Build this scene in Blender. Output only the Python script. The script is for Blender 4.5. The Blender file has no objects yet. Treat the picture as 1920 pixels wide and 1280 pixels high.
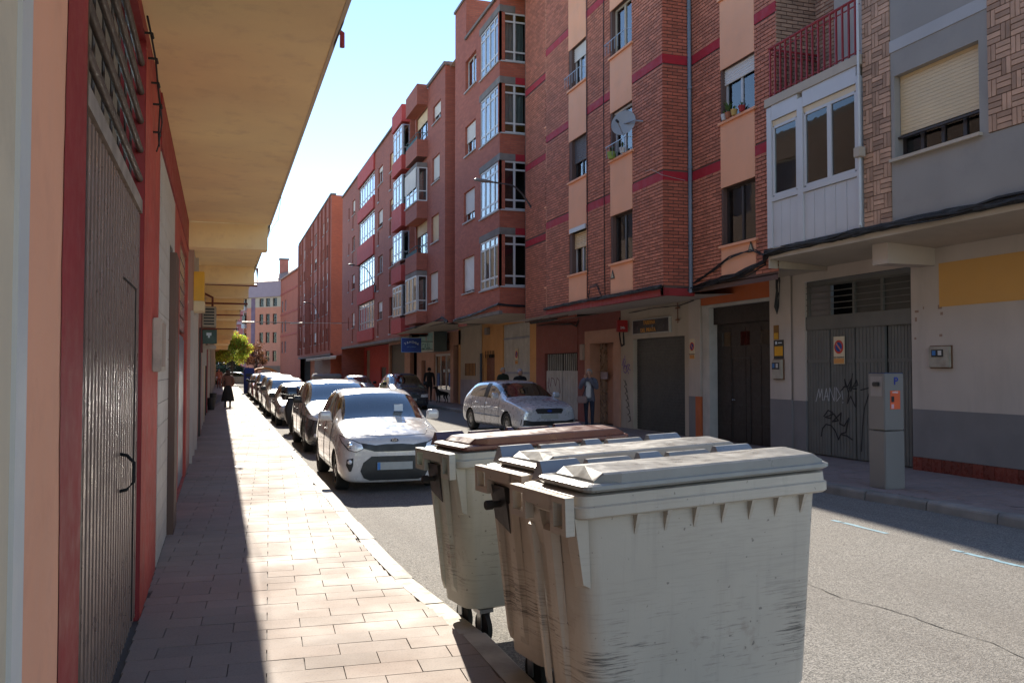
import bpy, bmesh, math, random
from mathutils import Vector, Matrix
from mathutils.bvhtree import BVHTree
random.seed(7)
R = math.radians
S = bpy.context.scene
COL = S.collection

# ---------------------------------------------------------------- camera, world, sun, exposure
cd = bpy.data.cameras.new('camera'); cam = bpy.data.objects.new('camera', cd); COL.objects.link(cam)
cam.location = (0, 0, 1.8)
cam.rotation_euler = (R(90 + 1.82), 0, -math.atan(548 / 1640))
cd.sensor_width = 36; cd.lens = 36 * 1640 / 1920; cd.clip_start = .05; cd.clip_end = 3000
S.camera = cam
w = bpy.data.worlds.new('World'); S.world = w; w.use_nodes = True
SUN_EL = R(30.4); SUN_AZ = R(4.2)
wn = w.node_tree; bg = wn.nodes['Background']
sky = wn.nodes.new('ShaderNodeTexSky'); sky.sky_type = 'NISHITA'; sky.sun_disc = False
sky.sun_elevation = SUN_EL; sky.sun_rotation = SUN_AZ
sky.air_density = .8; sky.dust_density = 0; sky.ozone_density = 1.3
wn.links.new(sky.outputs[0], bg.inputs[0]); bg.inputs[1].default_value = .102
sl = bpy.data.lights.new('sun', 'SUN'); sl.energy = 4.0; sl.angle = R(.5); sl.color = (1, .92, .79)
so = bpy.data.objects.new('sun', sl); COL.objects.link(so)
sd = Vector((math.sin(SUN_AZ) * math.cos(SUN_EL), math.cos(SUN_AZ) * math.cos(SUN_EL), math.sin(SUN_EL)))
so.rotation_euler = sd.to_track_quat('Z', 'Y').to_euler(); so.location = sd * 60
S.view_settings.view_transform = 'Standard'; S.view_settings.look = 'None'
S.view_settings.exposure = 1.55; S.view_settings.gamma = 1

# ---------------------------------------------------------------- materials
MATS = {}
def nd(nt, t, **k):
    n = nt.nodes.new(t)
    for a, b in k.items():
        setattr(n, a, b)
    return n
def pos(nt, s=(1, 1, 1)):
    g = nd(nt, 'ShaderNodeNewGeometry'); m = nd(nt, 'ShaderNodeMapping'); m.inputs['Scale'].default_value = s
    nt.links.new(g.outputs['Position'], m.inputs['Vector']); return m.outputs[0]
def noise(nt, v, sc, det=4, ro=.55):
    n = nd(nt, 'ShaderNodeTexNoise'); n.inputs['Scale'].default_value = sc; n.inputs['Detail'].default_value = det
    n.inputs['Roughness'].default_value = ro; nt.links.new(v, n.inputs['Vector']); return n.outputs[0]
def ramp(nt, v, a, b, ca=0., cb=1.):
    m = nd(nt, 'ShaderNodeMapRange'); nt.links.new(v, m.inputs[0])
    for i, q in enumerate((a, b, ca, cb)): m.inputs[i + 1].default_value = q
    return m.outputs[0]
def mixc(nt, f, a, b, mode='MIX'):
    m = nd(nt, 'ShaderNodeMix', data_type='RGBA', blend_type=mode)
    for s, q in ((0, f), (6, a), (7, b)):
        if isinstance(q, (int, float)): m.inputs[s].default_value = q
        elif isinstance(q, tuple): m.inputs[s].default_value = (*q, 1)
        else: nt.links.new(q, m.inputs[s])
    return m.outputs[2]
def mth(nt, op, a, b=0.):
    m = nd(nt, 'ShaderNodeMath', operation=op)
    for i, q in enumerate((a, b)):
        if isinstance(q, (int, float)): m.inputs[i].default_value = q
        else: nt.links.new(q, m.inputs[i])
    return m.outputs[0]
def base(name):
    m = bpy.data.materials.new(name); m.use_nodes = True
    return m, m.node_tree, m.node_tree.nodes['Principled BSDF']
def bump(nt, p, h, st, dist=.01):
    b = nd(nt, 'ShaderNodeBump'); b.inputs['Strength'].default_value = st; b.inputs['Distance'].default_value = dist
    nt.links.new(h, b.inputs['Height']); nt.links.new(b.outputs[0], p.inputs['Normal'])
def M(name, col, rough=.8, var=.18, scale=1.5, bmp=.25, bscale=60, metal=0., island=0., dirt=0., dcol=(.05, .045, .04), streak=False, spec=.5, coat=0.):
    """plain surface: blotchy colour, fine relief, optional per-piece variation and dirt"""
    if name in MATS: return MATS[name]
    m, nt, p = base(name)
    v = pos(nt)
    n1 = noise(nt, v, scale, 5)
    c = mixc(nt, ramp(nt, n1, .3, .7), tuple(x * (1 - var) for x in col), tuple(min(1, x * (1 + var)) for x in col))
    if dirt:
        n2 = noise(nt, pos(nt, (1, 1, .18) if streak else (1, 1, 1)), 2.2 if streak else 3.1, 8, .65)
        c = mixc(nt, ramp(nt, n2, .52, .75, 0, dirt), c, dcol)
    if island:
        g = nd(nt, 'ShaderNodeNewGeometry'); oi = nd(nt, 'ShaderNodeObjectInfo')
        r = mth(nt, 'FRACT', mth(nt, 'ADD', g.outputs['Random Per Island'], oi.outputs['Random']))
        hs = nd(nt, 'ShaderNodeHueSaturation'); nt.links.new(c, hs.inputs['Color'])
        nt.links.new(ramp(nt, r, 0, 1, 1 - island, 1 + island), hs.inputs['Value'])
        c = hs.outputs[0]
    nt.links.new(c, p.inputs['Base Color'])
    nt.links.new(ramp(nt, noise(nt, v, scale * 4, 4), .3, .7, max(.02, rough - .12), min(1, rough + .12)), p.inputs['Roughness'])
    p.inputs['Metallic'].default_value = metal; p.inputs['Specular IOR Level'].default_value = spec
    if coat: p.inputs['Coat Weight'].default_value = coat; p.inputs['Coat Roughness'].default_value = .04
    if bmp: bump(nt, p, noise(nt, v, bscale, 4, .6), bmp, .004)
    MATS[name] = m; return m
def brickm(name, c1, c2, mortar, bw=.25, bh=.075, ms=.012, rough=.85, bmp=.6):
    if name in MATS: return MATS[name]
    m, nt, p = base(name)
    g = nd(nt, 'ShaderNodeNewGeometry'); s = nd(nt, 'ShaderNodeSeparateXYZ'); nt.links.new(g.outputs['Position'], s.inputs[0])
    cb = nd(nt, 'ShaderNodeCombineXYZ'); nt.links.new(mth(nt, 'ADD', s.outputs[0], s.outputs[1]), cb.inputs[0]); nt.links.new(s.outputs[2], cb.inputs[1])
    b = nd(nt, 'ShaderNodeTexBrick'); nt.links.new(cb.outputs[0], b.inputs['Vector'])
    b.inputs['Scale'].default_value = 1; b.inputs['Brick Width'].default_value = bw; b.inputs['Row Height'].default_value = bh
    b.inputs['Mortar Size'].default_value = ms / 2; b.inputs['Mortar Smooth'].default_value = .2; b.inputs['Bias'].default_value = -.1
    b.inputs['Color1'].default_value = (*c1, 1); b.inputs['Color2'].default_value = (*c2, 1); b.inputs['Mortar'].default_value = (*mortar, 1)
    v = pos(nt)
    c = mixc(nt, ramp(nt, noise(nt, v, .5, 6), .35, .7, 0, .35), b.outputs[0], tuple(x * .6 for x in c1))
    nt.links.new(c, p.inputs['Base Color']); p.inputs['Roughness'].default_value = rough
    inv = mth(nt, 'SUBTRACT', 1., b.outputs['Fac'])
    bump(nt, p, mth(nt, 'ADD', inv, mth(nt, 'MULTIPLY', noise(nt, v, 50), .25)), bmp, .008)
    MATS[name] = m; return m
def emitless_glass(name, tint=(.75, .8, .8), rough=.02, ior=1.5, wav=.02, mul=1.9):
    if name in MATS: return MATS[name]
    m = bpy.data.materials.new(name); m.use_nodes = True; nt = m.node_tree; nt.nodes.clear()
    o = nd(nt, 'ShaderNodeOutputMaterial'); mx = nd(nt, 'ShaderNodeMixShader'); fr = nd(nt, 'ShaderNodeFresnel'); fr.inputs[0].default_value = ior
    t = nd(nt, 'ShaderNodeBsdfTransparent'); t.inputs[0].default_value = (*tint, 1)
    g = nd(nt, 'ShaderNodeBsdfGlossy'); g.inputs[1].default_value = rough
    bp = nd(nt, 'ShaderNodeBump'); bp.inputs['Strength'].default_value = wav; bp.inputs['Distance'].default_value = .05
    nt.links.new(noise(nt, pos(nt), 2.5, 2), bp.inputs['Height']); nt.links.new(bp.outputs[0], g.inputs['Normal'])
    f = mth(nt, 'MINIMUM', mth(nt, 'MULTIPLY', fr.outputs[0], mul), 1.)
    nt.links.new(f, mx.inputs[0]); nt.links.new(t.outputs[0], mx.inputs[1]); nt.links.new(g.outputs[0], mx.inputs[2])
    nt.links.new(mx.outputs[0], o.inputs[0]); MATS[name] = m; return m
def paint(name, col, rough=.28, metal=.35, dirt=.03):
    return M(name, col, rough, .02, 2, 0, 60, metal, 0, min(dirt, .04), (.12, .1, .08), coat=1.)

def asphalt_mat():
    m, nt, p = base('asphalt'); v = pos(nt)
    vo = nd(nt, 'ShaderNodeTexVoronoi'); vo.inputs['Scale'].default_value = 105; nt.links.new(v, vo.inputs['Vector'])
    sep = nd(nt, 'ShaderNodeSeparateColor'); nt.links.new(vo.outputs['Color'], sep.inputs[0])
    c = mixc(nt, ramp(nt, sep.outputs[0], .1, .95), (.10, .096, .09), (.32, .30, .275))
    c = mixc(nt, ramp(nt, noise(nt, v, .35, 5), .3, .7, 0, .5), c, (.17, .15, .13))
    c = mixc(nt, ramp(nt, noise(nt, pos(nt, (1, .12, 1)), 1.2, 5), .5, .75, 0, .4), c, (.12, .105, .095))
    nt.links.new(c, p.inputs['Base Color']); p.inputs['Roughness'].default_value = .9; p.inputs['Specular IOR Level'].default_value = .2
    bump(nt, p, mth(nt, 'ADD', vo.outputs['Distance'], noise(nt, v, 140, 3)), .55, .006)
    return m
def paver_mat(name, col, rough, jx=None):
    m, nt, p = base(name); v = pos(nt)
    g = nd(nt, 'ShaderNodeNewGeometry'); oi = nd(nt, 'ShaderNodeObjectInfo')
    r = mth(nt, 'FRACT', mth(nt, 'ADD', g.outputs['Random Per Island'], oi.outputs['Random']))
    c = mixc(nt, r, tuple(x * .93 for x in col), (min(1, col[0] * 1.08), col[1] * 1.03, col[2] * 1.01))
    c = mixc(nt, ramp(nt, noise(nt, v, 1.3, 6, .6), .42, .72, 0, .4), c, (.19, .155, .14))
    c = mixc(nt, ramp(nt, noise(nt, v, 90, 3), .5, .75, 0, .35), c, (.1, .085, .08))
    sp = noise(nt, v, 3.7, 2, .4)
    c = mixc(nt, ramp(nt, sp, .73, .76, 0, .5), c, (.04, .035, .03))
    nt.links.new(c, p.inputs['Base Color'])
    nt.links.new(ramp(nt, noise(nt, v, 1.1, 5), .3, .7, rough - .12, rough + .15), p.inputs['Roughness'])
    p.inputs['Specular IOR Level'].default_value = .1
    bump(nt, p, mth(nt, 'ADD', noise(nt, v, 110, 3), mth(nt, 'MULTIPLY', noise(nt, v, 9, 3), 2.)), .35, .003)
    return m
def plastic_bin_mat(name, col):
    m, nt, p = base(name); v = pos(nt)
    c = mixc(nt, ramp(nt, noise(nt, v, 1.2, 5), .3, .7), tuple(x * .86 for x in col), tuple(x * 1.08 for x in col))
    s = nd(nt, 'ShaderNodeSeparateXYZ'); g = nd(nt, 'ShaderNodeNewGeometry'); nt.links.new(g.outputs['Position'], s.inputs[0])
    # scuffs: horizontal dark scratches in a band at bumper height, drips above
    sc = mth(nt, 'MULTIPLY', noise(nt, pos(nt, (1.2, 1.2, 26)), 4.0, 9, .75), ramp(nt, noise(nt, v, 2.7, 3), .35, .62, .8, 1.15))
    band = mth(nt, 'MULTIPLY', ramp(nt, s.outputs[2], .32, .5), ramp(nt, s.outputs[2], .82, .58))
    c = mixc(nt, mth(nt, 'MULTIPLY', ramp(nt, sc, .54, .66), mth(nt, 'ADD', mth(nt, 'MULTIPLY', band, .75), .1)), c, (.055, .045, .04))
    rs = noise(nt, v, 4.5, 6, .7)
    c = mixc(nt, mth(nt, 'MULTIPLY', ramp(nt, rs, .56, .72), mth(nt, 'ADD', mth(nt, 'MULTIPLY', band, .45), .05)), c, (.15, .08, .045))
    dr = noise(nt, pos(nt, (14, 14, .8)), 1.6, 6, .6)
    c = mixc(nt, ramp(nt, dr, .55, .8, 0, .3), c, tuple(x * .5 for x in col))
    dots = noise(nt, v, 38, 2, .4)
    c = mixc(nt, ramp(nt, dots, .72, .76, 0, .6), c, (.05, .04, .035))
    nt.links.new(c, p.inputs['Base Color']); p.inputs['Specular IOR Level'].default_value = .4
    nt.links.new(ramp(nt, noise(nt, v, 5, 4), .3, .7, .38, .6), p.inputs['Roughness'])
    bump(nt, p, mth(nt, 'ADD', noise(nt, v, 160, 3), mth(nt, 'MULTIPLY', noise(nt, v, 2.2, 2), 8)), .12, .004)
    return m

asph = asphalt_mat()
pav = paver_mat('sidewalk_paver', (.30, .25, .218), .7)
pavr = paver_mat('far_sidewalk_paver', (.27, .22, .21), .7)
joint = M('paver_joint', (.10, .085, .075), .9)
kerbm = M('kerb_stone', (.35, .32, .275), .75, .25, 3, .5, 45, island=.15, dirt=.4)
kerbd = M('kerb_granite_dark', (.2, .185, .17), .8, .25, 3, .5, 45, island=.15, dirt=.3)
cream = M('cream_render', (.60, .47, .33), .85, .08, 1.2, .3, 50, dirt=.25, dcol=(.25, .2, .16))
soffit = M('tan_soffit', (.95, .67, .36), .85, .13, .7, .5, 14, dirt=.5, dcol=(.62, .4, .24))
salmon = M('salmon_render', (.80, .36, .21), .85, .06, 1.5, .35, 55, dirt=.2, dcol=(.4, .17, .12))
darkred = M('dark_red_paint', (.29, .02, .022), .6, .1, 2, .25, 45, dirt=.2, dcol=(.33, .09, .08))
rust = M('worn_red_paint', (.44, .06, .04), .65, .2, 3, .3, 50, dirt=.4, dcol=(.42, .2, .15))
stripgrey = M('pale_grey_metal', (.56, .53, .49), .5, .05)
doorrib = M('brown_grey_metal', (.27, .185, .15), .34, .06, 2, 0, 30, metal=.35)
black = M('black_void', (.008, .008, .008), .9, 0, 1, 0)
blackp = M('black_plastic', (.02, .02, .021), .45, .1, 3, .1, 80)
rubber = M('rubber', (.018, .018, .018), .8, .1, 3, .2, 60)
cable = M('black_cable', (.014, .014, .015), .6, .1, 3, 0)
greyr = M('grey_render', (.31, .285, .26), .9, .07, 1.5, .35, 60, dirt=.2, dcol=(.18, .17, .17))
greyl = M('light_grey_strip', (.42, .41, .41), .85, .06)
whitew = M('whitish_wall', (.50, .43, .375), .85, .07, 1.5, .3, 50, dirt=.3, dcol=(.26, .22, .2), streak=True)
creamw = M('dirty_cream_wall', (.47, .40, .32), .85, .08, 1.5, .3, 50, dirt=.35, dcol=(.25, .2, .16), streak=True)
dgrey = M('grey_dado_paint', (.19, .178, .178), .75, .08, 2, .25, 50, dirt=.2, dcol=(.3, .28, .27))
ochre = M('ochre_panel', (.62, .34, .10), .8, .05, 1.5, .25, 50)
orangep = M('orange_paint', (.50, .12, .035), .7, .08)
redtile = M('red_glazed_tile', (.16, .03, .02), .3, .15, 3, .1, 30, island=.25)
pink = M('pink_render_panel', (.84, .40, .23), .85, .06, 1.2, .25, 55, dirt=.15, dcol=(.5, .25, .17))
redband = M('crimson_band_paint', (.38, .014, .025), .75, .1, 1.5, .2, 50)
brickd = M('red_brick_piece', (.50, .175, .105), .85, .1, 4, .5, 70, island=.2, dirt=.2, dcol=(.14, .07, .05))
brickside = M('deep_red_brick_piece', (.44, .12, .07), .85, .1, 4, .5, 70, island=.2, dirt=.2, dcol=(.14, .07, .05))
mortar = M('mortar', (.13, .075, .06), .95, .1)  # colour darkened to carry the shadow inside the brick joints
btan = M('tan_brick_piece', (.46, .28, .19), .85, .15, 4, .5, 70, island=.3, dirt=.2, dcol=(.2, .11, .08))
mortard = M('dark_mortar', (.10, .07, .055), .95, .1)
brickB = brickm('red_brick_wall', (.47, .125, .072), (.35, .085, .05), (.22, .11, .08))
brickA = brickm('brown_red_brick_wall', (.43, .125, .08), (.33, .095, .065), (.22, .11, .085))
brickO = brickm('orange_red_brick_wall', (.58, .14, .065), (.48, .11, .055), (.33, .13, .09))
brickL = brickm('left_brick_wall', (.6, .42, .3), (.52, .34, .24), (.5, .42, .35))
redpanel = M('red_render_panel', (.46, .06, .05), .8, .08, 1.5, .25, 50)
concr = M('grey_concrete_band', (.19, .165, .15), .9, .2, 2, .4, 40, dirt=.3)
whitef = M('white_aluminium', (.54, .53, .53), .4, .05, 2, 0)
greyf = M('grey_aluminium', (.33, .33, .37), .35, .05, 2, 0, metal=.4)
darkf = M('dark_brown_frame', (.035, .025, .022), .4, .1, 2, 0)
woodf = M('varnished_wood', (.36, .15, .03), .45, .2, 3, 0)
shutw = M('white_shutter', (.66, .64, .62), .5, .05, 2, 0)
shutc = M('cream_shutter', (.66, .50, .30), .5, .06, 2, 0, dirt=.2, dcol=(.45, .32, .2))
shutg = M('grey_shutter', (.12, .12, .13), .5, .05, 2, 0)
curt = M('curtain_cloth', (.52, .47, .47), .9, .1, 3, .1, 40)
dkroom = M('dark_room', (.035, .03, .028), .9)
glassm = emitless_glass('window_glass', (.72, .78, .78))
carglass = emitless_glass('car_glass', (.55, .68, .70), .015, 1.55, .01, 3.2)
gdoor = M('grey_green_metal_door', (.125, .125, .115), .5, .12, 3, .15, 40, dirt=.35, dcol=(.08, .085, .085), streak=True)
bdoor = M('dark_brown_door', (.018, .011, .009), .45, .15, 3, .1, 40)
gshut = M('dark_grey_roller_shutter', (.06, .06, .055), .45, .12, 3, .1, 40, dirt=.4, dcol=(.04, .04, .04), streak=True)
wmetal = M('worn_white_metal', (.47, .45, .42), .6, .12, 3, .2, 30, dirt=.45, dcol=(.24, .2, .18), streak=True)
stone = M('pink_portal_stone', (.48, .25, .17), .6, .1, 3, .2, 40)
plum = M('plum_render', (.27, .085, .07), .8, .08, 1.5, .25, 50, dirt=.2)
ochw = M('orange_ochre_wall', (.62, .32, .12), .8, .08, 1.5, .25, 50, dirt=.2, dcol=(.3, .15, .06))
metalg = M('galvanised_metal', (.33, .34, .36), .35, .1, 4, .05, 30, metal=.7)
bluesign = M('blue_sign_paint', (.01, .045, .28), .4, .05)
whitetxt = M('white_lettering', (.6, .68, .75), .6, .05, 2, 0)

# ---------------------------------------------------------------- geometry helpers
ORG = {}
def org(o):
    while o is not None:
        if o.name in ORG: return ORG[o.name]
        o = o.parent
    return Vector((0, 0, 0))
def tag(o, label=None, cat=None, group=None, kind=None):
    if label: o['label'] = label
    if cat: o['category'] = cat
    if group: o['group'] = group
    if kind: o['kind'] = kind
    return o
def thing(name, loc, label, cat, group=None, rz=0.):
    o = bpy.data.objects.new(name, None); COL.objects.link(o); o.location = loc; o.rotation_euler.z = rz
    o.empty_display_size = .2
    ORG[o.name] = Vector(loc) if not rz else Vector((0, 0, 0))
    return tag(o, label, cat, group)
class Fr:
    """a facade frame: u along the wall, d into the wall, z up"""
    def __init__(s, o, u, n): s.o = Vector((o[0], o[1], 0)); s.u = Vector((u[0], u[1], 0)).normalized(); s.n = Vector((n[0], n[1], 0)).normalized()
    def p(s, u, d, z): return s.o + s.u * u + s.n * d + Vector((0, 0, z))
    def rot(s): return math.atan2(s.u.y, s.u.x)
def FX(c): return Fr((c, 0), (0, 1), (1, 0))       # right side of the street, looking at us with -X
def FL(c): return Fr((c, 0), (0, 1), (-1, 0))      # left side
def FY(c): return Fr((0, c), (1, 0), (0, 1))       # faces the camera
FW = Fr((0, 0), (1, 0), (0, 1))                    # world: u=x d=y
class MB:
    def __init__(s): s.v = []; s.f = []
    def add(s, vs, fs):
        n = len(s.v); s.v += [Vector(v) for v in vs]; s.f += [tuple(i + n for i in f) for f in fs]; return s
    def box(s, fr, u0, u1, d0, d1, z0, z1, faces='bflrtu'):
        vs = [fr.p(u, d, z) for z in (z0, z1) for d in (d0, d1) for u in (u0, u1)]
        return s.add(vs, [(0, 2, 3, 1), (4, 5, 7, 6), (0, 1, 5, 4), (2, 6, 7, 3), (0, 4, 6, 2), (1, 3, 7, 5)])
    def quad(s, *p): return s.add(p, [tuple(range(len(p)))])
    def tube(s, pts, r, n=6, cap=True):
        pts = [Vector(p) for p in pts]; k = len(pts); vs = []; fs = []; up = Vector((0, 0, 1))
        for i, p in enumerate(pts):
            t = (pts[min(i + 1, k - 1)] - pts[max(i - 1, 0)]).normalized()
            a = t.cross(up if abs(t.z) < .95 else Vector((1, 0, 0))).normalized(); b = t.cross(a)
            rr = r[i] if isinstance(r, (list, tuple)) else r
            for j in range(n):
                q = 2 * math.pi * j / n; vs.append(p + (a * math.cos(q) + b * math.sin(q)) * rr)
        for i in range(k - 1):
            for j in range(n):
                fs.append((i * n + j, i * n + (j + 1) % n, (i + 1) * n + (j + 1) % n, (i + 1) * n + j))
        if cap: fs += [tuple(range(n - 1, -1, -1)), tuple(range((k - 1) * n, k * n))]
        return s.add(vs, fs)
    def lathe(s, c, ax, prof, n=20):
        """prof: list of (radius, offset along ax)"""
        ax = Vector(ax).normalized(); a = ax.cross(Vector((0, 0, 1)) if abs(ax.z) < .9 else Vector((1, 0, 0))).normalized(); b = ax.cross(a); c = Vector(c)
        vs = []; fs = []; k = len(prof)
        for r, h in prof:
            for j in range(n):
                q = 2 * math.pi * j / n; vs.append(c + ax * h + (a * math.cos(q) + b * math.sin(q)) * r)
        for i in range(k - 1):
            for j in range(n): fs.append((i * n + j, i * n + (j + 1) % n, (i + 1) * n + (j + 1) % n, (i + 1) * n + j))
        if prof[0][0] > 1e-4: fs.append(tuple(range(n - 1, -1, -1)))
        if prof[-1][0] > 1e-4: fs.append(tuple(range((k - 1) * n, k * n)))
        return s.add(vs, fs)
    def prism(s, poly, fr, d0, d1):
        """poly in (u,z), extruded through depth"""
        n = len(poly)
        s.add([fr.p(u, d0, z) for u, z in poly] + [fr.p(u, d1, z) for u, z in poly],
              [tuple(range(n)), tuple(range(2 * n - 1, n - 1, -1))] + [(i, i + n, (i + 1) % n + n, (i + 1) % n) for i in range(n)])
        return s
    def strip(s, pts, wd, fr, d):
        """a painted stroke: flat ribbon with a little body"""
        for (u0, z0), (u1, z1) in zip(pts, pts[1:]):
            L = math.hypot(u1 - u0, z1 - z0) or 1; nu, nz = -(z1 - z0) / L * wd / 2, (u1 - u0) / L * wd / 2; eu, ez = (u1 - u0) / L * wd * .3, (z1 - z0) / L * wd * .3
            s.prism([(u0 - eu + nu, z0 - ez + nz), (u1 + eu + nu, z1 + ez + nz), (u1 + eu - nu, z1 + ez - nz), (u0 - eu - nu, z0 - ez - nz)], fr, d - .004, d)
            d -= .0004
        return s
    def build(s, name, mat, parent=None, smooth=False, local=False, bevel=0, recalc=True, auto=None):
        me = bpy.data.meshes.new(name); o = bpy.data.objects.new(name, me); COL.objects.link(o)
        vs = s.v
        if parent is not None:
            o.parent = parent
            if not local: g = org(parent); vs = [v - g for v in vs]
        else:
            if not local and vs:
                g = Vector(((min(v.x for v in vs) + max(v.x for v in vs)) / 2, (min(v.y for v in vs) + max(v.y for v in vs)) / 2, min(v.z for v in vs)))
                vs = [v - g for v in vs]; o.location = g; ORG[o.name] = g
        me.from_pydata([tuple(v) for v in vs], [], s.f)
        if mat: me.materials.append(mat)
        if recalc and len(s.f) < 20000:
            bm = bmesh.new(); bm.from_mesh(me); bmesh.ops.recalc_face_normals(bm, faces=bm.faces)
            if bevel: bmesh.ops.bevel(bm, geom=bm.edges[:] , offset=bevel, segments=2, affect='EDGES', clamp_overlap=True)
            bm.to_mesh(me); bm.free()
        if smooth:
            for p in me.polygons: p.use_smooth = True
            if auto:
                me.set_sharp_from_angle(angle=R(auto))
        return o
BM = {}
def piece(name, mat, parent, fr, u0, u1, d0, d1, z0, z1, tilt=0.):
    """one small piece: box mesh shared between pieces of the same size"""
    k = (round(u1 - u0, 3), round(d1 - d0, 3), round(z1 - z0, 3), mat.name)
    if k not in BM:
        a, b, c = k[0] / 2, k[1] / 2, k[2] / 2
        me = bpy.data.meshes.new(name)
        me.from_pydata([(x, y, z) for z in (-c, c) for y in (-b, b) for x in (-a, a)], [], [(0, 2, 3, 1), (4, 5, 7, 6), (0, 1, 5, 4), (2, 6, 7, 3), (0, 4, 6, 2), (1, 3, 7, 5)])
        me.materials.append(mat); BM[k] = me
    o = bpy.data.objects.new(name, BM[k]); COL.objects.link(o)
    if parent is not None: o.parent = parent
    o.location = fr.p((u0 + u1) / 2, (d0 + d1) / 2, (z0 + z1) / 2) - (org(parent) if parent is not None else Vector((0, 0, 0)))
    o.rotation_euler = (0, tilt, fr.rot())
    return o
def box(name, mat, parent, fr, *a, bevel=0): return MB().box(fr, *a).build(name, mat, parent, bevel=bevel)

def wall(name, mat, parent, fr, u0, u1, z0, z1, openings=(), th=.22, back=True, reveal=None):
    """wall sheet with real openings and reveals"""
    us = sorted({u0, u1, *[min(max(q, u0), u1) for o in openings for q in o[:2]]})
    zs = sorted({z0, z1, *[min(max(q, z0), z1) for o in openings for q in o[2:4]]})
    m = MB(); rv = MB()
    inop = lambda u, z: any(o[0] < u < o[1] and o[2] < z < o[3] for o in openings)
    for a, b in zip(us, us[1:]):
        for c, d in zip(zs, zs[1:]):
            if not inop((a + b) / 2, (c + d) / 2): m.quad(fr.p(a, 0, c), fr.p(b, 0, c), fr.p(b, 0, d), fr.p(a, 0, d))
    tg = rv if reveal else m
    for a, b, c, d in [o[:4] for o in openings]:
        tg.quad(fr.p(a, 0, c), fr.p(a, th, c), fr.p(a, th, d), fr.p(a, 0, d)); tg.quad(fr.p(b, 0, c), fr.p(b, th, c), fr.p(b, th, d), fr.p(b, 0, d))
        tg.quad(fr.p(a, 0, c), fr.p(b, 0, c), fr.p(b, th, c), fr.p(a, th, c)); tg.quad(fr.p(a, 0, d), fr.p(b, 0, d), fr.p(b, th, d), fr.p(a, th, d))
    o = m.build(name, mat, parent, recalc=False)
    if reveal: rv.build('reveal', reveal, parent, recalc=False)
    return o
def body(parent, fr, u0, u1, d0, d1, z0, z1, mat=dkroom, name='inner_rooms'):
    return box(name, mat, parent, fr, u0, u1, d0, d1, z0, z1)

def window(parent, fr, u0, u1, z0, z1, d=.12, fm=None, cols=2, rows=(), ft=.05, fd=.05, shut=0., shm=None, cur=0., sill=None, sillout=.06, silld=.05, slats=False, label=None, curm=None, shbox=0.):
    """frame mesh with panes, optional shutter, curtain and sill as its pieces"""
    fm = fm or whitef; m = MB()
    m.box(fr, u0, u0 + ft, d, d + fd, z0, z1).box(fr, u1 - ft, u1, d, d + fd, z0, z1).box(fr, u0 + ft, u1 - ft, d, d + fd, z0, z0 + ft).box(fr, u0 + ft, u1 - ft, d, d + fd, z1 - ft, z1)
    cw = (u1 - u0) / cols; us = [u0 + cw * i for i in range(cols + 1)]; zs = [z0] + [z0 + (z1 - z0) * r for r in rows] + [z1]
    for q in us[1:-1]: m.box(fr, q - ft * .6, q + ft * .6, d - .006, d + fd - .006, z0 + ft, z1 - ft)
    for q in zs[1:-1]: m.box(fr, u0 + ft, u1 - ft, d + .004, d + fd - .012, q - ft * .5, q + ft * .5)
    o = m.build('window', fm, parent, recalc=False)
    if label: o['label'] = label
    for a, b in zip(us, us[1:]):
        for c, e in zip(zs, zs[1:]):
            piece('pane', glassm, o, fr, a + ft * .6, b - ft * .6, d + .02, d + .028, c + ft * .5, e - ft * .5)
    shm = shm or shutw
    if shut > 0:
        zt = z1 - .002; zb = z1 - (z1 - z0) * shut
        if slats:
            z = zt
            while z - .052 > zb: piece('shutter_slat', shm, o, fr, u0 + .012, u1 - .012, d - .05, d - .038, z - .05, z); z -= .0535
        else:
            sm = MB(); z = zt; st = .055 if z1 - z0 > .5 else .04
            pr = []
            while z - st > zb:
                a, b = u0 + .004, u1 - .004
                sm.quad(fr.p(a, d - .03, z), fr.p(b, d - .03, z), fr.p(b, d - .045, z - st * .5), fr.p(a, d - .045, z - st * .5))
                sm.quad(fr.p(a, d - .045, z - st * .5), fr.p(b, d - .045, z - st * .5), fr.p(b, d - .03, z - st), fr.p(a, d - .03, z - st)); z -= st
            if sm.f: sm.build('shutter', shm, o, recalc=False)
    if cur > 0:
        cm = MB(); n = max(8, int((u1 - u0) / .05)); zt = z1 - ft
        for i in range(n):
            a = u0 + (u1 - u0) * cur * i / n; b = u0 + (u1 - u0) * cur * (i + 1) / n
            da = d + .16 + .02 * math.sin(i * 1.9); db = d + .16 + .02 * math.sin((i + 1) * 1.9)
            cm.quad(fr.p(a, da, z0), fr.p(b, db, z0), fr.p(b, db, zt), fr.p(a, da, zt))
        cm.build('curtain', curm or curt, o, recalc=False)
    if sill is not None: box('sill', sill, o, fr, u0 - .05, u1 + .05, -sillout, d + .01, z0 - silld, z0 - .002)
    return o
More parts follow.
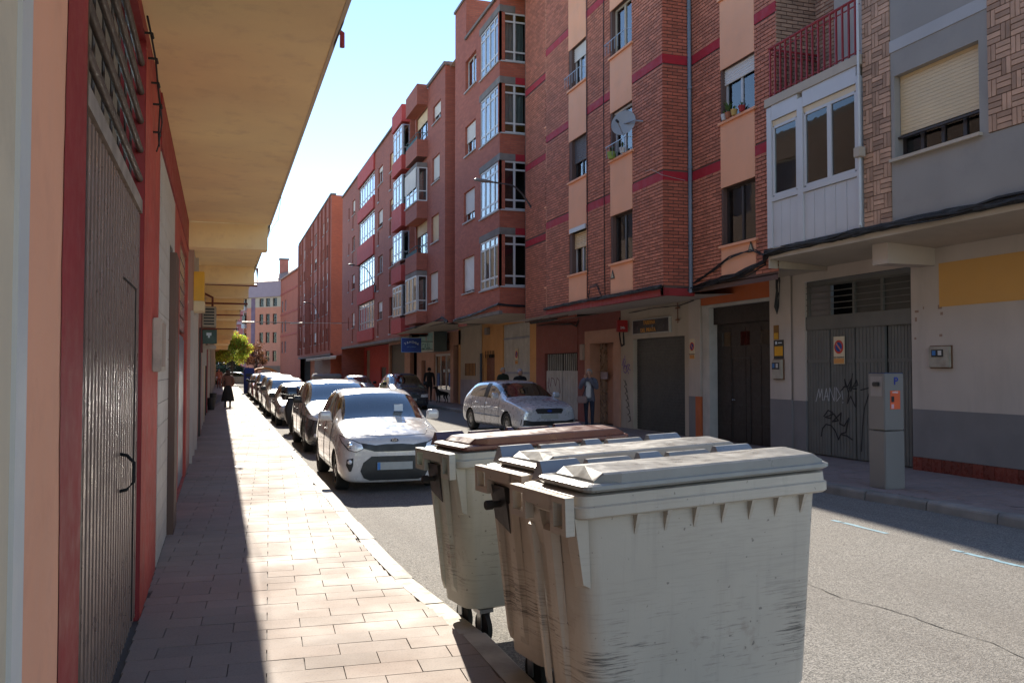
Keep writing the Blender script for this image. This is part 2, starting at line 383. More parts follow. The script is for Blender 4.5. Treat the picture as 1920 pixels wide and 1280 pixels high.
def brick_field(parent, fr, u0, u1, z0, z1, holes, mat, nsingle=0, L=.235, h=.057, j=.019, d0=-.016, d1=.01, order=None):
    """courses of bricks standing proud of the mortar; the nearest as pieces of their own"""
    bs = []; z = z0; row = 0
    while z + h <= z1 + .002:
        u = u0 - (L + j) / 2 * (row % 2)
        while u < u1:
            a, b = max(u, u0), min(u + L, u1); zz = min(z + h, z1)
            segs = [(a, b)]
            for ho in holes:
                if z + h > ho[2] and z < ho[3]:
                    ns = []
                    for a1, b1 in segs:
                        if b1 <= ho[0] or a1 >= ho[1]: ns.append((a1, b1)); continue
                        if a1 < ho[0]: ns.append((a1, ho[0]))
                        if b1 > ho[1]: ns.append((ho[1], b1))
                    segs = ns
            for a1, b1 in segs:
                if b1 - a1 > .03: bs.append((round(a1, 3), round(b1, 3), z, zz))
            u += L + j
        z += h + j; row += 1
    bs.sort(key=lambda q: q[0] + .35 * q[2])
    m = MB(); rnd = random.Random(3)
    for i, (a, b, c, d) in enumerate(bs):
        if i < nsingle: piece('brick', mat, parent, fr, a, b, d0, d1, c, d)
        else:
            e = rnd.uniform(-.003, .003)
            vs = [fr.p(a, d1, c), fr.p(b, d1, c), fr.p(b, d1, d), fr.p(a, d1, d), fr.p(a, d0 + e, c), fr.p(b, d0 + e, c), fr.p(b, d0 + e, d), fr.p(a, d0 + e, d)]
            m.add(vs, [(4, 5, 6, 7), (0, 1, 5, 4), (2, 3, 7, 6), (1, 2, 6, 5), (3, 0, 4, 7)])
    if m.f:
        o = m.build('brick_courses', mat, parent, recalc=False); o['kind'] = 'stuff'
def text(body_, name, mat, parent, fr, u, z, size, d=-.004, ext=.002, flip=False, xs=1., align='CENTER', rot=0., local=False):
    c = bpy.data.curves.new(name, 'FONT'); c.body = body_; c.size = size; c.align_x = align; c.align_y = 'CENTER'; c.extrude = ext; c.offset = size * .012
    t = bpy.data.objects.new('tmp', c); COL.objects.link(t); dg = bpy.context.evaluated_depsgraph_get(); dg.update()
    me = bpy.data.meshes.new_from_object(t.evaluated_get(dg)); bpy.data.objects.remove(t)
    s = -1 if flip else 1; mb = MB(); ca, sa = math.cos(rot), math.sin(rot)
    vs = [fr.p(u + s * (v.co.x * ca - v.co.y * sa) * xs, d - v.co.z, z + (v.co.x * sa + v.co.y * ca)) for v in me.vertices]
    mb.add(vs, [tuple(p.vertices) for p in me.polygons]); bpy.data.meshes.remove(me)
    return mb.build(name, mat, parent, recalc=False, local=local)
def skin_body(name, chains, mat, parent, sub=2, local=True):
    """chains: list of lists of (x,y,z,rx,ry); joins points that coincide"""
    vs = []; rs = []; es = []
    def idx(p):
        for i, v in enumerate(vs):
            if (Vector(v) - Vector(p[:3])).length < 1e-4: return i
        vs.append(tuple(p[:3])); rs.append((p[3], p[4] if len(p) > 4 else p[3])); return len(vs) - 1
    for ch in chains:
        ii = [idx(p) for p in ch]; es += list(zip(ii, ii[1:]))
    me = bpy.data.meshes.new(name); me.from_pydata(vs, es, []); o = bpy.data.objects.new(name, me); COL.objects.link(o)
    sk = o.modifiers.new('s', 'SKIN'); sk.use_smooth_shade = True
    for i, r in enumerate(rs): me.skin_vertices[0].data[i].radius = r
    me.skin_vertices[0].data[0].use_root = True
    sb = o.modifiers.new('b', 'SUBSURF'); sb.levels = sub; sb.render_levels = sub
    dg = bpy.context.evaluated_depsgraph_get(); dg.update(); m2 = bpy.data.meshes.new_from_object(o.evaluated_get(dg))
    bpy.data.objects.remove(o); m2.materials.clear(); m2.materials.append(mat)
    for p in m2.polygons: p.use_smooth = True; p.material_index = 0
    q = bpy.data.objects.new(name, m2); COL.objects.link(q); q.parent = parent; return q
def clone(o, loc, rz=None, parent=None):
    c = o.copy(); COL.objects.link(c); c.parent = parent
    if parent is None: c.location = loc
    if rz is not None: c.rotation_euler.z = rz
    for ch in list(o.children): clone(ch, None, None, c)
    return c

# ---------------------------------------------------------------- ground
def struct(o): o['kind'] = 'structure'; return o
# road sheet: large enough for the horizon
m = MB(); m.quad((-1200, -60, -.03), (1200, -60, -.03), (1200, 2600, -.03), (-1200, 2600, -.03)); struct(m.build('ground', M('far_ground', (.12, .11, .1), .9), recalc=False))
m = MB(); m.quad((-1, -12, 0), (12, -12, 0), (14, 150, 0), (-3, 150, 0)); struct(m.build('road', asph, recalc=False))
m = MB(); m.quad((-40, 112, .004), (60, 112, .004), (60, 124, .004), (-40, 124, .004)); struct(m.build('cross_road', asph, recalc=False))
def kerbx(y):
    P = [(-12, 1.8), (3, 1.62), (4.6, 1.63), (5.1, 1.66), (6, 1.585), (7.2, 1.49), (10.2, 1.48), (12, 1.5), (40, 1.53), (80, 1.7), (112, 1.8)]
    for (a, x0), (b, x1) in zip(P, P[1:]):
        if y <= b: return x0 + (x1 - x0) * (y - a) / (b - a)
    return P[-1][1]
rnd = random.Random(11)
# left sidewalk: base slab, kerb stones, pavers
m = MB(); y = -12
while y < 112:
    b = y + 2; m.quad((-.6, y, .105), (kerbx(y) - .16, y, .105), (kerbx(b) - .16, b, .105), (-.6, b, .105)); y = b
lsw = struct(m.build('sidewalk', joint, recalc=False))
lk = None; km = MB(); y = 1.0; n = 0
kr = bpy.data.objects.new('left_kerb', None); COL.objects.link(kr); ORG[kr.name] = Vector((0, 0, 0)); kr['kind'] = 'structure'
while y < 112:
    L = rnd.uniform(.75, 1.0); a, b = y, y + L - .012; xo0, xo1 = kerbx(a) + rnd.uniform(-.006, .006), kerbx(b) + rnd.uniform(-.006, .006)
    h = .122 + rnd.uniform(-.006, .006); wd = .16
    def st(mb, c=.018):
        ring = lambda yy, xo: [(xo - wd, yy, -.02), (xo - wd, yy, h), (xo - c, yy, h), (xo - c * .25, yy, h - c * .4), (xo, yy, h - c * 1.2), (xo + .015, yy, -.02)]
        v = ring(a, xo0) + ring(a + .01, xo0) + ring(b - .01, xo1) + ring(b, xo1)
        mb.add(v, [(i + k * 6, i + 1 + k * 6, i + 7 + k * 6, i + 6 + k * 6) for k in range(3) for i in range(5)] + [(0, 1, 2, 3, 4, 5), (23, 22, 21, 20, 19, 18)])
    if n < 40: q = MB(); st(q); q.build('kerbstone', kerbm, kr)
    else: st(km)
    y += L; n += 1
o = km.build('kerbstone_run', kerbm, kr); o['kind'] = 'stuff'
# pavers, rows run across the walk, turned 3 degrees
PW, PH, G = .42, .21, .0055; ang = R(-3.0); ca, sa = math.cos(ang), math.sin(ang)
pf = Fr((0, 0), (ca, sa), (-sa, ca)); cnt = 0; far = MB()
def paver(parent, name, nmax, fr, u0, u1, v0, v1, top, mat, mb, state):
    t = top + rnd.uniform(-.0018, .0018)
    if state[0] < nmax and u1 - u0 > PW * .9: piece(name, mat, parent, fr, u0, u1, v0, v1, t - .03, t, rnd.uniform(-.003, .003)); state[0] += 1
    else: mb.box(fr, u0, u1, v0, v1, t - .03, t)
stt = [0]
row = 0; v = 3.2
while v < 62:
    off = (row % 2) * PW / 2; k = -6
    while k < 9:
        u0 = k * PW + off + v * sa * 0; u1 = u0 + PW - G; k += 1
        # clip to the walk in world x
        p0 = pf.p(u0, v, 0); p1 = pf.p(u1, v, 0); xl, xr = -.5, kerbx(p0.y) - .168
        if p1.x < xl + .02 or p0.x > xr - .02: continue
        a = max(u0, u0 + (xl - p0.x) / ca) if p0.x < xl else u0
        b = u1 - (p1.x - xr) / ca if p1.x > xr else u1
        if b - a > .03: paver(lsw, 'paver', 290, pf, a, b, v, v + PH - G, .12, pav, far, stt)
    v += PH; row += 1
o = far.build('far_pavers', pav, lsw, recalc=False); o['kind'] = 'stuff'
m = MB(); m.quad((-.6, 61, .118), (kerbx(61) - .16, 61, .118), (kerbx(112) - .16, 112, .118), (-.6, 112, .118)); struct(m.build('distant_sidewalk', pav, recalc=False))
# manhole lids on the walk
for x, y_, r_ in ((.55, 15.9, .3), (.62, 25.5, .25)):
    m = MB(); m.lathe((x, y_, .118), (0, 0, 1), [(r_, 0), (r_, .01), (r_ - .03, .01), (r_ - .03, .007), (0, .007)], 24)
    tag(m.build('manhole_cover', M('worn_iron', (.16, .14, .13), .4, metal=.5), None), 'round iron manhole cover set in the sunlit left sidewalk' if y_ < 20 else 'smaller round cover farther up the left sidewalk', 'manhole cover')
# right sidewalk
def kerbr(y):
    P = [(-12, 8.9), (6, 8.62), (8.8, 8.6), (10.4, 8.38), (13.5, 8.4), (15.2, 9.3), (30, 9.5), (150, 9.9)]
    for (a, x0), (b, x1) in zip(P, P[1:]):
        if y <= b: return x0 + (x1 - x0) * (y - a) / (b - a)
    return P[-1][1]
m = MB(); y = -12
while y < 150:
    b = y + 1; m.quad((kerbr(y) + .15, y, .105), (11.4, y, .105), (11.4, b, .105), (kerbr(b) + .15, b, .105)); y = b
rsw = struct(m.build('right_sidewalk', joint, recalc=False))
kr2 = bpy.data.objects.new('right_kerb', None); COL.objects.link(kr2); ORG[kr2.name] = Vector((0, 0, 0)); kr2['kind'] = 'structure'
y = 5.; n = 0; km = MB()
while y < 110:
    L = rnd.uniform(.85, 1.2); a, b = y, y + L - .02; xo0, xo1 = kerbr(a), kerbr(b); h = .125 + rnd.uniform(-.006, .006)
    def st2(mb):
        ring = lambda yy, xo: [(xo + .18, yy, -.02), (xo + .18, yy, h), (xo + .03, yy, h), (xo + .008, yy, h - .02), (xo, yy, h - .04), (xo - .012, yy, -.02)]
        v = ring(a, xo0) + ring(a + .012, xo0) + ring(b - .012, xo1) + ring(b, xo1)
        mb.add(v, [(i + k * 6, i + 1 + k * 6, i + 7 + k * 6, i + 6 + k * 6) for k in range(3) for i in range(5)] + [(0, 1, 2, 3, 4, 5), (23, 22, 21, 20, 19, 18)])
    if n < 30: q = MB(); st2(q); q.build('kerbstone', kerbd, kr2)
    else: st2(km)
    y += L; n += 1
o = km.build('kerbstone_run', kerbd, kr2); o['kind'] = 'stuff'
far = MB(); row = 0; y = 6.
while y < 30:
    x = kerbr(y) + .19 - (row % 2) * .15
    while x < 11.3:
        far.box(FW, max(x, kerbr(y) + .19), min(x + .29, 11.3), y, y + .19, .09, .12 + rnd.uniform(-.002, .002)); x += .3
    y += .2; row += 1
o = far.build('small_pavers', pavr, rsw, recalc=False); o['kind'] = 'stuff'
m = MB(); m.quad((9.65, 30, .118), (11.4, 30, .118), (11.6, 150, .118), (10, 150, .118)); struct(m.build('far_right_sidewalk', pavr, recalc=False))
# blue parking dashes with worn gaps
bl = M('worn_blue_line_paint', (.20, .33, .40), .7, .2, 6, .4, 80, dirt=.7, dcol=(.22, .21, .2))
for y0, y1 in ((7.85, 8.75), (5.95, 6.95), (9.9, 10.8)):
    m = MB(); y = y0
    while y < y1:
        b = min(y + .12, y1); xx = 6.96 + rnd.uniform(-.012, .012)
        m.quad((xx - .03, y, .004), (xx + .035, y, .004), (xx + .035, b + .0, .004), (xx - .03, b, .004)); y = b + (.0 if rnd.random() < .8 else .03)
    o = m.build('parking_dash', bl, None, recalc=False); o['kind'] = 'structure'
# crack in the asphalt
m = MB(); pts = []; x = 4.62; y = 6.9
while y > 2.0:
    pts.append((x, y)); y -= .07; x += rnd.uniform(-.022, .026) + (.004 if y > 5.4 else -.001)
for (x0, y0), (x1, y1) in zip(pts, pts[1:]):
    w_ = rnd.uniform(.002, .007); m.quad((x0 - w_, y0, .004), (x0 + w_, y0, .004), (x1 + w_, y1, .004), (x1 - w_, y1, .004))
o = m.build('asphalt_crack', M('crack', (.02, .018, .016), .95), None, recalc=False); o['kind'] = 'structure'
# grit along the left gutter
m = MB()
for i in range(900):
    y = rnd.uniform(4.5, 9.5); x = kerbx(y) + .02 + abs(rnd.gauss(0, .1)); s = rnd.uniform(.002, .006)
    m.add([(x - s, y, .0), (x, y - s, .0), (x + s, y, .0), (x, y + s, .0), (x, y, s * .6)], [(0, 1, 4), (1, 2, 4), (2, 3, 4), (3, 0, 4)])
tag(m.build('gutter_gravel', M('gravel_bits', (.42, .34, .27), .9, island=.4), None, recalc=False), 'brown grit and gravel collected along the left gutter', 'gravel', kind='stuff')

# ---------------------------------------------------------------- grey rendered building, nearest on the right
D = thing('grey_building', (11.1, 11.5, 0), 'grey rendered building with tan patterned brick strips and a white enclosed bay', 'building')
g = FX(11.1); f = FX(9.8)
# ground floor
wall('ground_wall', whitew, D, g, 5.5, 11.885, 1.135, 3.86)
wall('grey_dado', dgrey, D, Fr((11.096, 0), (0, 1), (1, 0)), 5.5, 11.885, .34, 1.135)
for i in range(26):
    a = 11.88 - i * .205; piece('base_tile', redtile, D, g, a - .199, a, -.014, .02, .12, .335)
wall('column_wall', whitew, D, g, 14.72, 15.12, .12, 3.86); wall('column_face', whitew, D, Fr((11.06, 0), (0, 1), (1, 0)), 15.12, 15.85, 1.18, 3.86)
box('column_dado', dgrey, D, g, 14.72, 15.12, -.004, .1, .12, 1.17); box('column_dado', dgrey, D, g, 15.12, 15.85, -.043, .1, .12, 1.18)
box('ochre_panel', ochre, D, g, 7.0, 11.27, -.006, .02, 2.81, 3.52)
# stains where a sign was taken down
m = MB()
for a, b, z in ((11.8, 11.72, 2.75), (11.62, 11.6, 2.8), (11.3, 11.22, 2.78), (11.25, 11.2, 2.68), (11.8, 11.76, 2.6), (11.28, 11.22, 2.33), (11.82, 11.78, 2.3)):
    m.box(g, b, a, -.004, 0, z, z + rnd.uniform(.03, .09))
m.build('old_sign_stains', M('plaster_scar', (.30, .2, .15), .9), D)
wall('lintel_wall', whitew, D, g, 11.885, 14.72, 3.54, 3.86)
# metal garage door: transom with bars, leaves of narrow boards
body(D, g, 11.9, 14.7, .5, 1.5, .12, 3.5, black, 'garage_dark')
m = MB(); m.box(g, 11.885, 14.72, .02, .12, 2.58, 2.84); m.box(g, 11.885, 14.72, .05, .12, 3.44, 3.54)
for a in (11.92, 12.63, 13.36, 14.03, 14.68): m.box(g, a - .03, a + .03, .047, .12, 2.84, 3.44)
m.build('transom_frame', gdoor, D)
for k in range(3): box('transom_rail', gdoor, D, g, 11.9, 14.71, .03, .044, 2.57 + k * .085, 2.59 + k * .085)
for k in range(5): box('transom_bar', gdoor, D, g, 11.9, 14.71, .02, .036, 2.95 + k * .115, 2.966 + k * .115)
for a, b, mm in ((11.95, 12.6, gshut), (12.66, 13.33, gshut), (14.06, 14.65, dgrey)): box('transom_sheet', mm, D, g, a, b, .09, .1, 2.84, 3.44)
for a, b, dd in ((11.9, 12.52, .09), (12.55, 13.3, .05), (13.33, 14.0, .05), (14.03, 14.7, .05)):
    lf = box('door_leaf', gdoor, D, g, a, b, dd, dd + .03, .14, 2.575)
    n = 8; wd = (b - a) / n
    for i in range(n): piece('board', gdoor, lf, g, a + i * wd + .006, a + (i + 1) * wd - .006, dd - .014, dd, .15, 2.56)
    box('door_rail', gdoor, lf, g, a, b, dd - .022, dd - .012, 1.93, 1.99)
box('light_stop_core', dkroom, D, FW, 12.1, 13, 5.5, 16, 0, 3.9)  # solid dark block added behind the ground floor to stop light leaking through
box('column_core', whitew, D, FW, 11.105, 12.1, 14.73, 15.85, 0, 3.86)
# graffiti on it
gf = MB(); d_ = .03
def sc(pts, u0, z0, su, sz): return [(u0 - x * su, z0 + y * sz) for x, y in pts]
wg = M('white_spray', (.42, .42, .42), .8); bk = M('black_spray', (.015, .015, .017), .7)
m = MB()
for L in ([(0, 0), (.12, .45), (.25, .95), (.32, .3), (.5, .95), (.55, .1)], [(.65, .1), (.85, 1), (1., .1)], [(.7, .4), (.98, .42)], [(1.05, .1), (1.12, 1.05), (1.45, .1), (1.5, 1.1)], [(1.6, .2), (1.62, 1.1), (1.95, .5), (1.65, .1)], [(2.05, .95), (2.12, .25)], [(2.1, .0), (2.13, .05)]):
    m.strip(sc(L, 14.45, 1.17, .37, .26), .016, g, .035)
m.build('graffiti', wg, D)['label'] = 'white spray lettering MANDI on the grey metal door'
m = MB()
for L in ([(0, .2), (.35, .55), (.3, .95), (.6, .1), (.85, 1), (.55, .5), (.2, .45)], [(.9, 1.3), (.75, .2), (1.2, .9), (1.3, .6), (.6, .4), (1.2, .35)], [(.6, .05), (.5, -.55), (.75, -.1), (1.1, -.75), (1.15, .2)], [(1.5, .3), (2.3, .5), (2.1, .1), (1.75, -.8), (1.6, -2), (1.5, -3.4)]):
    m.strip(sc(L, 13.72, 1.33, .36, .3), .022, g, .034)
for L in ([(0, 0), (.1, .5), (.35, .8), (.7, .75), (1, .4), (1.2, -.1), (1.35, .25), (1.75, .2), (2.1, 0)], [(.2, 1.3), (.5, 1.7), (.8, 1.6), (.7, 1.2), (.3, 1.25), (.9, 1.5), (1.2, 1.1), (.8, 1), (1.4, 1.6), (1.3, .9), (1.6, .8), (1.9, 1.3), (1.7, .4), (1.4, .3)]):
    m.strip(sc(L, 14.3, .5, .42, .3), .024, g, .032)
m.build('graffiti', bk, D)['label'] = 'black spray scrawl low on the grey metal door'
# slab edge and soffit
m = MB(); m.quad((9.8, 5.5, 3.86), (9.8, 14.05, 3.86), (11.1, 14.05, 3.78), (11.1, 5.5, 3.78)); m.build('soffit', creamw, D, recalc=False)
box('slab_edge', creamw, D, f, 5.5, 14.03, -.01, .2, 3.862, 4.06)
box('soffit_beam', whitew, D, FW, 10.15, 11.1, 11.35, 11.7, 3.5, 3.84)
box('soffit_side', creamw, D, FW, 9.8, 11.1, 14.03, 14.06, 3.7, 4.05)
# upper wall: grey render between brick strips
W1 = (9.2, 10.78, 5.02, 6.3); W2 = (9.2, 10.78, 7.65, 8.9); W3 = (9.2, 10.78, 10.3, 11.5)
wall('render_wall', greyr, D, f, 9.05, 10.85, 4.06, 12.2, [W1, W2, W3], th=.24)
wall('render_wall', greyr, D, f, 5.5, 9.05, 4.06, 4.97, th=.1)
for z in (6.68, 9.3): box('pale_strip', greyl, D, f, 9.04, 10.86, -.012, .05, z, z + .18)
wall('brick_backing', mortard, D, Fr((9.812, 0), (0, 1), (1, 0)), 10.85, 11.46, 4.06, 12.2); wall('brick_backing', mortard, D, Fr((9.812, 0), (0, 1), (1, 0)), 5.5, 9.05, 4.97, 12.2)
# basket weave: blocks of three stretchers and two soldiers
def basket(u0, u1, z0, z1, nsingle):
    bs = []; B = .235; r = 0; z = z1
    z = z0; 
    while z < z1:
        c = 0; u = u0
        while u < u1 - .02:
            off = (r * 1) % 2
            if (c + r) % 2 == 0:
                for k in range(3): bs.append((u, min(u + B - .012, u1), z + k * B / 3, z + (k + 1) * B / 3 - .013))
                u += B
            else:
                for k in range(2): bs.append((u + k * .075, min(u + k * .075 + .062, u1), z, z + B - .013))
                u += .15
            c += 1
        z += B; r += 1
    bs = [b for b in bs if b[1] - b[0] > .02 and b[3] <= z1 + .03]
    bs.sort(key=lambda q: q[2]); m = MB()
    for i, (a, b, c, d) in enumerate(bs):
        q = rnd.uniform(-.004, .002)
        if i < nsingle: piece('brick', btan, D, f, a, b, -.016, .012, c, d)
        else: m.box(f, a, b, -.016 + q, .012, c, d)
    if m.f: o = m.build('brick_courses', btan, D); o['kind'] = 'stuff'
basket(10.86, 11.45, 4.07, 12.1, 150); basket(5.6, 9.04, 4.98, 10.5, 145)
body(D, f, 5.5, 11.45, .9, 1.5, 4.06, 12.2)
wn1 = window(D, f, *W1, d=.16, fm=darkf, cols=4, shut=.745, shm=shutc, slats=True, sill=creamw, sillout=.07, cur=.6, label='wide window with a cream roller shutter almost down')
box('shutter_rail', darkf, wn1, f, W1[0] - .02 + .02, W1[1], .06, .11, 5.33, 5.36)
window(D, f, *W2, d=.16, fm=darkf, cols=3, shut=.3, shm=shutc, sill=creamw); window(D, f, *W3, d=.16, fm=darkf, cols=3, shut=.5, shm=shutc, sill=creamw)
# white enclosed bay
EN = MB(); e0, e1 = 11.53, 14.0
ef = Fr((9.74, 0), (0, 1), (1, 0))
for a, b, c, d in ((13.86, 14.0, 4.06, 6.7), (12.94, 13.09, 4.06, 6.62), (11.5, 11.56, 4.06, 6.55)): EN.box(ef, a, b, 0, .1, c, d)
EN.box(ef, 11.56, 12.94, .004, .1, 6.44, 6.72); EN.box(ef, 13.09, 13.86, .004, .1, 6.44, 6.72)
EN.box(ef, 11.56, 12.94, .004, .1, 4.92, 5.0); EN.box(ef, 13.09, 13.86, .004, .1, 4.92, 5.0)
EN.box(FW, 9.76, 9.86, 13.9, 14.0, 4.06, 6.7)
ba = EN.build('enclosed_bay', whitef, D)
for a, b, n in ((11.56, 12.94, 5), (13.09, 13.86, 3)):
    wd = (b - a) / n
    for i in range(n): piece('bay_panel', whitef, ba, ef, a + i * wd + .006, a + (i + 1) * wd - .006, .03, .05, 4.07, 4.91)
for a, b, cols in ((11.57, 12.93, 2), (13.1, 13.85, 1)):
    m = MB(); 
    for q in ([a, (a + b) / 2, b] if cols == 2 else [a, b]): m.box(ef, max(a, q - .05), min(b, q + .05), .02, .08, 5.03, 6.3)
    m.box(ef, a + .05, b - .05, .024, .076, 5.0, 5.06); m.box(ef, a + .05, b - .05, .024, .076, 6.28, 6.33)
    m.build('bay_sash', whitef, ba)
    box('shutter_box', shutc, ba, ef, a, b, .03, .07, 6.33, 6.43)
    for i in range(2): piece('shutter_slat', shutc, ba, ef, a + .02, b - .02, .036, .046, 6.33 + i * .05, 6.376 + i * .05)
    if cols == 2:
        for c0, c1 in ((a + .05, (a + b) / 2 - .05), ((a + b) / 2 + .05, b - .05)): piece('pane', glassm, ba, ef, c0, c1, .045, .052, 5.06, 6.28)
    else: piece('pane', glassm, ba, ef, a + .05, b - .05, .045, .052, 5.06, 6.28)
box('bay_side', whitef, D, FW, 9.86, 10.0, 13.97, 14.0, 4.06, 6.7)
m = MB()
for i in range(16):
    a = 11.62 + i * .075; m.quad((10.05 + .02 * math.sin(i * 2.1), a, 5.0), (10.05 + .02 * math.sin(i * 2.1 + 2.1), a + .075, 5.0), (10.05 + .02 * math.sin(i * 2.1 + 2.1), a + .075, 6.3), (10.05 + .02 * math.sin(i * 2.1), a, 6.3))
m.build('curtain', curt, ba, recalc=False)
# balcony above
box('balcony_slab', creamw, D, FW, 9.72, 10.95, 11.47, 14.04, 6.724, 6.88)
m = MB(); br = Fr((9.78, 0), (0, 1), (1, 0))
m.tube([(9.78, 11.5, 7.83), (9.78, 13.95, 7.83), (10.85, 13.95, 7.83)], .024); m.tube([(9.78, 11.5, 7.72), (9.78, 13.95, 7.72), (10.85, 13.95, 7.72)], .012)
m.tube([(9.78, 11.5, 6.95), (9.78, 13.95, 6.95), (10.85, 13.95, 6.95)], .012)
rl = m.build('balcony_railing', darkred, D)
for i in range(16): piece('baluster', darkred, rl, FW, 9.766, 9.794, 11.6 + i * .155 - .014, 11.6 + i * .155 + .014, 6.88, 7.82)
for i in range(8): piece('baluster', darkred, rl, FW, 9.9 + i * .12, 9.92 + i * .12, 13.94, 13.96, 6.88, 7.82)
rw = FX(10.9)
wall('recess_wall', whitew, D, rw, 11.46, 13.5, 6.88, 12.2, [(11.7, 12.6, 6.9, 9.0)]); wall('recess_brick', brickA, D, rw, 13.5, 14.6, 6.88, 12.2)
window(D, rw, 11.7, 12.6, 6.9, 9.0, d=.05, fm=darkf, cols=2, rows=(.4,), shut=.6, shm=shutw)
wall('recess_side', greyr, D, FY(11.47), 9.8, 10.9, 6.88, 12.2)
brick_field(D, rw, 13.5, 14.1, 6.9, 9.4, [], btan)
box('roof', creamw, D, FW, 9.7, 14, 5.5, 14.0, 12.2, 12.4)
# things fixed to it
m = MB(); m.tube([(9.72, 11.47, 4.1), (9.72, 11.47, 12)], .022); t = m.build('downpipe', whitef, None); tag(t, 'white pipe running up beside the tan patterned brick strip', 'pipe')
t = box('junction_box', creamw, None, f, 11.38, 11.53, -.15, -.03, 5.2, 5.36, bevel=.008); tag(t, 'cream junction box on the white pipe by the enclosed bay', 'junction box')
def meter(y, z, lab, wd=.42, h=.34, x=11.1):
    q = FX(x); t = thing('meter_box', (x, y, z), lab, 'meter box'); box('box', M('rusty_cream_metal', (.36, .32, .26), .6, .2, 5, dirt=.7, dcol=(.16, .07, .03)), t, q, y - wd / 2, y + wd / 2, -.07, .01, z, z + h, bevel=.008)
    box('gasket', M('rust_edge', (.16, .08, .04), .8), t, q, y - wd / 2 - .015, y + wd / 2 + .015, -.02, .008, z - .015, z + h + .015)
    box('meter_window', blackp, t, q, y - .1, y + .14, -.078, -.068, z + h * .5, z + h * .85); box('meter_dial', whitef, t, q, y - .07, y + .0, -.082, -.079, z + h * .58, z + h * .8); box('meter_dial', M('blue_dial', (.05, .18, .45)), t, q, y + .05, y + .12, -.082, -.079, z + h * .58, z + h * .8)
meter(11.24, 1.83, 'rusty cream meter box on the pale wall below the ochre panel')
meter(15.52, 1.6, 'cream meter box with a blue dial on the white column beside the brown garage', .32, .4, 11.05)
# papers on the column
q = FX(11.055)
t = thing('notice', (11.05, 15.6, 2.05), 'small brown and yellow notice above the black one on the white column', 'notice'); box('sheet', M('brown_sheet', (.25, .12, .03)), t, q, 15.52, 15.7, -.006, 0, 2.42, 2.72); box('yellow_half', M('yellow_sheet', (.62, .33, .03)), t, q, 15.535, 15.685, -.009, -.006, 2.43, 2.56)
t = thing('notice', (11.05, 15.5, 2.0), 'black and orange notice over the meter box on the white column', 'notice'); box('sheet', blackp, t, q, 15.36, 15.7, -.006, 0, 2.02, 2.41); box('orange_half', M('orange_sheet', (.72, .35, .02)), t, q, 15.39, 15.67, -.009, -.006, 2.08, 2.28)
box('emblem', whitetxt, t, q, 15.58, 15.64, -.009, -.006, 2.32, 2.38); box('line', whitetxt, t, q, 15.42, 15.54, -.009, -.006, 2.34, 2.36)
def vado(y, z, lab, sc_=1., x=11.1, par=None, wid=.3, hh=.52):
    q = FX(x); t = thing('no_parking_sign', (x, y, z), lab, 'sign')
    yb = M('cream_sign_face', (.62, .52, .36), .5); a = wid / 2
    box('plate', yb, t, q, y - a, y + a, -.012, 0, z, z + hh)
    zc = z + hh * .62; m = MB(); m.lathe(q.p(y, -.013, zc), (-1, 0, 0), [(a * .86, 0), (a * .86, .002), (0, .002)], 28); m.build('red_ring', M('sign_red', (.55, .06, .03)), t)
    m = MB(); m.lathe(q.p(y, -.0155, zc), (-1, 0, 0), [(a * .6, 0), (a * .6, .002), (0, .002)], 28); m.build('blue_disc', M('sign_blue', (.03, .07, .25)), t)
    m = MB(); m.strip([(y + a * .42, zc + a * .42), (y - a * .42, zc - a * .42)], a * .2, q, -.018); m.build('red_bar', M('sign_red2', (.6, .2, .15)), t)
    box('orange_foot', M('sign_orange', (.62, .28, .08)), t, q, y - a * .94, y + a * .94, -.015, -.012, z + .01, z + hh * .2)
    text('VADO PERMANENTE', 'lettering', blackp, t, q, y, z + hh * .24, hh * .06, -.016, .001, True)
vado(13.72, 1.9, 'cream no parking sign with red and blue disc on the grey metal door', x=11.125 - .014)
# cable bundle along the slab edge
def bundle(name, pts, n, r, sp, lab, dens=.35, seed=1, mat=cable):
    rr = random.Random(seed); mb = MB(); P = [Vector(p) for p in pts]
    for k in range(n):
        o = Vector((rr.uniform(-sp, sp), 0, rr.uniform(-sp, sp))); out = []
        for a, b in zip(P, P[1:]):
            L = (b - a).length; c = max(1, int(L / dens))
            for i in range(c):
                t_ = i / c; o = o * .8 + Vector((rr.uniform(-sp, sp) * .4, 0, rr.uniform(-sp, sp) * .4)); out.append(a.lerp(b, t_) + o)
        out.append(P[-1]); mb.tube(out, r * rr.uniform(.6, 1.2), 5)
    return tag(mb.build(name, mat, None, recalc=False), lab, 'cables')
bundle('cable_bundle', [(9.75, 5.5, 4.0), (9.75, 11, 4.0), (9.76, 14.05, 3.98), (9.98, 14.5, 3.85)], 26, .019, .07, 'thick black cable bundle along the slab edge under the white bay', .3, 1)
bundle('cable_bundle', [(9.96, 14.4, 3.9), (9.96, 15.3, 3.72), (9.96, 16.4, 3.66), (9.97, 17.2, 3.56), (9.26, 17.3, 3.55)], 13, .016, .075, 'sagging tangle of black cables above the brown garage', .22, 2)
bundle('cable_bundle', [(9.96, 14.3, 3.95), (9.93, 14.8, 4.15), (9.93, 15.6, 4.1), (9.94, 16.5, 3.85), (9.95, 17.1, 3.7)], 3, .011, .05, 'loose cable loop hanging on the brick above the brown garage', .2, 3)
bundle('cable_bundle', [(11.02, 15.45, 3.85), (11.02, 15.5, 3.4), (11.0, 15.52, 3.1), (11.0, 15.5, 2.95)], 10, .013, .06, 'black clump of cables hanging on the white column', .12, 4)
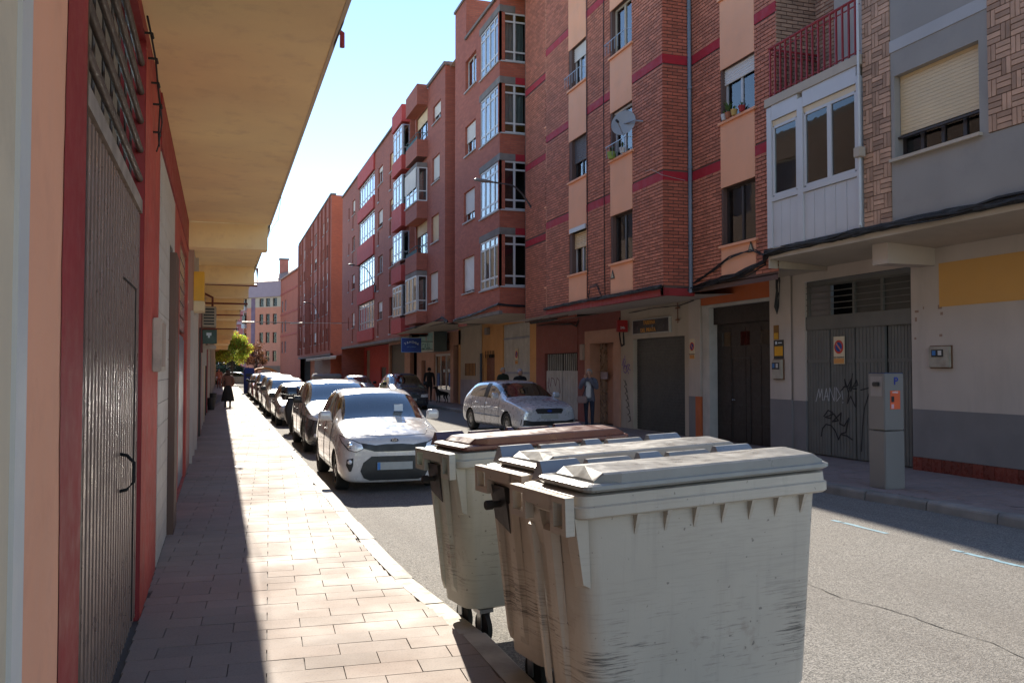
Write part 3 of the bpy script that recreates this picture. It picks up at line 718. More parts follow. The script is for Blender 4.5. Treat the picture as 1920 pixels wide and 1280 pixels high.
# ---- parking meter
P = thing('parking_meter', (9.05, 10.2, .12), 'grey parking ticket machine with blue P and orange sticker on the right kerb', 'parking meter')
pm = Fr((8.85, 10.0), (1, 0), (0, 1)); mg = M('meter_grey', (.19, .175, .165), .45, .05, 2, .1, 90); mg2 = M('meter_side_grey', (.11, .11, .12), .45, .05, 2, .1, 90)
def pbox(n, mt, u0, u1, d0, d1, z0, z1, bv=.01): return box(n, mt, P, pm, u0 * .78, u1 * .78, d0 * .9, d1 * .9, z0, z1, bevel=bv)
pbox('lower_cabinet', mg, 0, .44, 0, .36, .12, .93); pbox('upper_cabinet', mg, .0, .44, .004, .356, .945, 1.74); pbox('blue_lid', M('dull_blue_lid', (.03, .05, .13)), .01, .43, .01, .35, 1.742, 1.752, 0)
pbox('plinth', blackp, .02, .42, .02, .34, .118, .13, 0); 
pbox('panel_recess', M('meter_panel', (.3, .27, .26), .4), -.006, 0, .05, .3, 1.42, 1.7, 0)
pbox('coin_hood', blackp, -.05, -.006, .09, .23, 1.56, 1.62, .01)
sf = Fr((8.85, 10.0), (1, 0), (0, 1))
text('P', 'letter_p', M('deep_blue', (.01, .03, .3), .4), P, sf, .2, 1.63, .15, -.002, .001)
s_ = box('sticker', M('orange_sticker', (.72, .12, .04), .5), P, sf, .1, .27, -.003, 0, 1.24, 1.5)
box('picture', M('sticker_pink', (.6, .35, .4)), s_, sf, .115, .16, -.006, -.003, 1.25, 1.31); box('portrait', blackp, s_, sf, .115, .165, -.006, -.003, 1.34, 1.42)
text('AVISO', 'lettering', whitetxt, s_, sf, .185, 1.475, .035, -.004, .001)

# ---------------------------------------------------------------- red brick building with pink panels (pirate tavern below)
C = thing('brick_building', (9.3, 20, 0), 'red brick apartment building with pink panels and crimson bands above the tavern', 'building')
b1 = FX(9.3); b2 = FX(10.0); ret = FY(17.23); TOP = 15.9
wR = [(18.76, 19.88, z, z + 1.2) for z in (4.43, 7.03, 9.63)]; wL = [(21.52, 22.53, z, z + 1.15) for z in (4.43, 7.03, 9.63)]
pinkR, pinkL = (18.74, 19.97), (21.5, 22.73)
bands = [(6.0, 6.2), (8.62, 8.82), (11.25, 11.45)]
zb = 3.63
mo = mortar
wall('brick_wall', mo, C, b1, 17.23, 24.55, zb, TOP, wR + wL, th=.22)
def infill(fr, a, b, wins, zlo=3.6, zt=TOP):
    zs = [zlo] + [q for w_ in wins for q in (w_[2], w_[3])] + [zt]
    for c, d in zip(zs[::2], zs[1::2]): box('pink_panel', pink, C, fr, a, b, -.02, .02, c, d)
    for w_ in wins: box('pink_ledge', pink, C, fr, a - .08, b + .03, -.07, .05, w_[2] - .05, w_[2] - .001)
infill(b1, *pinkR, wR); infill(b1, *pinkL, wL)
holes = [(pinkR[0] - .005, pinkR[1] + .005, 0, 99), (pinkL[0] - .005, pinkL[1] + .005, 0, 99)] + [(0, 99, a, b) for a, b in bands]
brick_field(C, b1, 17.24, 24.54, 3.66, TOP, holes, brickd, 290)
for a, b in bands:
    for fr_, u0, u1 in ((b1, 17.22, pinkR[0]), (b1, pinkR[1], pinkL[0]), (b1, pinkL[1], 24.55), (ret, 9.3, 10.0), (b2, 15.98, 17.2), (b2, 14.03, 14.74), (b2, 24.55, 28.4)): box('crimson_band', redband, C, fr_, u0, u1, -.018, .02, a, b)

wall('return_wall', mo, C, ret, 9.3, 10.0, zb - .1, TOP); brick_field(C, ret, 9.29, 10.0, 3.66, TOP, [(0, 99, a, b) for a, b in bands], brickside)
# recessed part beside the grey building
w2 = [(14.76, 15.93, 4.38, 5.6), (14.76, 15.93, 6.98, 8.1), (14.76, 15.93, 9.62, 10.8)]
wall('brick_wall', mo, C, b2, 14.03, 17.23, 3.6, TOP, w2, th=.22)
infill(b2, 14.74, 15.98, w2, 3.76)
brick_field(C, b2, 14.03, 17.2, 3.66, TOP, [(14.735, 15.985, 0, 99)] + [(0, 99, a, b) for a, b in bands], brickd)
# far recessed part
w3 = [(25.6, 26.38, 4.45, 5.6), (25.6, 26.38, 7.05, 8.2), (25.6, 26.38, 9.65, 10.8)]
wall('brick_wall', mo, C, b2, 24.55, 28.5, 3.4, TOP, w3); infill(b2, 25.5, 26.4, w3, 3.5)
brick_field(C, b2, 24.55, 28.4, 3.45, TOP, [(25.49, 26.41, 0, 99)] + [(0, 99, a, b) for a, b in bands], brickd)
wall('end_return', mo, C, FY(14.04), 9.99, 10.9, 6.9, TOP); brick_field(C, FY(14.04), 9.99, 10.9, 6.9, 11, [], btan)
wall('far_return', brickA, C, FY(24.55), 9.3, 10.0, 3.5, TOP)
body(C, b2, 14.05, 28, .9, 4, 3.76, TOP); box('roof', creamw, C, FW, 9.25, 14, 14.05, 28.5, TOP, TOP + .2)
body(C, b1, 17.4, 24.4, .6, 2, 3.7, TOP)
# windows
window(C, b1, *wR[0], d=.1, fm=darkf, cols=2, cur=.0, rows=(), label='dark framed window with lace half curtain')
t = MB()
for i in range(20):
    a = 18.82 + i * .05; t.quad((9.5 + .012 * math.sin(i * 2), a, 4.5), (9.5 + .012 * math.sin(i * 2 + 2), a + .05, 4.5), (9.5 + .012 * math.sin(i * 2 + 2), a + .05, 5.15), (9.5 + .012 * math.sin(i * 2), a, 5.15))
t.build('curtain', curt, C, recalc=False)
window(C, b1, *wR[1], d=.1, fm=whitef, cols=2, cur=.5, shut=.06, shm=shutw); window(C, b1, *wR[2], d=.1, fm=creamw, cols=2, cur=.4, shut=.04, shm=shutw)
o = window(C, b1, *wL[0], d=.12, fm=whitef, cols=2, shut=.42, shm=shutc, cur=.7); box('shutter_box', whitef, o, b1, 21.5, 22.6, -.06, .1, 5.58, 5.7)
window(C, b1, *wL[1], d=.12, fm=darkf, cols=2, shut=.62, shm=shutg, cur=.5); window(C, b1, *wL[2], d=.12, fm=whitef, cols=3, shut=.36, shm=shutw, cur=.4)
window(C, b2, *w2[0], d=.1, fm=darkf, cols=2, cur=.6); window(C, b2, *w2[1], d=.1, fm=whitef, cols=2, shut=.3, shm=shutw, cur=.4); window(C, b2, *w2[2], d=.1, fm=whitef, cols=2, shut=.2, shm=shutw)
for k, q in enumerate(w3): window(C, b2, *q, d=.1, fm=whitef, cols=1, shut=(.3, .6, .5)[k], shm=(shutc, shutg, shutw)[k])
# small railings in front of the upper sills
for a, b, z in ((18.7, 20.0, 9.66), (21.45, 22.7, 9.66), (18.7, 19.95, 7.06)):
    m = MB(); m.tube([(9.27, a, z + .28), (9.12, a + .05, z + .28), (9.12, b - .05, z + .28), (9.27, b, z + .28)], .01, 5)
    for i in range(7): m.tube([(9.12, a + .1 + i * (b - a - .2) / 6, z), (9.12, a + .1 + i * (b - a - .2) / 6, z + .28)], .007, 4)
    m.build('window_railing', metalg, C)
# fascia and soffit of the overhang
m = MB(); m.box(b1, 17.2, 24.56, -.03, .1, 3.43, 3.6); m.box(ret, 9.27, 10.05, -.03, .1, 3.432, 3.598); m.build('red_fascia', darkred, C)
m = MB(); m.quad((9.28, 17.2, 3.44), (9.28, 28.4, 3.40), (11.1, 28.4, 3.5), (11.1, 17.2, 3.52)); m.build('soffit', whitew, C, recalc=False)
box('orange_lintel_band', orangep, C, g, 15.86, 18.69, -.03, .1, 3.34, 3.7)
wall('soffit_upstand', mo, C, b2, 14.05, 17.23, 3.5, 3.62)
m = MB(); m.quad((10.0, 14.05, 3.7), (10.0, 17.23, 3.6), (11.1, 17.23, 3.7), (11.1, 14.05, 3.72)); m.build('soffit', creamw, C, recalc=False)
# drainpipe, dish, plant pots: things of their own
m = MB(); m.tube([(9.93, 17.16, 3.5), (9.93, 17.16, 13.3)], .045, 10)
for z in (4.6, 6.3, 8.1, 9.9): m.lathe((9.93, 17.16, z), (0, 0, 1), [(.055, -.03), (.055, .03)], 10)
tag(m.build('drainpipe', M('blue_grey_pipe', (.17, .2, .24), .5), None, smooth=True, auto=40), 'blue grey drainpipe in the corner of the red brick building', 'drainpipe')
t = thing('satellite_dish', (9.25, 18.45, 7.35), 'round grey satellite dish in front of the pink panelled window', 'satellite dish')
m = MB(); ax = Vector((-.75, -.62, .22)).normalized()
m.lathe((9.0, 18.62, 7.62), ax, [(0, -.06), (.12, -.052), (.22, -.03), (.31, 0), (.315, .006), (.3, .004), (.2, -.022), (0, -.048)], 28); m.build('dish', M('dish_grey', (.3, .3, .3), .5), t, smooth=True)
m = MB(); c0 = Vector((9.0, 18.62, 7.62)); m.tube([c0 - ax * .06, (9.12, 18.3, 7.6), (9.28, 18.15, 7.55)], .02); m.tube([c0 + Vector((0, 0, -.3)), c0 + ax * .35 + Vector((0, 0, -.12))], .012); m.build('arm', metalg, t)
m = MB(); m.lathe(c0 + ax * .35 + Vector((0, 0, -.12)), ax, [(.03, -.05), (.03, .05)], 8); m.build('receiver', blackp, t)
leafm = M('leaf', (.06, .11, .03), .6, .3, 5, 0, island=.4)
def potplant(x, y, z, pm, lab, r=.08, h=.12, leaves=40, lh=.22, seed=1, grp=None):
    t = thing('potted_plant', (x, y, z), lab, 'plant', grp); m = MB(); m.lathe((x, y, z), (0, 0, 1), [(r * .7, 0), (r, h), (r * .9, h), (r * .85, h - .02), (0, h - .02)], 12); m.build('pot', pm, t)
    rr = random.Random(seed); m = MB()
    for i in range(leaves):
        a = rr.uniform(0, 6.28); l = rr.uniform(.4, 1) * lh; c = Vector((x, y, z + h)); tip = c + Vector((math.cos(a) * l * .5, math.sin(a) * l * .5, l * rr.uniform(.4, 1))); s = Vector((-math.sin(a), math.cos(a), 0)) * .014; md = c.lerp(tip, .6) + Vector((0, 0, .03))
        m.add([c, md + s, tip, md - s], [(0, 1, 2, 3)])
    m.build('foliage', leafm, t, recalc=False)
terra = M('terracotta', (.4, .14, .07), .8)
for i, (y, pm_, lb) in enumerate(((15.75, whitef, 'white flowerpot at the left end of the pink ledge by the drainpipe'), (15.6, terra, 'terracotta pot with a spiky plant on the pink ledge'), (15.38, M('yellow_pot', (.5, .33, .1)), 'yellowish pot in the middle of the pink ledge'), (15.1, M('red_trough', (.35, .03, .03)), 'red pot at the right end of the pink ledge'))):
    potplant(9.93, y, 6.985, pm_, lb, .075, .12, (8, 50, 12, 10)[i], (.1, .28, .12, .1)[i], i)
potplant(9.2, 19.7, 7.03, M('green_trough', (.25, .35, .08)), 'green trough with plants under the satellite dish', .12, .16, 50, .2, 8)
potplant(9.2, 19.1, 7.03, whitef, 'white pot under the satellite dish', .08, .13, 30, .2, 9)
# fascia cables
bundle('cable_bundle', [(9.22, 17.25, 3.62), (9.22, 19, 3.63), (9.22, 21.5, 3.62), (9.22, 24.5, 3.6), (9.9, 25, 3.5), (9.95, 28, 3.45)], 11, .016, .045, 'black cables along the dark red fascia over the tavern', .3, 5)
bundle('cable_bundle', [(9.24, 21.3, 3.65), (9.22, 21.1, 3.95), (9.22, 20.7, 3.98), (9.22, 20.4, 3.68)], 3, .01, .04, 'tangled loop of cable between the two pink panels', .1, 6)
bundle('cable_bundle', [(11.02, 18.9, 3.5), (11.02, 19.6, 3.42), (11.02, 21, 3.44), (11.02, 22.5, 3.4)], 2, .012, .02, 'cable clipped under the soffit above the tavern sign', .3, 7)
bundle('cable_bundle', [(9.28, 21.4, 3.7), (9.28, 21.42, 8), (9.28, 21.4, 13)], 2, .012, .015, 'black cable running up the brick right of the left pink strip', .4, 8)
bundle('cable_bundle', [(9.28, 20.3, 3.7), (9.28, 20.32, 4.4), (9.28, 20.35, 9), (9.28, 20.3, 13)], 2, .012, .012, 'black cable running up the brick left of the right pink strip', .4, 9)
m = MB(); m.tube([(9.25, 18.0, 6.35), (9.2, 17.6, 6.3), (9.25, 17.2, 6.1), (9.8, 17.15, 6.0)], .006, 4); tag(m.build('thin_wire', M('pale_wire', (.4, .33, .3)), None), 'thin pale wire drooping across the brick corner', 'wire')
m = MB(); m.prism([(20.32 - .32 + 19.85 - 19.85, 4.2), (19.9, 3.95), (20.1, 3.95)], FX(9.27), -.01, .005); 
for y, x, lb in ((19.82, 9.27, 'small triangular gas sign on the pink panel beside the cables'), (14.88, 9.97, 'small triangular gas sign on the pink panel above the brown garage')):
    z = 4.12 if x > 9.5 else 4.05; m = MB(); m.prism([(y - .11, z), (y + .11, z), (y, z + .22)], FX(x), -.012, 0); t = m.build('triangle_sign', M('sign_dark', (.05, .05, .04)), None); tag(t, lb, 'sign')
    m = MB(); m.prism([(y - .07, z + .025), (y + .07, z + .025), (y, z + .165)], FX(x), -.016, -.012); m.build('sign_face', M('sign_pale', (.4, .36, .25)), t)

box('light_stop_core', dkroom, C, FW, 12.1, 14, 15.9, 30.4, 0, 3.7)  # added block, keeps sunlight from leaking in behind the tavern front
# ---- ground floor of the brick building
box('white_frame', wmetal, C, g, 18.3, 18.62, -.02, .3, .12, 3.33); box('white_frame_head', wmetal, C, g, 15.86, 18.3, -.02, .3, 3.26, 3.335)
gd = box('garage_door', bdoor, C, g, 15.86, 18.3, .2, .25, .12, 3.26)
for r in range(6):
    z = .14 + r * .44
    for k in range(4): piece('door_panel', bdoor, gd, g, 15.9 + k * .6, 15.9 + k * .6 + .58, .188, .2, z, z + .41)
for k in range(3): piece('door_window', glassm, gd, g, 16.15 + k * .78, 16.15 + k * .78 + .36, .183, .19, 2.35, 2.66); 
box('door_head', bdoor, C, g, 15.86, 18.3, .1, .2, 2.86, 3.26)
m = MB(); m.box(g, 16.9, 17.65, .176, .186, .16, .18).box(g, 16.9, 16.92, .176, .186, .18, 2.05).box(g, 17.63, 17.65, .176, .186, .18, 2.05).box(g, 16.9, 17.65, .176, .186, 2.05, 2.07); m.build('wicket_outline', blackp, C)
m = MB(); m.tube([(11.27, 17.55, 1.1), (11.22, 17.55, 1.1), (11.22, 17.45, 1.1)], .012); m.build('door_handle', metalg, C)
# pillar between garage and tavern
box('pillar', whitew, C, g, 18.66, 19.2, -.06, .2, 1.14, 3.5); box('pillar_dado', dgrey, C, g, 18.88, 19.2, -.066, .2, .12, 1.14); box('pillar_orange_dado', orangep, C, g, 18.66, 18.88, -.066, .2, .12, 1.14)
vado(19.02, 2.05, 'cream and yellow no parking sign on the white pillar beside the tavern', x=11.04, wid=.24, hh=.5)
wall('tavern_wall', creamw, C, g, 19.2, 23.2, .12, 3.6, [(19.5, 22.4, .12, 2.65), (23.2, 23.21, 1, 2)], th=.25)
rs = box('roller_shutter', gshut, C, g, 19.5, 22.4, .14, .17, .12, 2.65)
for i in range(32): piece('shutter_slat', gshut, rs, g, 19.52, 22.38, .118, .14, .13 + i * .0787, .13 + i * .0787 + .066)
sg = thing('tavern_sign', (11.1, 21.2, 2.78), 'dark tavern sign with gold lettering above the grey roller shutter', 'sign')
box('board', M('sign_black', (.018, .016, .022), .4), sg, g, 20.2, 22.26, -.07, -.01, 2.79, 3.15); m = MB(); m.box(g, 20.17, 22.29, -.075, 0, 3.15, 3.175).box(g, 20.17, 22.29, -.075, 0, 2.765, 2.79).box(g, 20.17, 20.2, -.075, 0, 2.79, 3.15).box(g, 22.26, 22.29, -.075, 0, 2.79, 3.15); m.build('sign_frame', wmetal, sg)
gold = M('gold_lettering', (.62, .27, .03), .5)
text('TABERNA', 'lettering', gold, sg, g, 21.28, 3.065, .15, -.074, .002, True, 1.05); text('DEL PIRATA', 'lettering', gold, sg, g, 21.35, 2.865, .15, -.074, .002, True, 1.1); text('\u2020', 'ornament', whitetxt, sg, g, 21.1, 2.96, .08, -.074, .002, True)
for y in (21.98, 20.45):
    text('\u2261', 'emblem', M('sign_grey_print', (.12, .11, .13)), sg, g, y, 2.93, .16, -.074, .002, True)
rs_ = thing('red_sign_box', (11.0, 22.75, 2.7), 'small red square sign box hanging at the tavern corner', 'sign'); box('box', M('sign_red_box', (.32, .015, .02), .4), rs_, FW, 10.72, 11.05, 22.62, 22.72, 2.86, 3.2, bevel=.01); text('24h', 'lettering', whitetxt, rs_, FY(22.615), 10.88, 2.98, .1, -.003, .001)
# rusty iron bracket
m = MB(); m.tube([(11.05, 19.75, 3.5), (11.05, 19.75, 2.98)], .012); m.tube([(11.05, 19.68, 3.36), (11.05, 19.85, 3.36)], .022); m.tube([(11.05, 19.68, 3.06), (11.05, 19.85, 3.06)], .022); tag(m.build('iron_bracket', M('rust', (.18, .07, .035), .8), None), 'rusty iron bracket right of the tavern sign', 'bracket')
gm = M('purple_spray', (.16, .08, .35), .8); m = MB()
for L in ([(0, .5), (.2, 1), (.25, .1), (.5, .9), (.4, .4), (.7, .5), (.6, .1), (.9, .6), (1.2, .55), (.9, .2), (1.3, .1)], [(.4, 1.4), (.45, 1.0), (.2, 1.1)], [(.2, 0), (.5, -.2), (.8, .1), (1., -.25)]): m.strip(sc(L, 23.1, 1.75, .42, .32), .02, g, -.004)
m.build('graffiti', gm, C)['label'] = 'purple tag on the wall left of the roller shutter'
m = MB()
for i in range(6):
    z = 1.5 - i * .2; m.strip([(23.0 - i * .06, z), (22.85 - i * .06, z - .14), (22.98 - i * .05, z - .2)], .016, g, -.004); m.strip([(22.9 - i * .06, z - .02), (22.8 - i * .05, z - .17)], .016, g, -.004)
m.build('graffiti', bk, C)['label'] = 'black vertical scrawl left of the roller shutter'
# portal
m = MB(); m.box(g, 23.2, 23.62, -.05, .3, .12, 3.0).box(g, 25.35, 25.75, -.05, .3, .12, 3.0).box(g, 23.62, 25.35, -.05, .3, 2.6, 3.0); m.build('portal_surround', stone, C)
box('portal_fascia', plum, C, g, 23.2, 26.2, -.02, .3, 3.0, 3.52)
body(C, g, 23.62, 25.35, .7, 2.2, .12, 2.6, dkroom, 'hallway'); m = MB(); m.box(g, 23.62, 23.9, .55, .66, .12, 2.6).box(g, 24.4, 24.46, .5, .56, .12, 2.2).box(g, 23.9, 23.96, .5, .56, .12, 2.2).box(g, 23.9, 24.46, .5, .56, 2.2, 2.28).box(g, 25.0, 25.35, .3, .4, .12, 2.6); m.build('portal_frame', M('brass_frame', (.4, .33, .25), .3, metal=.6), C)
box('pane', glassm, C, g, 23.96, 24.4, .52, .53, .14, 2.2); box('portal_side_wall', stone, C, g, 24.46, 25.0, .4, .6, .12, 2.6); box('notice_plate', M('pale_plate', (.4, .36, .42)), C, g, 24.75, 25.25, .28, .3, 1.5, 1.72)
t = box('mailbox_unit', M('beige_box', (.36, .28, .24), .6), None, g, 25.78, 26.0, -.12, -.01, 2.1, 2.6); tag(t, 'narrow beige electrical cabinet fixed left of the portal', 'electrical box')
# plum wall with grey double door
wall('plum_wall', plum, C, g, 25.75, 30.4, .12, 3.5, [(26.45, 29.5, .12, 2.35)], th=.15)
box('plum_lintel', plum, C, g, 26.4, 29.6, -.03, .0, 2.36, 3.3)
body(C, g, 26.45, 29.5, .4, .5, .12, 2.35, black, 'door_dark')
for a, b in ((26.5, 27.9), (27.95, 29.45)):
    lf = box('door_leaf', wmetal, C, g, a, b, .06, .1, .14, 1.75)
    for i in range(8): piece('bar', wmetal, lf, g, a + .05 + i * (b - a - .1) / 7.5, a + .085 + i * (b - a - .1) / 7.5, .06, .085, 1.75, 2.33)
    for i in range(6): piece('board', wmetal, lf, g, a + i * (b - a) / 6 + .012, a + (i + 1) * (b - a) / 6 - .012, .048, .06, .16, 1.72)
m = MB(); m.strip(sc([(0, 0), (.2, 1), (.5, .2), (.7, 1), (1.2, .9), (1.5, .3), (1.8, 1), (2.2, .8), (2.4, -.2), (1.8, -.6), (.4, -.3), (0, .6)], 29.3, 1.1, .5, .4), .025, g, .046); m.build('graffiti', M('faded_plum_spray', (.2, .1, .12)), C)['label'] = 'faded plum scrawl on the grey double door'
bundle('cable_bundle', [(10.95, 22.95, 3.3), (10.95, 22.95, 2.8), (10.95, 22.8, 2.45), (10.95, 22.65, 2.5), (10.95, 22.7, 2.9)], 3, .014, .03, 'looped cables below the red square sign', .1, 12)
bundle('cable_bundle', [(11.0, 26.1, 3.4), (11.0, 26.3, 3.2), (11.0, 26.7, 3.3), (11.0, 28, 3.35), (11.0, 30, 3.4)], 3, .012, .03, 'cables under the soffit over the plum wall', .2, 13)

# ---------------------------------------------------------------- deep red brick building with glazed corner bays
B = thing('brick_building', (9.2, 32, 0), 'deep red brick building with four stacked white glazed corner bays', 'building')
bf = FX(9.2); bs = FY(28.9); br_ = FX(10.3)
Z4 = [(4.7, 6.5), (7.38, 9.1), (10.08, 11.82), (12.62, 14.35)]
op = [(28.9, 31.3, a, b) for a, b in Z4]; sw = [(32.1, 33.75, 4.8, 6.2), (32.05, 33.6, 7.6, 8.82), (31.93, 33.42, 10.23, 11.42), (31.84, 33.4, 12.8, 14.05)]
wall('brick_wall', brickB, B, bf, 28.9, 35.0, 3.75, 14.9, op + sw, th=.2)
wall('side_wall', brickB, B, bs, 9.2, 10.3, 3.75, 14.9, [(9.2, 10.22, a, b) for a, b in Z4], th=.2)
wall('recess_wall', brickB, B, br_, 24.6, 28.9, 3.4, 14.9); wall('upper_block', brickB, B, bf, 33.3, 35.0, 14.9, 16.6); wall('upper_block', brickB, B, FY(33.3), 9.2, 12, 14.9, 16.6)
wall('far_side', brickB, B, FY(35.0), 9.2, 10, 3.7, 16.6)
box('coping', concr, B, bf, 28.85, 33.3, -.08, .3, 14.9, 15.0); box('coping', concr, B, FW, 9.3, 10.6, 28.85, 29.1, 14.9, 15.0); box('coping', concr, B, bf, 33.25, 35.05, -.06, .3, 16.6, 16.7)
body(B, bf, 29.2, 34.9, 1.2, 3, 3.8, 14.8); box('roof', creamw, B, FW, 9.4, 14, 24.6, 35, 14.88, 14.89)
for k, (a, b) in enumerate(Z4):
    box('concrete_band', concr, B, bf, 28.86, 31.4, -.012, .1, b, b + .24); box('concrete_band', concr, B, bs, 9.19, 9.78, -.012, .1, b, b + .24)
    if k < 3: box('crimson_band', redband, B, bs, 9.78, 10.3, -.01, .1, b, b + .24)
    w1_ = window(B, bf, 28.98, 31.3, a, b, d=.02, fm=whitef, cols=4, rows=(.2, .82), ft=.07, cur=.0, sill=greyl, sillout=.05, label='glazed corner bay')
    wx = window(B, bs, 9.28, 10.22, a, b, d=.02, fm=whitef, cols=2, rows=(.2, .82), ft=.06, cur=(.0, .0, .9, .9)[k], sill=greyl)
    if k in (2, 3): box('wood_blind', woodf, wx, bs, 9.34, 10.16, .1, .13, b - .3, b - .06)
    if k == 2: box('wood_blind', woodf, wx, bs, 9.34, 10.16, .1, .13, a + .06, a + .3)
    box('corner_post', whitef, wx, FW, 9.2, 9.28, 28.9, 28.98, a, b)
    box('bay_floor', dkroom, B, FW, 9.3, 10.3, 29.0, 31.3, a - .1, a - .01)
for k, q in enumerate(sw): window(B, bf, *q, d=.12, fm=whitef, cols=2, shut=(.96, .75, .6, 0)[k], shm=shutw, sill=greyl, cur=.5)
m = MB(); m.box(bf, 28.88, 35, -.02, .1, 3.72, 3.84); m.build('bottom_edge', concr, B)
m = MB(); m.quad((9.2, 28.88, 3.75), (9.2, 35, 3.68), (11.1, 35, 3.7), (11.1, 28.88, 3.75)); m.quad((10.3, 24.6, 3.4), (10.3, 28.88, 3.4), (11.1, 28.88, 3.5), (11.1, 24.6, 3.5)); m.build('soffit', creamw, B, recalc=False)
bundle('cable_bundle', [(9.15, 35, 3.78), (9.13, 32, 3.9), (9.13, 28.85, 4.05), (10.2, 28.8, 4.0), (10.25, 28.6, 3.4), (10.2, 26, 3.4)], 7, .02, .05, 'black cables along the foot of the deep red brick building', .35, 21)
# base
wall('orange_wall', ochw, B, g, 30.4, 41.5, .12, 3.8, [(31.1, 34.45, .12, 3.62), (35.55, 37.0, .12, 2.45)], th=.2)
gd = box('garage_door', wmetal, B, g, 31.1, 34.45, .08, .12, .12, 3.62)
for i in range(13): piece('board', wmetal, gd, g, 31.12 + i * .256, 31.12 + i * .256 + .235, .06, .08, 3.12 if 0 else 3.1, 3.6); piece('board', wmetal, gd, g, 31.12 + i * .256, 31.12 + i * .256 + .235, .06, .08, .15, 3.0)
for z in (3.0, 1.62): box('door_rail', M('blue_grey_rail', (.3, .31, .36)), gd, g, 31.1, 34.45, .045, .06, z, z + .08)
box('wicket', wmetal, gd, g, 32.1, 33.2, .04, .058, .2, 1.55); vado(32.75, 2.0, 'faded no parking sign on the pale garage door of the orange wall', x=11.14, wid=.34, hh=.62)
dd = box('brown_door', M('red_brown_door', (.2, .07, .04), .6), B, g, 35.55, 37.0, .1, .15, .12, 2.3)
for i in range(6): piece('door_bar', bdoor, dd, g, 35.6 + i * .24, 35.63 + i * .24, -.03, -.01, 2.3, 2.6)
wall('cream_wall', creamw, B, Fr((11.08, 0), (0, 1), (1, 0)), 37.4, 41.0, 1.3, 3.82, [(38.4, 40.3, 1.5, 2.08)], th=.2); box('mauve_dado', M('mauve_dado', (.36, .31, .34), .7), B, g, 37.4, 41.0, -.03, .1, .12, 1.31)
m = MB()
for i in range(8): m.box(g, 38.45 + i * .24, 38.48 + i * .24, -.03, -.01, 1.5, 2.08)
m.build('window_bars', bdoor, B); box('small_window', glassm, B, g, 38.4, 40.3, .1, .11, 1.5, 2.08)
m = MB(); m.tube([(11.0, 37.25, .12), (11.0, 37.25, 2.5)], .06, 8); tag(m.build('drainpipe', M('dark_blue_pipe', (.05, .07, .1), .5), None), 'dark blue drainpipe between the orange wall and the cream wall', 'drainpipe')
m = MB(); m.box(FW, 10.95, 11.1, 36.2, 36.6, 3.3, 3.6); tag(m.build('electrical_box', M('grey_box', (.25, .22, .2)), None), 'small grey electrical boxes under the cables on the orange wall', 'electrical box')

box('light_stop_core', dkroom, B, FW, 12.1, 14, 30.4, 41, 0, 3.9)  # added block against light from behind the orange wall
# ---------------------------------------------------------------- building with projecting enclosures (shops below)
A = thing('brick_building', (9.1, 40, 0), 'brown red brick building with green and blue shop signs below', 'building')
af = FX(9.1); a_s = FY(36.3); a_r = FX(9.7)
SW = [(37.55, 39.2, 4.8, 6.15), (37.42, 38.85, 7.5, 8.72), (37.3, 38.7, 10.2, 11.36), (37.1, 38.6, 12.88, 13.7)]
wall('brick_wall', brickA, A, af, 36.3, 42.4, 3.8, 14.9, SW + [(39.7, 42.2, a, b) for a, b in ((4.5, 6.15), (7.2, 8.8), (9.9, 11.4), (12.7, 14.1))], th=.2)
wall('side_wall', brickA, A, a_s, 9.1, 9.75, 3.8, 14.9); wall('recess_wall', brickA, A, a_r, 34.9, 36.3, 3.6, 14.9)
box('coping', concr, A, af, 36.25, 39.6, -.08, .3, 14.9, 15.05); box('coping', concr, A, FW, 9.18, 10.5, 36.22, 36.45, 14.9, 15.05)
body(A, af, 36.6, 42.3, .4, 3, 3.8, 14.8); box('roof', creamw, A, FW, 9.3, 14, 35, 44.6, 14.86, 14.88)
for k, q in enumerate(SW): window(A, af, *q, d=.12, fm=whitef, cols=2, shut=(.9, .95, .9, .65)[k], shm=(shutw, shutc, shutw, shutw)[k], sill=greyl, cur=.5)
ee = FX(8.6); es = FY(39.7)
for k, (a, b) in enumerate(((4.5, 6.15), (7.2, 8.8), (9.62, 11.2), (12.5, 14.1))):
    # cantilevered box
    base_z = a - .8 if k else 3.95
    box('balcony_parapet', brickA, A, FW, 8.6, 9.1, 39.7, 42.3, base_z, a)
    if k in (0, 2):
        wq = window(A, ee, 39.72, 42.28, a, b, d=.0, fm=whitef, cols=3, rows=(.3,), ft=.07, shut=(.0, 0, .62, 0)[k], sill=greyl); window(A, es, 8.66, 9.1, a, b, d=.0, fm=whitef, cols=1, rows=(.3,), ft=.05)
        box('bay_top', concr, A, FW, 8.6, 9.1, 39.7, 42.3, b, b + .22)
    else:
        m = MB(); m.tube([(8.62, 39.75, a + .32), (8.62, 42.25, a + .32)], .02); m.tube([(8.62, 39.75, a + .18), (8.62, 42.25, a + .18)], .015); m.tube([(8.62, 39.75, a + .32), (9.1, 39.72, a + .32)], .02)
        m.box(ee, 39.75, 42.25, .02, .03, a, a + .16); m.build('balcony_railing', M('teal_rail', (.05, .11, .12)), A)
        window(A, af, 39.72, 42.18, a, b, d=.12, fm=darkf, cols=3, rows=(.35,), shut=.35, shm=shutc)
box('top_balcony_hood', brickA, A, FW, 8.6, 9.1, 39.7, 42.3, 14.15, 15.1)
m = MB(); m.box(af, 36.28, 42.4, -.03, .1, 3.76, 3.9); m.build('bottom_edge', concr, A)
m = MB(); m.quad((8.6, 36.28, 3.82), (8.6, 44.5, 3.6), (11.1, 44.5, 3.72), (11.1, 36.28, 3.82)); m.build('soffit', creamw, A, recalc=False)
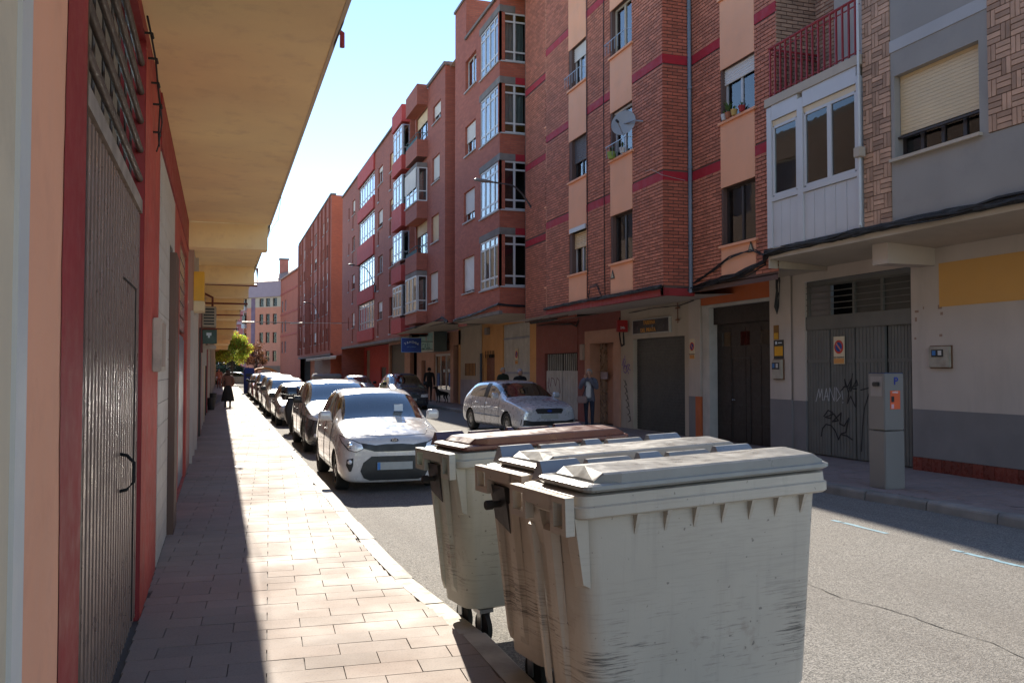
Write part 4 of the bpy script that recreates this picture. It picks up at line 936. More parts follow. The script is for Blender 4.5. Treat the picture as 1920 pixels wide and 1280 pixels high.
bundle('cable_bundle', [(9.0, 35.5, 3.8), (9.0, 36.5, 4.05), (9.0, 38.5, 3.9), (8.55, 39.8, 3.75), (8.55, 42, 3.75)], 5, .022, .05, 'black cables under the brown red brick building by the shop signs', .4, 22)
# shop fronts
wall('shop_wall', stone, A, g, 41.0, 60.2, .12, 3.7, [(41.1, 42.5, .12, 3.0), (43.1, 46.7, .12, 2.62), (48.7, 49.8, .12, 2.3), (51, 53, .12, 3.2), (54.7, 59.8, .12, 3.45)], th=.25)
body(A, g, 41.1, 53, .8, 2, .12, 3.2, dkroom, 'shop_interior')
m = MB()
for u in (43.1, 44.35, 45.5, 46.6): m.box(g, u, u + .1, .1, .16, .12, 2.62)
m.box(g, 43.2, 46.6, .104, .156, .12, .75).box(g, 43.2, 46.6, .104, .156, 2.5, 2.62); sf_ = m.build('shop_front', whitef, A)
for u in (43.2, 44.45, 45.6): piece('pane', glassm, sf_, g, u, u + 1., .12, .13, .75, 2.5)
for u in (43.3, 45.8): box('blue_poster', M('poster_blue', (.08, .14, .35)), sf_, g, u, u + .5, .1, .104, .9, 1.6)
for u in (44.6, 43.6): box('white_poster', whitetxt, sf_, g, u, u + .35, .096, .1, 1.65, 1.8)
box('grey_shutter', gshut, A, g, 54.7, 59.8, .15, .2, .12, 3.45); box('dark_door', bdoor, A, g, 41.1, 42.5, .5, .55, .12, 3.0); box('shop_door', bdoor, A, g, 48.7, 49.8, .2, .25, .12, 2.3)
t = thing('shop_sign', (10.2, 46, 2.7), 'pale green light box sign over the glass shop front', 'sign')
tg_ = M('turquoise_sign', (.25, .46, .44), .5); fr_ = Fr((10.25, 0), (0, 1), (1, 0))
box('sign_box', M('sign_case', (.08, .11, .11), .5), t, fr_, 43.2, 46.6, .02, .7, 2.72, 3.72); m = MB(); m.box(fr_, 43.2, 46.6, -.01, .02, 3.66, 3.74).box(fr_, 43.2, 46.6, -.01, .02, 2.7, 2.78).box(fr_, 43.2, 43.35, -.01, .02, 2.78, 3.66).box(fr_, 46.45, 46.6, -.01, .02, 2.78, 3.66); m.build('sign_frame', wmetal, t)
box('sign_face', tg_, t, fr_, 43.35, 46.45, .0, .02, 2.78, 3.66)
text('Tu', 'lettering', M('sign_pink', (.55, .2, .22)), t, fr_, 44.9, 3.42, .34, -.004, .002, True); text('C/A.S.L', 'lettering', M('sign_dark_teal', (.04, .16, .18)), t, fr_, 44.9, 3.0, .42, -.004, .002, True, 1.5)
t = thing('bakery_sign', (9.2, 44.5, 2.75), 'blue hanging sign with white arched lettering beside the green sign', 'sign')
s2 = FY(43.2); box('panel', bluesign, t, s2, 8.62, 9.62, 0, .16, 2.66, 3.36, bevel=.01); m = MB(); m.box(s2, 8.6, 9.64, -.01, .0, 3.35, 3.38).box(s2, 8.6, 9.64, -.01, 0, 2.64, 2.67).box(s2, 8.59, 8.62, -.01, 0, 2.67, 3.35); m.build('sign_frame', M('sign_edge_blue', (.2, .35, .6)), t)
for i, ch in enumerate('TAHONA'):
    a = (i - 2.5) * .26; text(ch, 'lettering', whitetxt, t, s2, 9.12 + math.sin(a) * .52, 3.16 - (1 - math.cos(a)) * .45, .15, -.004, .002, False, 1., 'CENTER', -a * .9)
text('pan y dulces', 'lettering', M('sign_light_blue', (.15, .3, .6)), t, s2, 9.12, 2.93, .09, -.004, .002)
m = MB(); m.tube([(9.62, 43.28, 3.2), (11.1, 43.28, 3.2)], .02); m.tube([(9.62, 43.28, 2.8), (11.1, 43.28, 2.8)], .02); m.build('bracket', blackp, t)

# ---------------------------------------------------------------- long red building with recessed glazed bays
A2 = thing('apartment_building', (9.3, 60, 0), 'long red apartment building with salmon bands and glazed balcony bays', 'building')
cf = FX(9.3)
ops = []
bayR = [(12.9, 14.58), (10.15, 11.95), (7.5, 9.0), (4.6, 6.2)]; bayL = [(12.95, 14.6), (10.4, 12.1), (7.2, 9.15), (4.45, 6.3)]
for a, b in bayR: ops.append((44.9, 47.1, a, b))
for a, b in bayL: ops.append((55.6, 62.2, a, b))
wc = []
for z in (4.85, 7.68, 10.5, 13.2):
    for u in (48.7, 52.6): wc.append((u, u + 1.6, z, z + 1.1))
    wc.append((64.1, 65.5, z - .0, z + 1.1)); wc.append((67.0, 67.5, z, z + .9))
ng = [(u + .3, u + .75, z - 1.0, z - .15) for z in (4.85, 7.68, 10.5, 13.2) for u in (49.6, 53.6, 64.6)]
ng = [q for q in ng if q[2] > 3.8]
wall('brick_wall', brickA, A2, cf, 44.5, 71.0, 3.55, 15.6, ops + wc + ng, th=.22); wall('side_wall', brickA, A2, FY(44.5), 9.3, 14, 3.6, 15.6); wall('end_wall', brickA, A2, FY(71.0), 9.3, 14, 0, 15.6)
for z0, z1 in ((3.7, 4.45), (6.3, 7.2), (9.15, 10.4), (12.1, 12.95), (14.6, 15.6)): box('red_panel', redpanel, A2, cf, 55.5, 62.3, -.1, .1, z0, z1); box('red_panel', redpanel, A2, FW, 8.85, 9.35, 44.6, 47.3, z0 + (.1 if z0 > 4 else 0), z1)
box('coping', concr, A2, cf, 44.4, 71.05, -.1, .3, 15.6, 15.7)
for k, (a, b) in enumerate(bayL):
    window(A2, cf, 55.6, 62.2, a, b, d=.05, fm=(whitef, whitef, greyf, greyf)[k], cols=6, rows=(.28, .85), ft=.09, cur=(.5, .4, .5, .4)[k], sill=greyl)
for k, (a, b) in enumerate(bayR):
    window(A2, FX(8.9), 44.75, 47.15, a, b, d=.0, fm=whitef, cols=3, rows=(.28, .8), ft=.08, cur=.4); window(A2, FY(44.7), 8.95, 9.3, a, b, d=0, fm=greyf, cols=1, rows=(.28,), ft=.05)
for i, q in enumerate(wc): window(A2, cf, *q, d=.12, fm=whitef if i % 3 else darkf, cols=2 if q[1] - q[0] > .8 else 1, shut=(.0, .6, .9, .3, .75)[i % 5], shm=shutw if i % 4 else shutc, sill=greyl)
m = MB()
for q in ng: m.box(cf, q[0], q[1], .15, .16, q[2], q[3])
m.build('dark_niches', glassm, A2)
m = MB()
for q in ng: m.box(cf, q[0] - .05, q[1] + .05, -.05, .03, q[2] - .08, q[2])
m.build('niche_sills', greyl, A2)
m = MB(); m.box(cf, 44.4, 71, -.05, .1, 3.4, 3.56); m.build('bottom_edge', concr, A2); m = MB(); m.quad((9.25, 44.4, 3.42), (9.25, 71, 3.42), (11.1, 71, 3.6), (11.1, 44.4, 3.6)); m.build('soffit', creamw, A2, recalc=False)
body(A2, cf, 44.8, 70.8, 1.4, 3, 3.6, 15.5); box('roof', creamw, A2, FW, 9.4, 14, 44.5, 71, 15.58, 15.59)
wall('red_wall', redpanel, A2, g, 60.2, 71.0, .12, 3.55, [(61.1, 63.4, .12, 1.95), (68.2, 70.2, .12, 3.3)], th=.2); box('grille_door', gshut, A2, g, 61.1, 63.4, .1, .15, .12, 1.95); box('beige_door', M('beige_shop_door', (.3, .22, .16)), A2, g, 68.2, 70.2, .1, .15, .12, 3.3)

box('light_stop_core', dkroom, A2, FW, 12.1, 14, 41, 71, 0, 3.7)  # added block, shuts out light behind the shop fronts
# ---------------------------------------------------------------- taller ribbed building, orange side
A3 = thing('apartment_building', (9.3, 90, 0), 'tall ribbed red brick building with a bright orange red side wall and an awning', 'building')
df = FX(9.3); o3 = []
for z in (4.3, 6.85, 9.4, 11.95, 14.5):
    for u, wd in ((80.5, 1.6), (84, 1.3), (87, .8), (90.5, 2.4), (94.5, 2.4), (99, 1.2), (103, 2.2), (107.5, 2.2)): o3.append((u, u + wd, z, z + 1.25))
wall('brick_wall', brickA, A3, df, 78.5, 112, 3.2, 17.3, o3, th=.25); wall('side_wall', brickO, A3, FY(78.5), 9.3, 16, 0, 17.3)
m = MB()
for i in range(21): m.box(df, 79.4 + i * 1.6, 79.6 + i * 1.6, -.16, .0, 3.5, 17.2)
m2 = []
for i in range(21):
    u = 79.4 + i * 1.6
    if not any(q[0] - .2 < u < q[1] for q in o3[:8]): piece('rib', brickA, A3, df, u, u + .2, -.16, 0, 3.5, 17.2)
for i, q in enumerate(o3): window(A3, df, *q, d=.1, fm=whitef if i % 3 else darkf, cols=2, ft=.07, shut=(0, .5, .3, .8, 0)[i % 5], sill=greyl)
body(A3, df, 78.8, 111.8, .8, 3, 3.3, 17.2); box('coping', concr, A3, df, 78.4, 112, -.1, .4, 17.3, 17.45); box('roof', creamw, A3, FW, 9.5, 16, 78.5, 112, 17.28, 17.29)
box('bottom_edge', concr, A3, df, 78.5, 112, -.05, .2, 3.05, 3.22); m = MB(); m.quad((9.3, 78.5, 3.1), (9.3, 112, 3.1), (11.1, 112, 3.1), (11.1, 78.5, 3.1)); m.build('soffit', creamw, A3, recalc=False)
wall('shop_wall', M('maroon_shopfront', (.14, .02, .018), .5), A3, FX(10.5), 72.2, 104, .12, 3.1); wall('shop_side', darkred, A3, FY(72.2), 10.5, 12, .12, 3.1); box('shop_roof', concr, A3, FW, 10.45, 14, 72.2, 78.5, 3.1, 3.25); wall('orange_shop', M('orange_shop_wall', (.5, .16, .07)), A3, FX(10.8), 104, 112, .12, 3.1); box('shop_corner', darkred, A3, FW, 10.2, 10.5, 72.2, 72.5, .12, 3.1)
aw = thing('awning', (9.6, 85, 2.8), 'long pale striped awning over the maroon shop front', 'awning'); m = MB(); n = 40
for i in range(n):
    a = 72.3 + i * .65; m.quad((10.5, a, 3.12), (10.5, a + .65, 3.12), (9.0, a + .65, 2.92), (9.0, a, 2.92)); m.quad((9.0, a, 2.92), (9.0, a + .65, 2.92), (9.0, a + .5, 2.66), (9.0, a + .15, 2.66))
m.build('canopy', M('awning_cloth', (.5, .46, .4), .8, dirt=.3), aw, recalc=False); m = MB(); m.tube([(9.02, 72.3, 2.9), (9.02, 98.3, 2.9)], .03); m.build('front_bar', whitef, aw)

# ---------------------------------------------------------------- the bend: orange and beige buildings, and the one across the end
A4 = thing('apartment_building', (9.5, 120, 0), 'orange brick building with a glazed corner beyond the tall ribbed one', 'building')
f4 = Fr((9.6, 112.5), (-1.3, 18), (1, .1)); L4 = 18
wall('brick_wall', brickO, A4, f4, 0, L4, 0, 14.6, [(u, u + 1.6, z, z + 1.6) for z in (4.1, 7.0, 9.9) for u in (12.5, 15.5)]); box('roof_slab', M('roof_tile_far', (.4, .22, .16)), A4, f4, 0, L4, -.2, 8, 14.6, 14.8)
for z in (6.4, 9.4, 12.4): box('brick_band', M('orange_band', (.42, .07, .04)), A4, f4, 0, L4, -.05, 0, z, z + .25)
for z in (4.1, 7.0, 9.9):
    for u in (12.5, 15.5): window(A4, f4, u, u + 1.6, z, z + 1.6, d=.1, fm=greyf, cols=2)
body(A4, f4, .3, L4, .6, 2, .1, 14.4)
A5 = thing('apartment_building', (6, 132, 0), 'beige and salmon building with a mauve top storey closing the street', 'building')
f5 = Fr((3.75, 136), (4.65, -5.2), (.6, .55)); L5 = 7.0
beige = M('beige_salmon_render', (.72, .28, .17), .85, .05); mauve = M('mauve_grey_render', (.42, .31, .34), .85, .05); cr5 = M('pale_beige_render', (.6, .47, .34), .85, .05)
o5 = [(u, u + .8, z, z + 1.55) for z in (2.95, 5.65, 8.35) for u in (2.6, 3.9, 5.3)] + [(u, u + .85, 11.0, 12.2) for u in (2.6, 3.9, 5.3)]
wall('wall', beige, A5, f5, 0, L5, 0, 10.9, [q for q in o5 if q[2] < 10], th=.3); wall('upper_wall', cr5, A5, f5, 0, L5, 10.9, 12.4, [q for q in o5 if q[2] > 10], th=.3)
box('top_storey', mauve, A5, f5, -.2, L5 + .1, -.25, 3, 12.4, 14.6); box('mauve_strip', M('violet_strip', (.24, .15, .2)), A5, f5, .95, 1.75, -.03, .1, 3, 12.3)
for q in o5: window(A5, f5, *q, d=.15, fm=darkf, cols=2, ft=.06)
body(A5, f5, .2, L5, .7, 3, .2, 12.2); box('side', beige, A5, f5, L5, L5 + .3, 0, 10, 0, 14.4); box('corner_side', beige, A5, f5, -.02, 0.0, .01, 8, 0, 12.4)
for z in (3.1, 5.8, 8.5, 11.1): box('balcony', whitef, A5, f5, -.7, -.02, -.4, .6, z - .6, z); box('balcony_glass', glassm, A5, f5, -.65, -.05, -.3, .5, z, z + 1.3)
m = MB(); m.add([f5.p(-.3, -.3, 14.6), f5.p(L5 + 3, -.3, 14.6), f5.p(L5 + 3, 8, 17.6), f5.p(3.5, 8, 17.6), f5.p(L5 + 3, 8, 14.6), f5.p(-.3, 8, 14.6)], [(0, 1, 2, 3), (0, 3, 5), (1, 4, 2), (0, 5, 4, 1)]); m.build('roof', M('roof_tile', (.34, .2, .15), .8, .2, 4), A5)
box('chimney', M('chimney_brick', (.42, .15, .11)), A5, FW, 8.6, 9.9, 138, 139, 15, 18.6); box('chimney_cap', gshut, A5, FW, 8.5, 10, 137.9, 139.1, 18.6, 18.8)
box('base_band', M('beige_base', (.3, .18, .12)), A5, f5, 3.2, L5, -.05, 0, 0, 2.3)
A6 = thing('apartment_building', (1, 176, 0), 'distant red and mauve building across the end of the street', 'building')
f6 = FY(176); o6 = [(u, u + 1.6, z, z + 1.6) for z in (2.5, 5.4, 8.3, 11.2) for u in (-4, -1, 1.6, 4.2, 7)]
wall('wall', M('distant_red_wall', (.42, .15, .14), .85), A6, f6, -14, 14, 0, 14.3, o6, th=.3)
for q in o6: window(A6, f6, *q, d=.1, fm=whitef, cols=2, ft=.1)
for z in (2.2, 5.1, 8.0, 10.9): box('balcony_band', mauve, A6, f6, .8, 6.6, -.5, 0, z - .5, z)
body(A6, f6, -13.8, 13.8, .6, 3, .1, 14.2); m = MB(); m.add([(-15, 175.5, 14.3), (15, 175.5, 14.3), (12, 182, 16.6), (-12, 182, 16.6)], [(0, 1, 2, 3)]); m.build('roof', M('roof_tile'  , (.3, .16, .12)), A6, recalc=False)
m = MB(); m.tube([(1.5, 180, 15), (1.5, 180, 19.5)], .12); m.box(FW, .9, 2.1, 179.8, 180.2, 15.5, 17.6); m.build('chimney', M('chimney_brick', (.3, .1, .1)), A6)
# hedge / dark greenery at the end of the road, behind the tree
m = MB(); rr = random.Random(4)
for i in range(5200):
    c = Vector((rr.uniform(-4, 3.9), rr.uniform(127, 131), 0)); c.z = rr.uniform(.1, 2.6 + .6 * math.sin(c.x * 1.3)); s = rr.uniform(.08, .17); n_ = Vector((rr.uniform(-1, 1), rr.uniform(-1, 1), rr.uniform(-1, 1))).normalized(); a = n_.orthogonal().normalized() * s; b = n_.cross(a)
    m.add([c - a, c + b, c + a, c - b], [(0, 1, 2, 3)])
tag(m.build('hedge', M('hedge_leaf', (.025, .05, .02), .6, .3, 3, 0, island=.4), None, recalc=False), 'dark hedge at the far end of the road below the tree', 'hedge', kind='stuff')

# ---------------------------------------------------------------- left side: near building with overhang
L1 = thing('red_building', (-.5, 6, 0), 'nearest building on the left with salmon and dark red wall under a tan overhang', 'building')
lf = FL(-.5)
wall('wall', cream, L1, lf, -4, 2.5, 0, 4.17); box('metal_strip', stripgrey, L1, lf, 2.5, 2.63, -.012, .05, .1, 4.17)
wall('salmon_wall', salmon, L1, lf, 2.63, 3.25, 0, 4.17)
m = MB(); z = .1
ys = []
while z < 4.2: ys.append((3.23 + .025 * math.sin(z * 2.3) + rnd.uniform(-.006, .006), z)); z += .12
m.add([lf.p(y, -.003, z) for y, z in ys] + [lf.p(3.7, -.003, z) for y, z in ys], [(i, i + 1, i + 1 + len(ys), i + len(ys)) for i in range(len(ys) - 1)]); m.build('dark_red_paint', darkred, L1, recalc=False)
wall('red_wall', darkred, L1, lf, 3.25, 8.0, 0, 4.17, [(3.7, 6.45, 0, 4.06)], th=.16)
m = MB(); m.add([lf.p(y, -.002, z) for y, z in ((6.45, .1), (8.0, .1), (8.0, 4.0), (6.45, 4.0))], [(0, 1, 2, 3)]); m.build('worn_red_pillar_face', rust, L1, recalc=False)
body(L1, lf, 3.6, 6.6, .5, .6, 0, 4.1, black, 'dark_inside')
# ribbed metal door
dr = box('metal_door', M('door_groove', (.025, .02, .018), .6), L1, lf, 3.78, 6.43, .06, .09, .14, 2.86)
n = 23; wd = (6.41 - 3.8) / n
for i in range(n):
    a = 3.8 + i * wd; 
    piece('door_rib', doorrib, dr, lf, a + wd * .26, a + wd * .74, .02, .06, .16, 2.84)
box('door_head_rail', M('dusty_rail', (.28, .22, .18), .8, .3, 6, .6, 50), dr, lf, 3.78, 6.43, .01, .09, 2.86, 2.95)
m = MB(); m.box(lf, 6.1, 6.108, .014, .024, .2, 2.32).box(lf, 5.35, 6.1, .014, .024, 2.312, 2.32); m.build('wicket_gap', black, dr)
m = MB(); m.tube([(-.53, 5.33, 1.33), (-.485, 5.33, 1.32), (-.45, 5.33, 1.28), (-.45, 5.33, 1.17), (-.485, 5.33, 1.13), (-.53, 5.33, 1.12)], .0095, 8); m.build('door_handle', black, dr, smooth=True)
m = MB(); m.lathe((-.53, 5.33, 1.4), (1, 0, 0), [(.018, 0), (.018, .01), (0, .01)], 12); m.build('lock', blackp, dr)
# transom grille
gr = box('transom_jamb', bdoor, L1, lf, 3.7, 3.76, .0, .1, .1, 4.05)
grm = M('dusty_pipe', (.10, .07, .055), .55, .25, 6, .3, 40, metal=.2)
for k in range(5):
    m = MB(); z = 3.1 + k * .2; m.tube([lf.p(3.84, .03, z), lf.p(6.45, .03, z)], .022, 10); m.build('grille_bar', grm, L1, smooth=True, auto=50)
for k in range(7): m = MB(); y = 4.1 + k * .36; m.tube([lf.p(y, .075, 2.95), lf.p(y, .075, 4.05)], .009, 6); m.build('grille_rod', grm, L1)
# tiled shutter panel, brown jamb
crt = M('cream_panel', (.50, .44, .38), .55, .08, 2, .2, 40, dirt=.25, dcol=(.3, .22, .17))
wall('panel_backing', M('panel_gap', (.12, .1, .09)), L1, Fr((-.505, 0), (0, 1), (-1, 0)), 8.0, 10.6, 0, 3.72)
z = .13; k = 0
while z < 3.6:
    for a, b in ((8.03, 8.8), (8.81, 9.56)): piece('wall_tile', crt, L1, lf, a, b, -.006, .01, z, z + .19)
    if z > 3.0: piece('wall_tile', crt, L1, lf, 9.57, 10.55, -.006, .01, z, z + .19)
    z += .197; k += 1
box('brown_jamb', M('brown_jamb_paint', (.12, .06, .04), .6, dirt=.2), L1, lf, 9.6, 10.2, -.07, .05, .1, 3.0); box('painted_opening', black, L1, lf, 10.2, 10.55, -.004, .02, .1, 3.0)  # flat black slab on the wall, its colour stands for an opening's shade
wall('red_wall', rust, L1, lf, 10.55, 15.2, 0, 3.8, [(12.1, 14.7, .12, 3.55)], th=.12)
box('red_header', darkred, L1, lf, 8.0, 15.2, -.012, .05, 3.72, 4.17)
gl = box('grey_door', M('blue_grey_door', (.2, .21, .24), .4, dirt=.3), L1, lf, 12.1, 14.7, .05, .08, .12, 2.3)
for i in range(6): piece('door_slat', M('blue_grey_door', (.2, .21, .24)), gl, lf, 12.12 + i * .43, 12.5 + i * .43, .035, .05, .15, 2.25)
gb = M('glass_block', (.22, .2, .18), .15)
for i in range(6):
    for k in range(6): piece('glass_block', gb, L1, lf, 12.14 + i * .43, 12.14 + i * .43 + .39, .03, .07, 2.36 + k * .2, 2.36 + k * .2 + .17)
body(L1, lf, 12.1, 14.7, .1, .11, .12, 3.55, M('grout_brown', (.12, .07, .05)), 'grout')
# wall to soffit strip and soffit
m = MB(); xe = .75
m.quad((-.5, -4, 4.17), (xe, -4, 4.17), (xe, 14.85, 4.17), (-.5, 14.85, 4.17)); m.build('soffit', soffit, L1, recalc=False)
box('slab_edge', cream, L1, FW, xe, xe + .03, -4, 14.85, 4.165, 4.5); 
wall('upper_wall', brickL, L1, Fr((xe + .01, 0), (0, 1), (-1, 0)), -4, 14.85, 4.5, 9.8, [(u, u + 1.4, z, z + 1.3) for z in (5.3, 7.9) for u in (-2, 1.6, 5.2, 8.8, 12.4)], th=.2)  # unseen upper storeys, built for bounce light and kept low for skylight
m = MB(); 
for z in (5.3, 7.9):
    for u in (-2, 1.6, 5.2, 8.8, 12.4): m.box(Fr((xe - .1, 0), (0, 1), (-1, 0)), u, u + 1.4, 0, .05, z, z + 1.3)
m.build('upper_panes', M('pale_shutter_far', (.5, .48, .45), .5), L1); box('roof', creamw, L1, FW, -9, xe, -4, 14.85, 9.8, 10)
box('soffit_beam', soffit, L1, FW, -.5, xe - .02, 14.87, 15.25, 3.76, 4.3)
# meter box on the red pillar, wires
t = thing('meter_box', (-.5, 7.65, 1.8), 'pale meter box on the worn red pillar of the left wall', 'meter box'); box('box', M('dusty_beige', (.42, .34, .27), .6, dirt=.5), t, lf, 7.3, 7.95, -.07, 0, 1.78, 2.2, bevel=.01); box('lid', M('dusty_beige2', (.36, .26, .2)), t, lf, 7.34, 7.6, -.085, -.07, 1.82, 2.16); box('lid', crt, t, lf, 7.65, 7.92, -.082, -.07, 1.84, 2.14)
m = MB(); P_ = [(-.47, 6.1, 4.1), (-.46, 6.3, 4.05), (-.45, 6.6, 3.98), (-.455, 6.9, 3.9), (-.45, 7.1, 3.8), (-.46, 7.15, 3.6), (-.455, 7.16, 3.5)]
m.tube(P_, .007, 5); m.tube([(-.46, 7.16, 3.9), (-.44, 7.2, 3.7), (-.46, 7.18, 3.52), (-.47, 7.1, 3.45)], .006, 5)
for p in P_[1:6:1]: m.tube([(-.5, p[1] - .03, p[2]), (p[0] + .01, p[1] - .03, p[2]), (p[0] + .01, p[1] + .03, p[2] - .01)], .009, 5)
tag(m.build('hanging_wire', cable, None), 'short black wire clipped to the red wall high up by the grille', 'wire')
bundle('edge_cable', [(xe + .01, -3, 4.2), (xe + .01, 6, 4.18), (xe + .01, 14, 4.19), (xe + .0, 22, 4.16), (xe - .02, 40, 4.1), (xe - .05, 60, 4.1)], 2, .010, .022, 'black cable run along the outer edge of the tan overhang', .35, 31)
bundle('edge_cable', [(xe + .03, 12, 4.2), (xe + .12, 13.5, 4.5), (xe + .15, 15, 4.3), (xe + .03, 17, 4.2)], 1, .006, .03, 'loose thin wire looping off the overhang edge', .5, 32)
# a dark lamp hook at the very top edge of the overhang
m = MB(); m.tube([(xe, 6.4, 4.3), (xe + .08, 6.42, 4.26), (xe + .08, 6.42, 4.16)], .02); tag(m.build('iron_hook', darkred, None), 'small dark red iron hook at the top edge of the overhang', 'hook')

# ---------------------------------------------------------------- left buildings beyond
def leftb(y0, y1, cols, lab, zs=4.12, beams=(), xo=.76, seed=0, door=None, top=10):
    t = thing('building', (-.5, y0, 0), lab, 'building'); rr = random.Random(seed); y = y0; k = 0; n_ops = []
    m = MB(); m.quad((-.5, y0, zs), (xo, y0, zs), (xo, y1, zs), (-.5, y1, zs)); m.build('soffit', soffit, t, recalc=False)
    for b in beams: box('soffit_beam', soffit, t, FW, -.5, xo - .02, b, b + .35, zs - .38, zs + .05)
    box('slab_edge', cream, t, FW, xo, xo + .03, y0, y1, zs - .005, zs + .3)
    q = Fr((xo + .01, 0), (0, 1), (-1, 0)); ow = []; u = y0 + 1.2
    while u < y1 - 2: ow += [(u, u + 1.4, z, z + 1.3) for z in (5.3, 7.9)]; u += 3.6
    wall('upper_wall', brickL if seed % 2 else cream, t, q, y0, y1, zs + .3, top, ow, th=.1)  # out of view, height kept low so skylight reaches the facades opposite
    m = MB(); [m.box(Fr((xo - .1, 0), (0, 1), (-1, 0)), a, b, 0, .05, c, d) for a, b, c, d in ow]
    if ow: m.build('upper_panes', M('pale_shutter_far', (.5, .48, .45), .5), t)
    box('roof', creamw, t, FW, -9, xo, y0, y1, top, top + .2)
    while y < y1 - .05:
        wdt = min(rr.uniform(1.1, 2.2), y1 - y); c = cols[k % len(cols)]
        if k % 2 == 0: wall('wall', c, t, lf, y, y + wdt, 0, zs); 
        else:
            wall('wall', c, t, lf, y, y + wdt, 0, zs, [(y + .1, y + wdt - .1, .12, 2.7)], th=.12)
            dm = door[k // 2 % len(door)] if door else gshut
            dl = box('door', dm, t, lf, y + .1, y + wdt - .1, .08, .12, .12, 2.7)
            nn = 5
            for i in range(nn): piece('door_slat', dm, dl, lf, y + .14, y + wdt - .14, .066, .08, .2 + i * .5, .2 + i * .5 + .46)
            if k % 4 == 1: box('door_frame', (darkred, whitew, bdoor)[k % 3], t, lf, y + .02, y + .12, -.05, .1, .12, 2.85); box('door_frame', (darkred, whitew, bdoor)[k % 3], t, lf, y + wdt - .12, y + wdt - .02, -.05, .1, .12, 2.85)
        if k % 3 == 2: box('pilaster', c, t, lf, y + wdt - .25, y + wdt, -.06, .05, .1, zs)
        y += wdt; k += 1
    return t
pkw = M('dull_pink_wall', (.42, .24, .2), .8, dirt=.3)
L2 = leftb(15.25, 24.2, [pkw, pkw, whitew, cream], 'second building on the left with pinkish wall and dark red door', 4.15, (21.0,), .76, 3, [darkred, wmetal])
L3 = leftb(24.2, 42, [whitew, darkred, cream, pkw], 'third building on the left with white pilasters behind the air conditioner', 4.15, (25.2, 30.2, 36), .76, 5, [gshut, darkred, wmetal])
L4_ = leftb(42, 80, [cream, pkw, whitew], 'fourth building on the left with shop shutters in shade', 4.1, (44, 52, 60, 70), .76, 8, [wmetal, gshut])
L5_ = leftb(80, 112, [pkw, salmon, cream], 'pinkish building closing the left row before the crossing', 4.05, (88, 98), .76, 11, [wmetal, gshut])
# yellow light box sign
t = thing('yellow_sign', (-.3, 19, 3), 'yellow box sign projecting from the left wall under the overhang', 'sign'); box('upper_half', M('yellow_plastic', (.72, .38, .02), .4), t, FW, -.5, -.3, 18.2, 18.9, 3.14, 3.72, bevel=.01); box('lower_half', M('cream_plastic', (.7, .55, .33), .4), t, FW, -.5, -.29, 18.2, 18.9, 2.94, 3.14, bevel=.01)
# dark red pipe and bracket
rp = M('dark_red_pipe', (.17, .03, .025), .5)
m = MB(); m.tube([(-.42, 22.5, 2.2), (-.42, 22.5, 3.87), (.86, 22.5, 3.87), (.86, 22.5, 4.3)], .032, 8); tag(m.build('red_pipe', rp, None, smooth=True, auto=50), 'dark red pipe crossing under the left overhang and turning up at its edge', 'pipe')
for y, z, lb in ((28, 3.8, 'second dark red tie bar under the left overhang'), (34, 3.8, 'third dark red tie bar under the left overhang, small'), (41, 3.6, 'farthest dark red tie bar under the left overhang')):
    m = MB(); m.tube([(-.5, y, z), (.8, y, z)], .03); tag(m.build('tie_bar', rp, None), lb, 'pipe', 'tie bars under the overhang')
# air conditioner
t = thing('air_conditioner', (-.2, 25.2, 2.9), 'beige air conditioner unit hung on the left wall above the green sign', 'air conditioner')
acm = M('ac_beige', (.42, .35, .28), .6, dirt=.3); box('casing', acm, t, FW, -.46, -.1, 25, 25.8, 2.95, 3.5, bevel=.015)
for i in range(6): piece('louvre', blackp, t, FW, -.42, -.15, 24.985, 25.0, 3.0 + i * .08, 3.045 + i * .08)
m = MB(); m.tube([(-.5, 25.1, 2.9), (-.08, 25.1, 2.9)], .02); m.tube([(-.5, 25.7, 2.9), (-.08, 25.7, 2.9)], .02); m.tube([(-.2, 25.2, 3.5), (-.2, 25.1, 3.75), (-.4, 25.1, 3.85)], .03); m.build('bracket', rp, t)
t = thing('green_sign', (-.1, 25.6, 2.3), 'dark green box sign under the air conditioner', 'sign'); box('box', M('dark_green_sign', (.02, .06, .05), .4), t, FW, -.48, -.08, 25.3, 25.6, 2.5, 2.88, bevel=.01); box('white_mark', whitetxt, t, FW, -.35, -.22, 25.294, 25.3, 2.72, 2.8); box('white_mark', whitetxt, t, FW, -.31, -.26, 25.294, 25.3, 2.66, 2.72)
t = thing('pale_canopy', (-.1, 26, 2.3), 'small pale canopy ledge below the green sign', 'canopy'); box('slab', whitew, t, FW, -.5, -.1, 26, 27, 2.38, 2.48); box('bracket', whitew, t, FW, -.5, -.35, 26, 26.1, 1.9, 2.38)
# small dark planters / objects at the foot of the wall
for y, x, lb in ((38.5, -.32, 'dark planter against the left wall beyond the woman'), (46, -.3, 'second dark planter against the left wall, farther away')):
    m = MB(); m.lathe((x, y, .12), (0, 0, 1), [(.13, 0), (.18, .5), (.15, .5), (.14, .45), (0, .45)], 14); q = m.build('planter', blackp, None); tag(q, lb, 'planter')
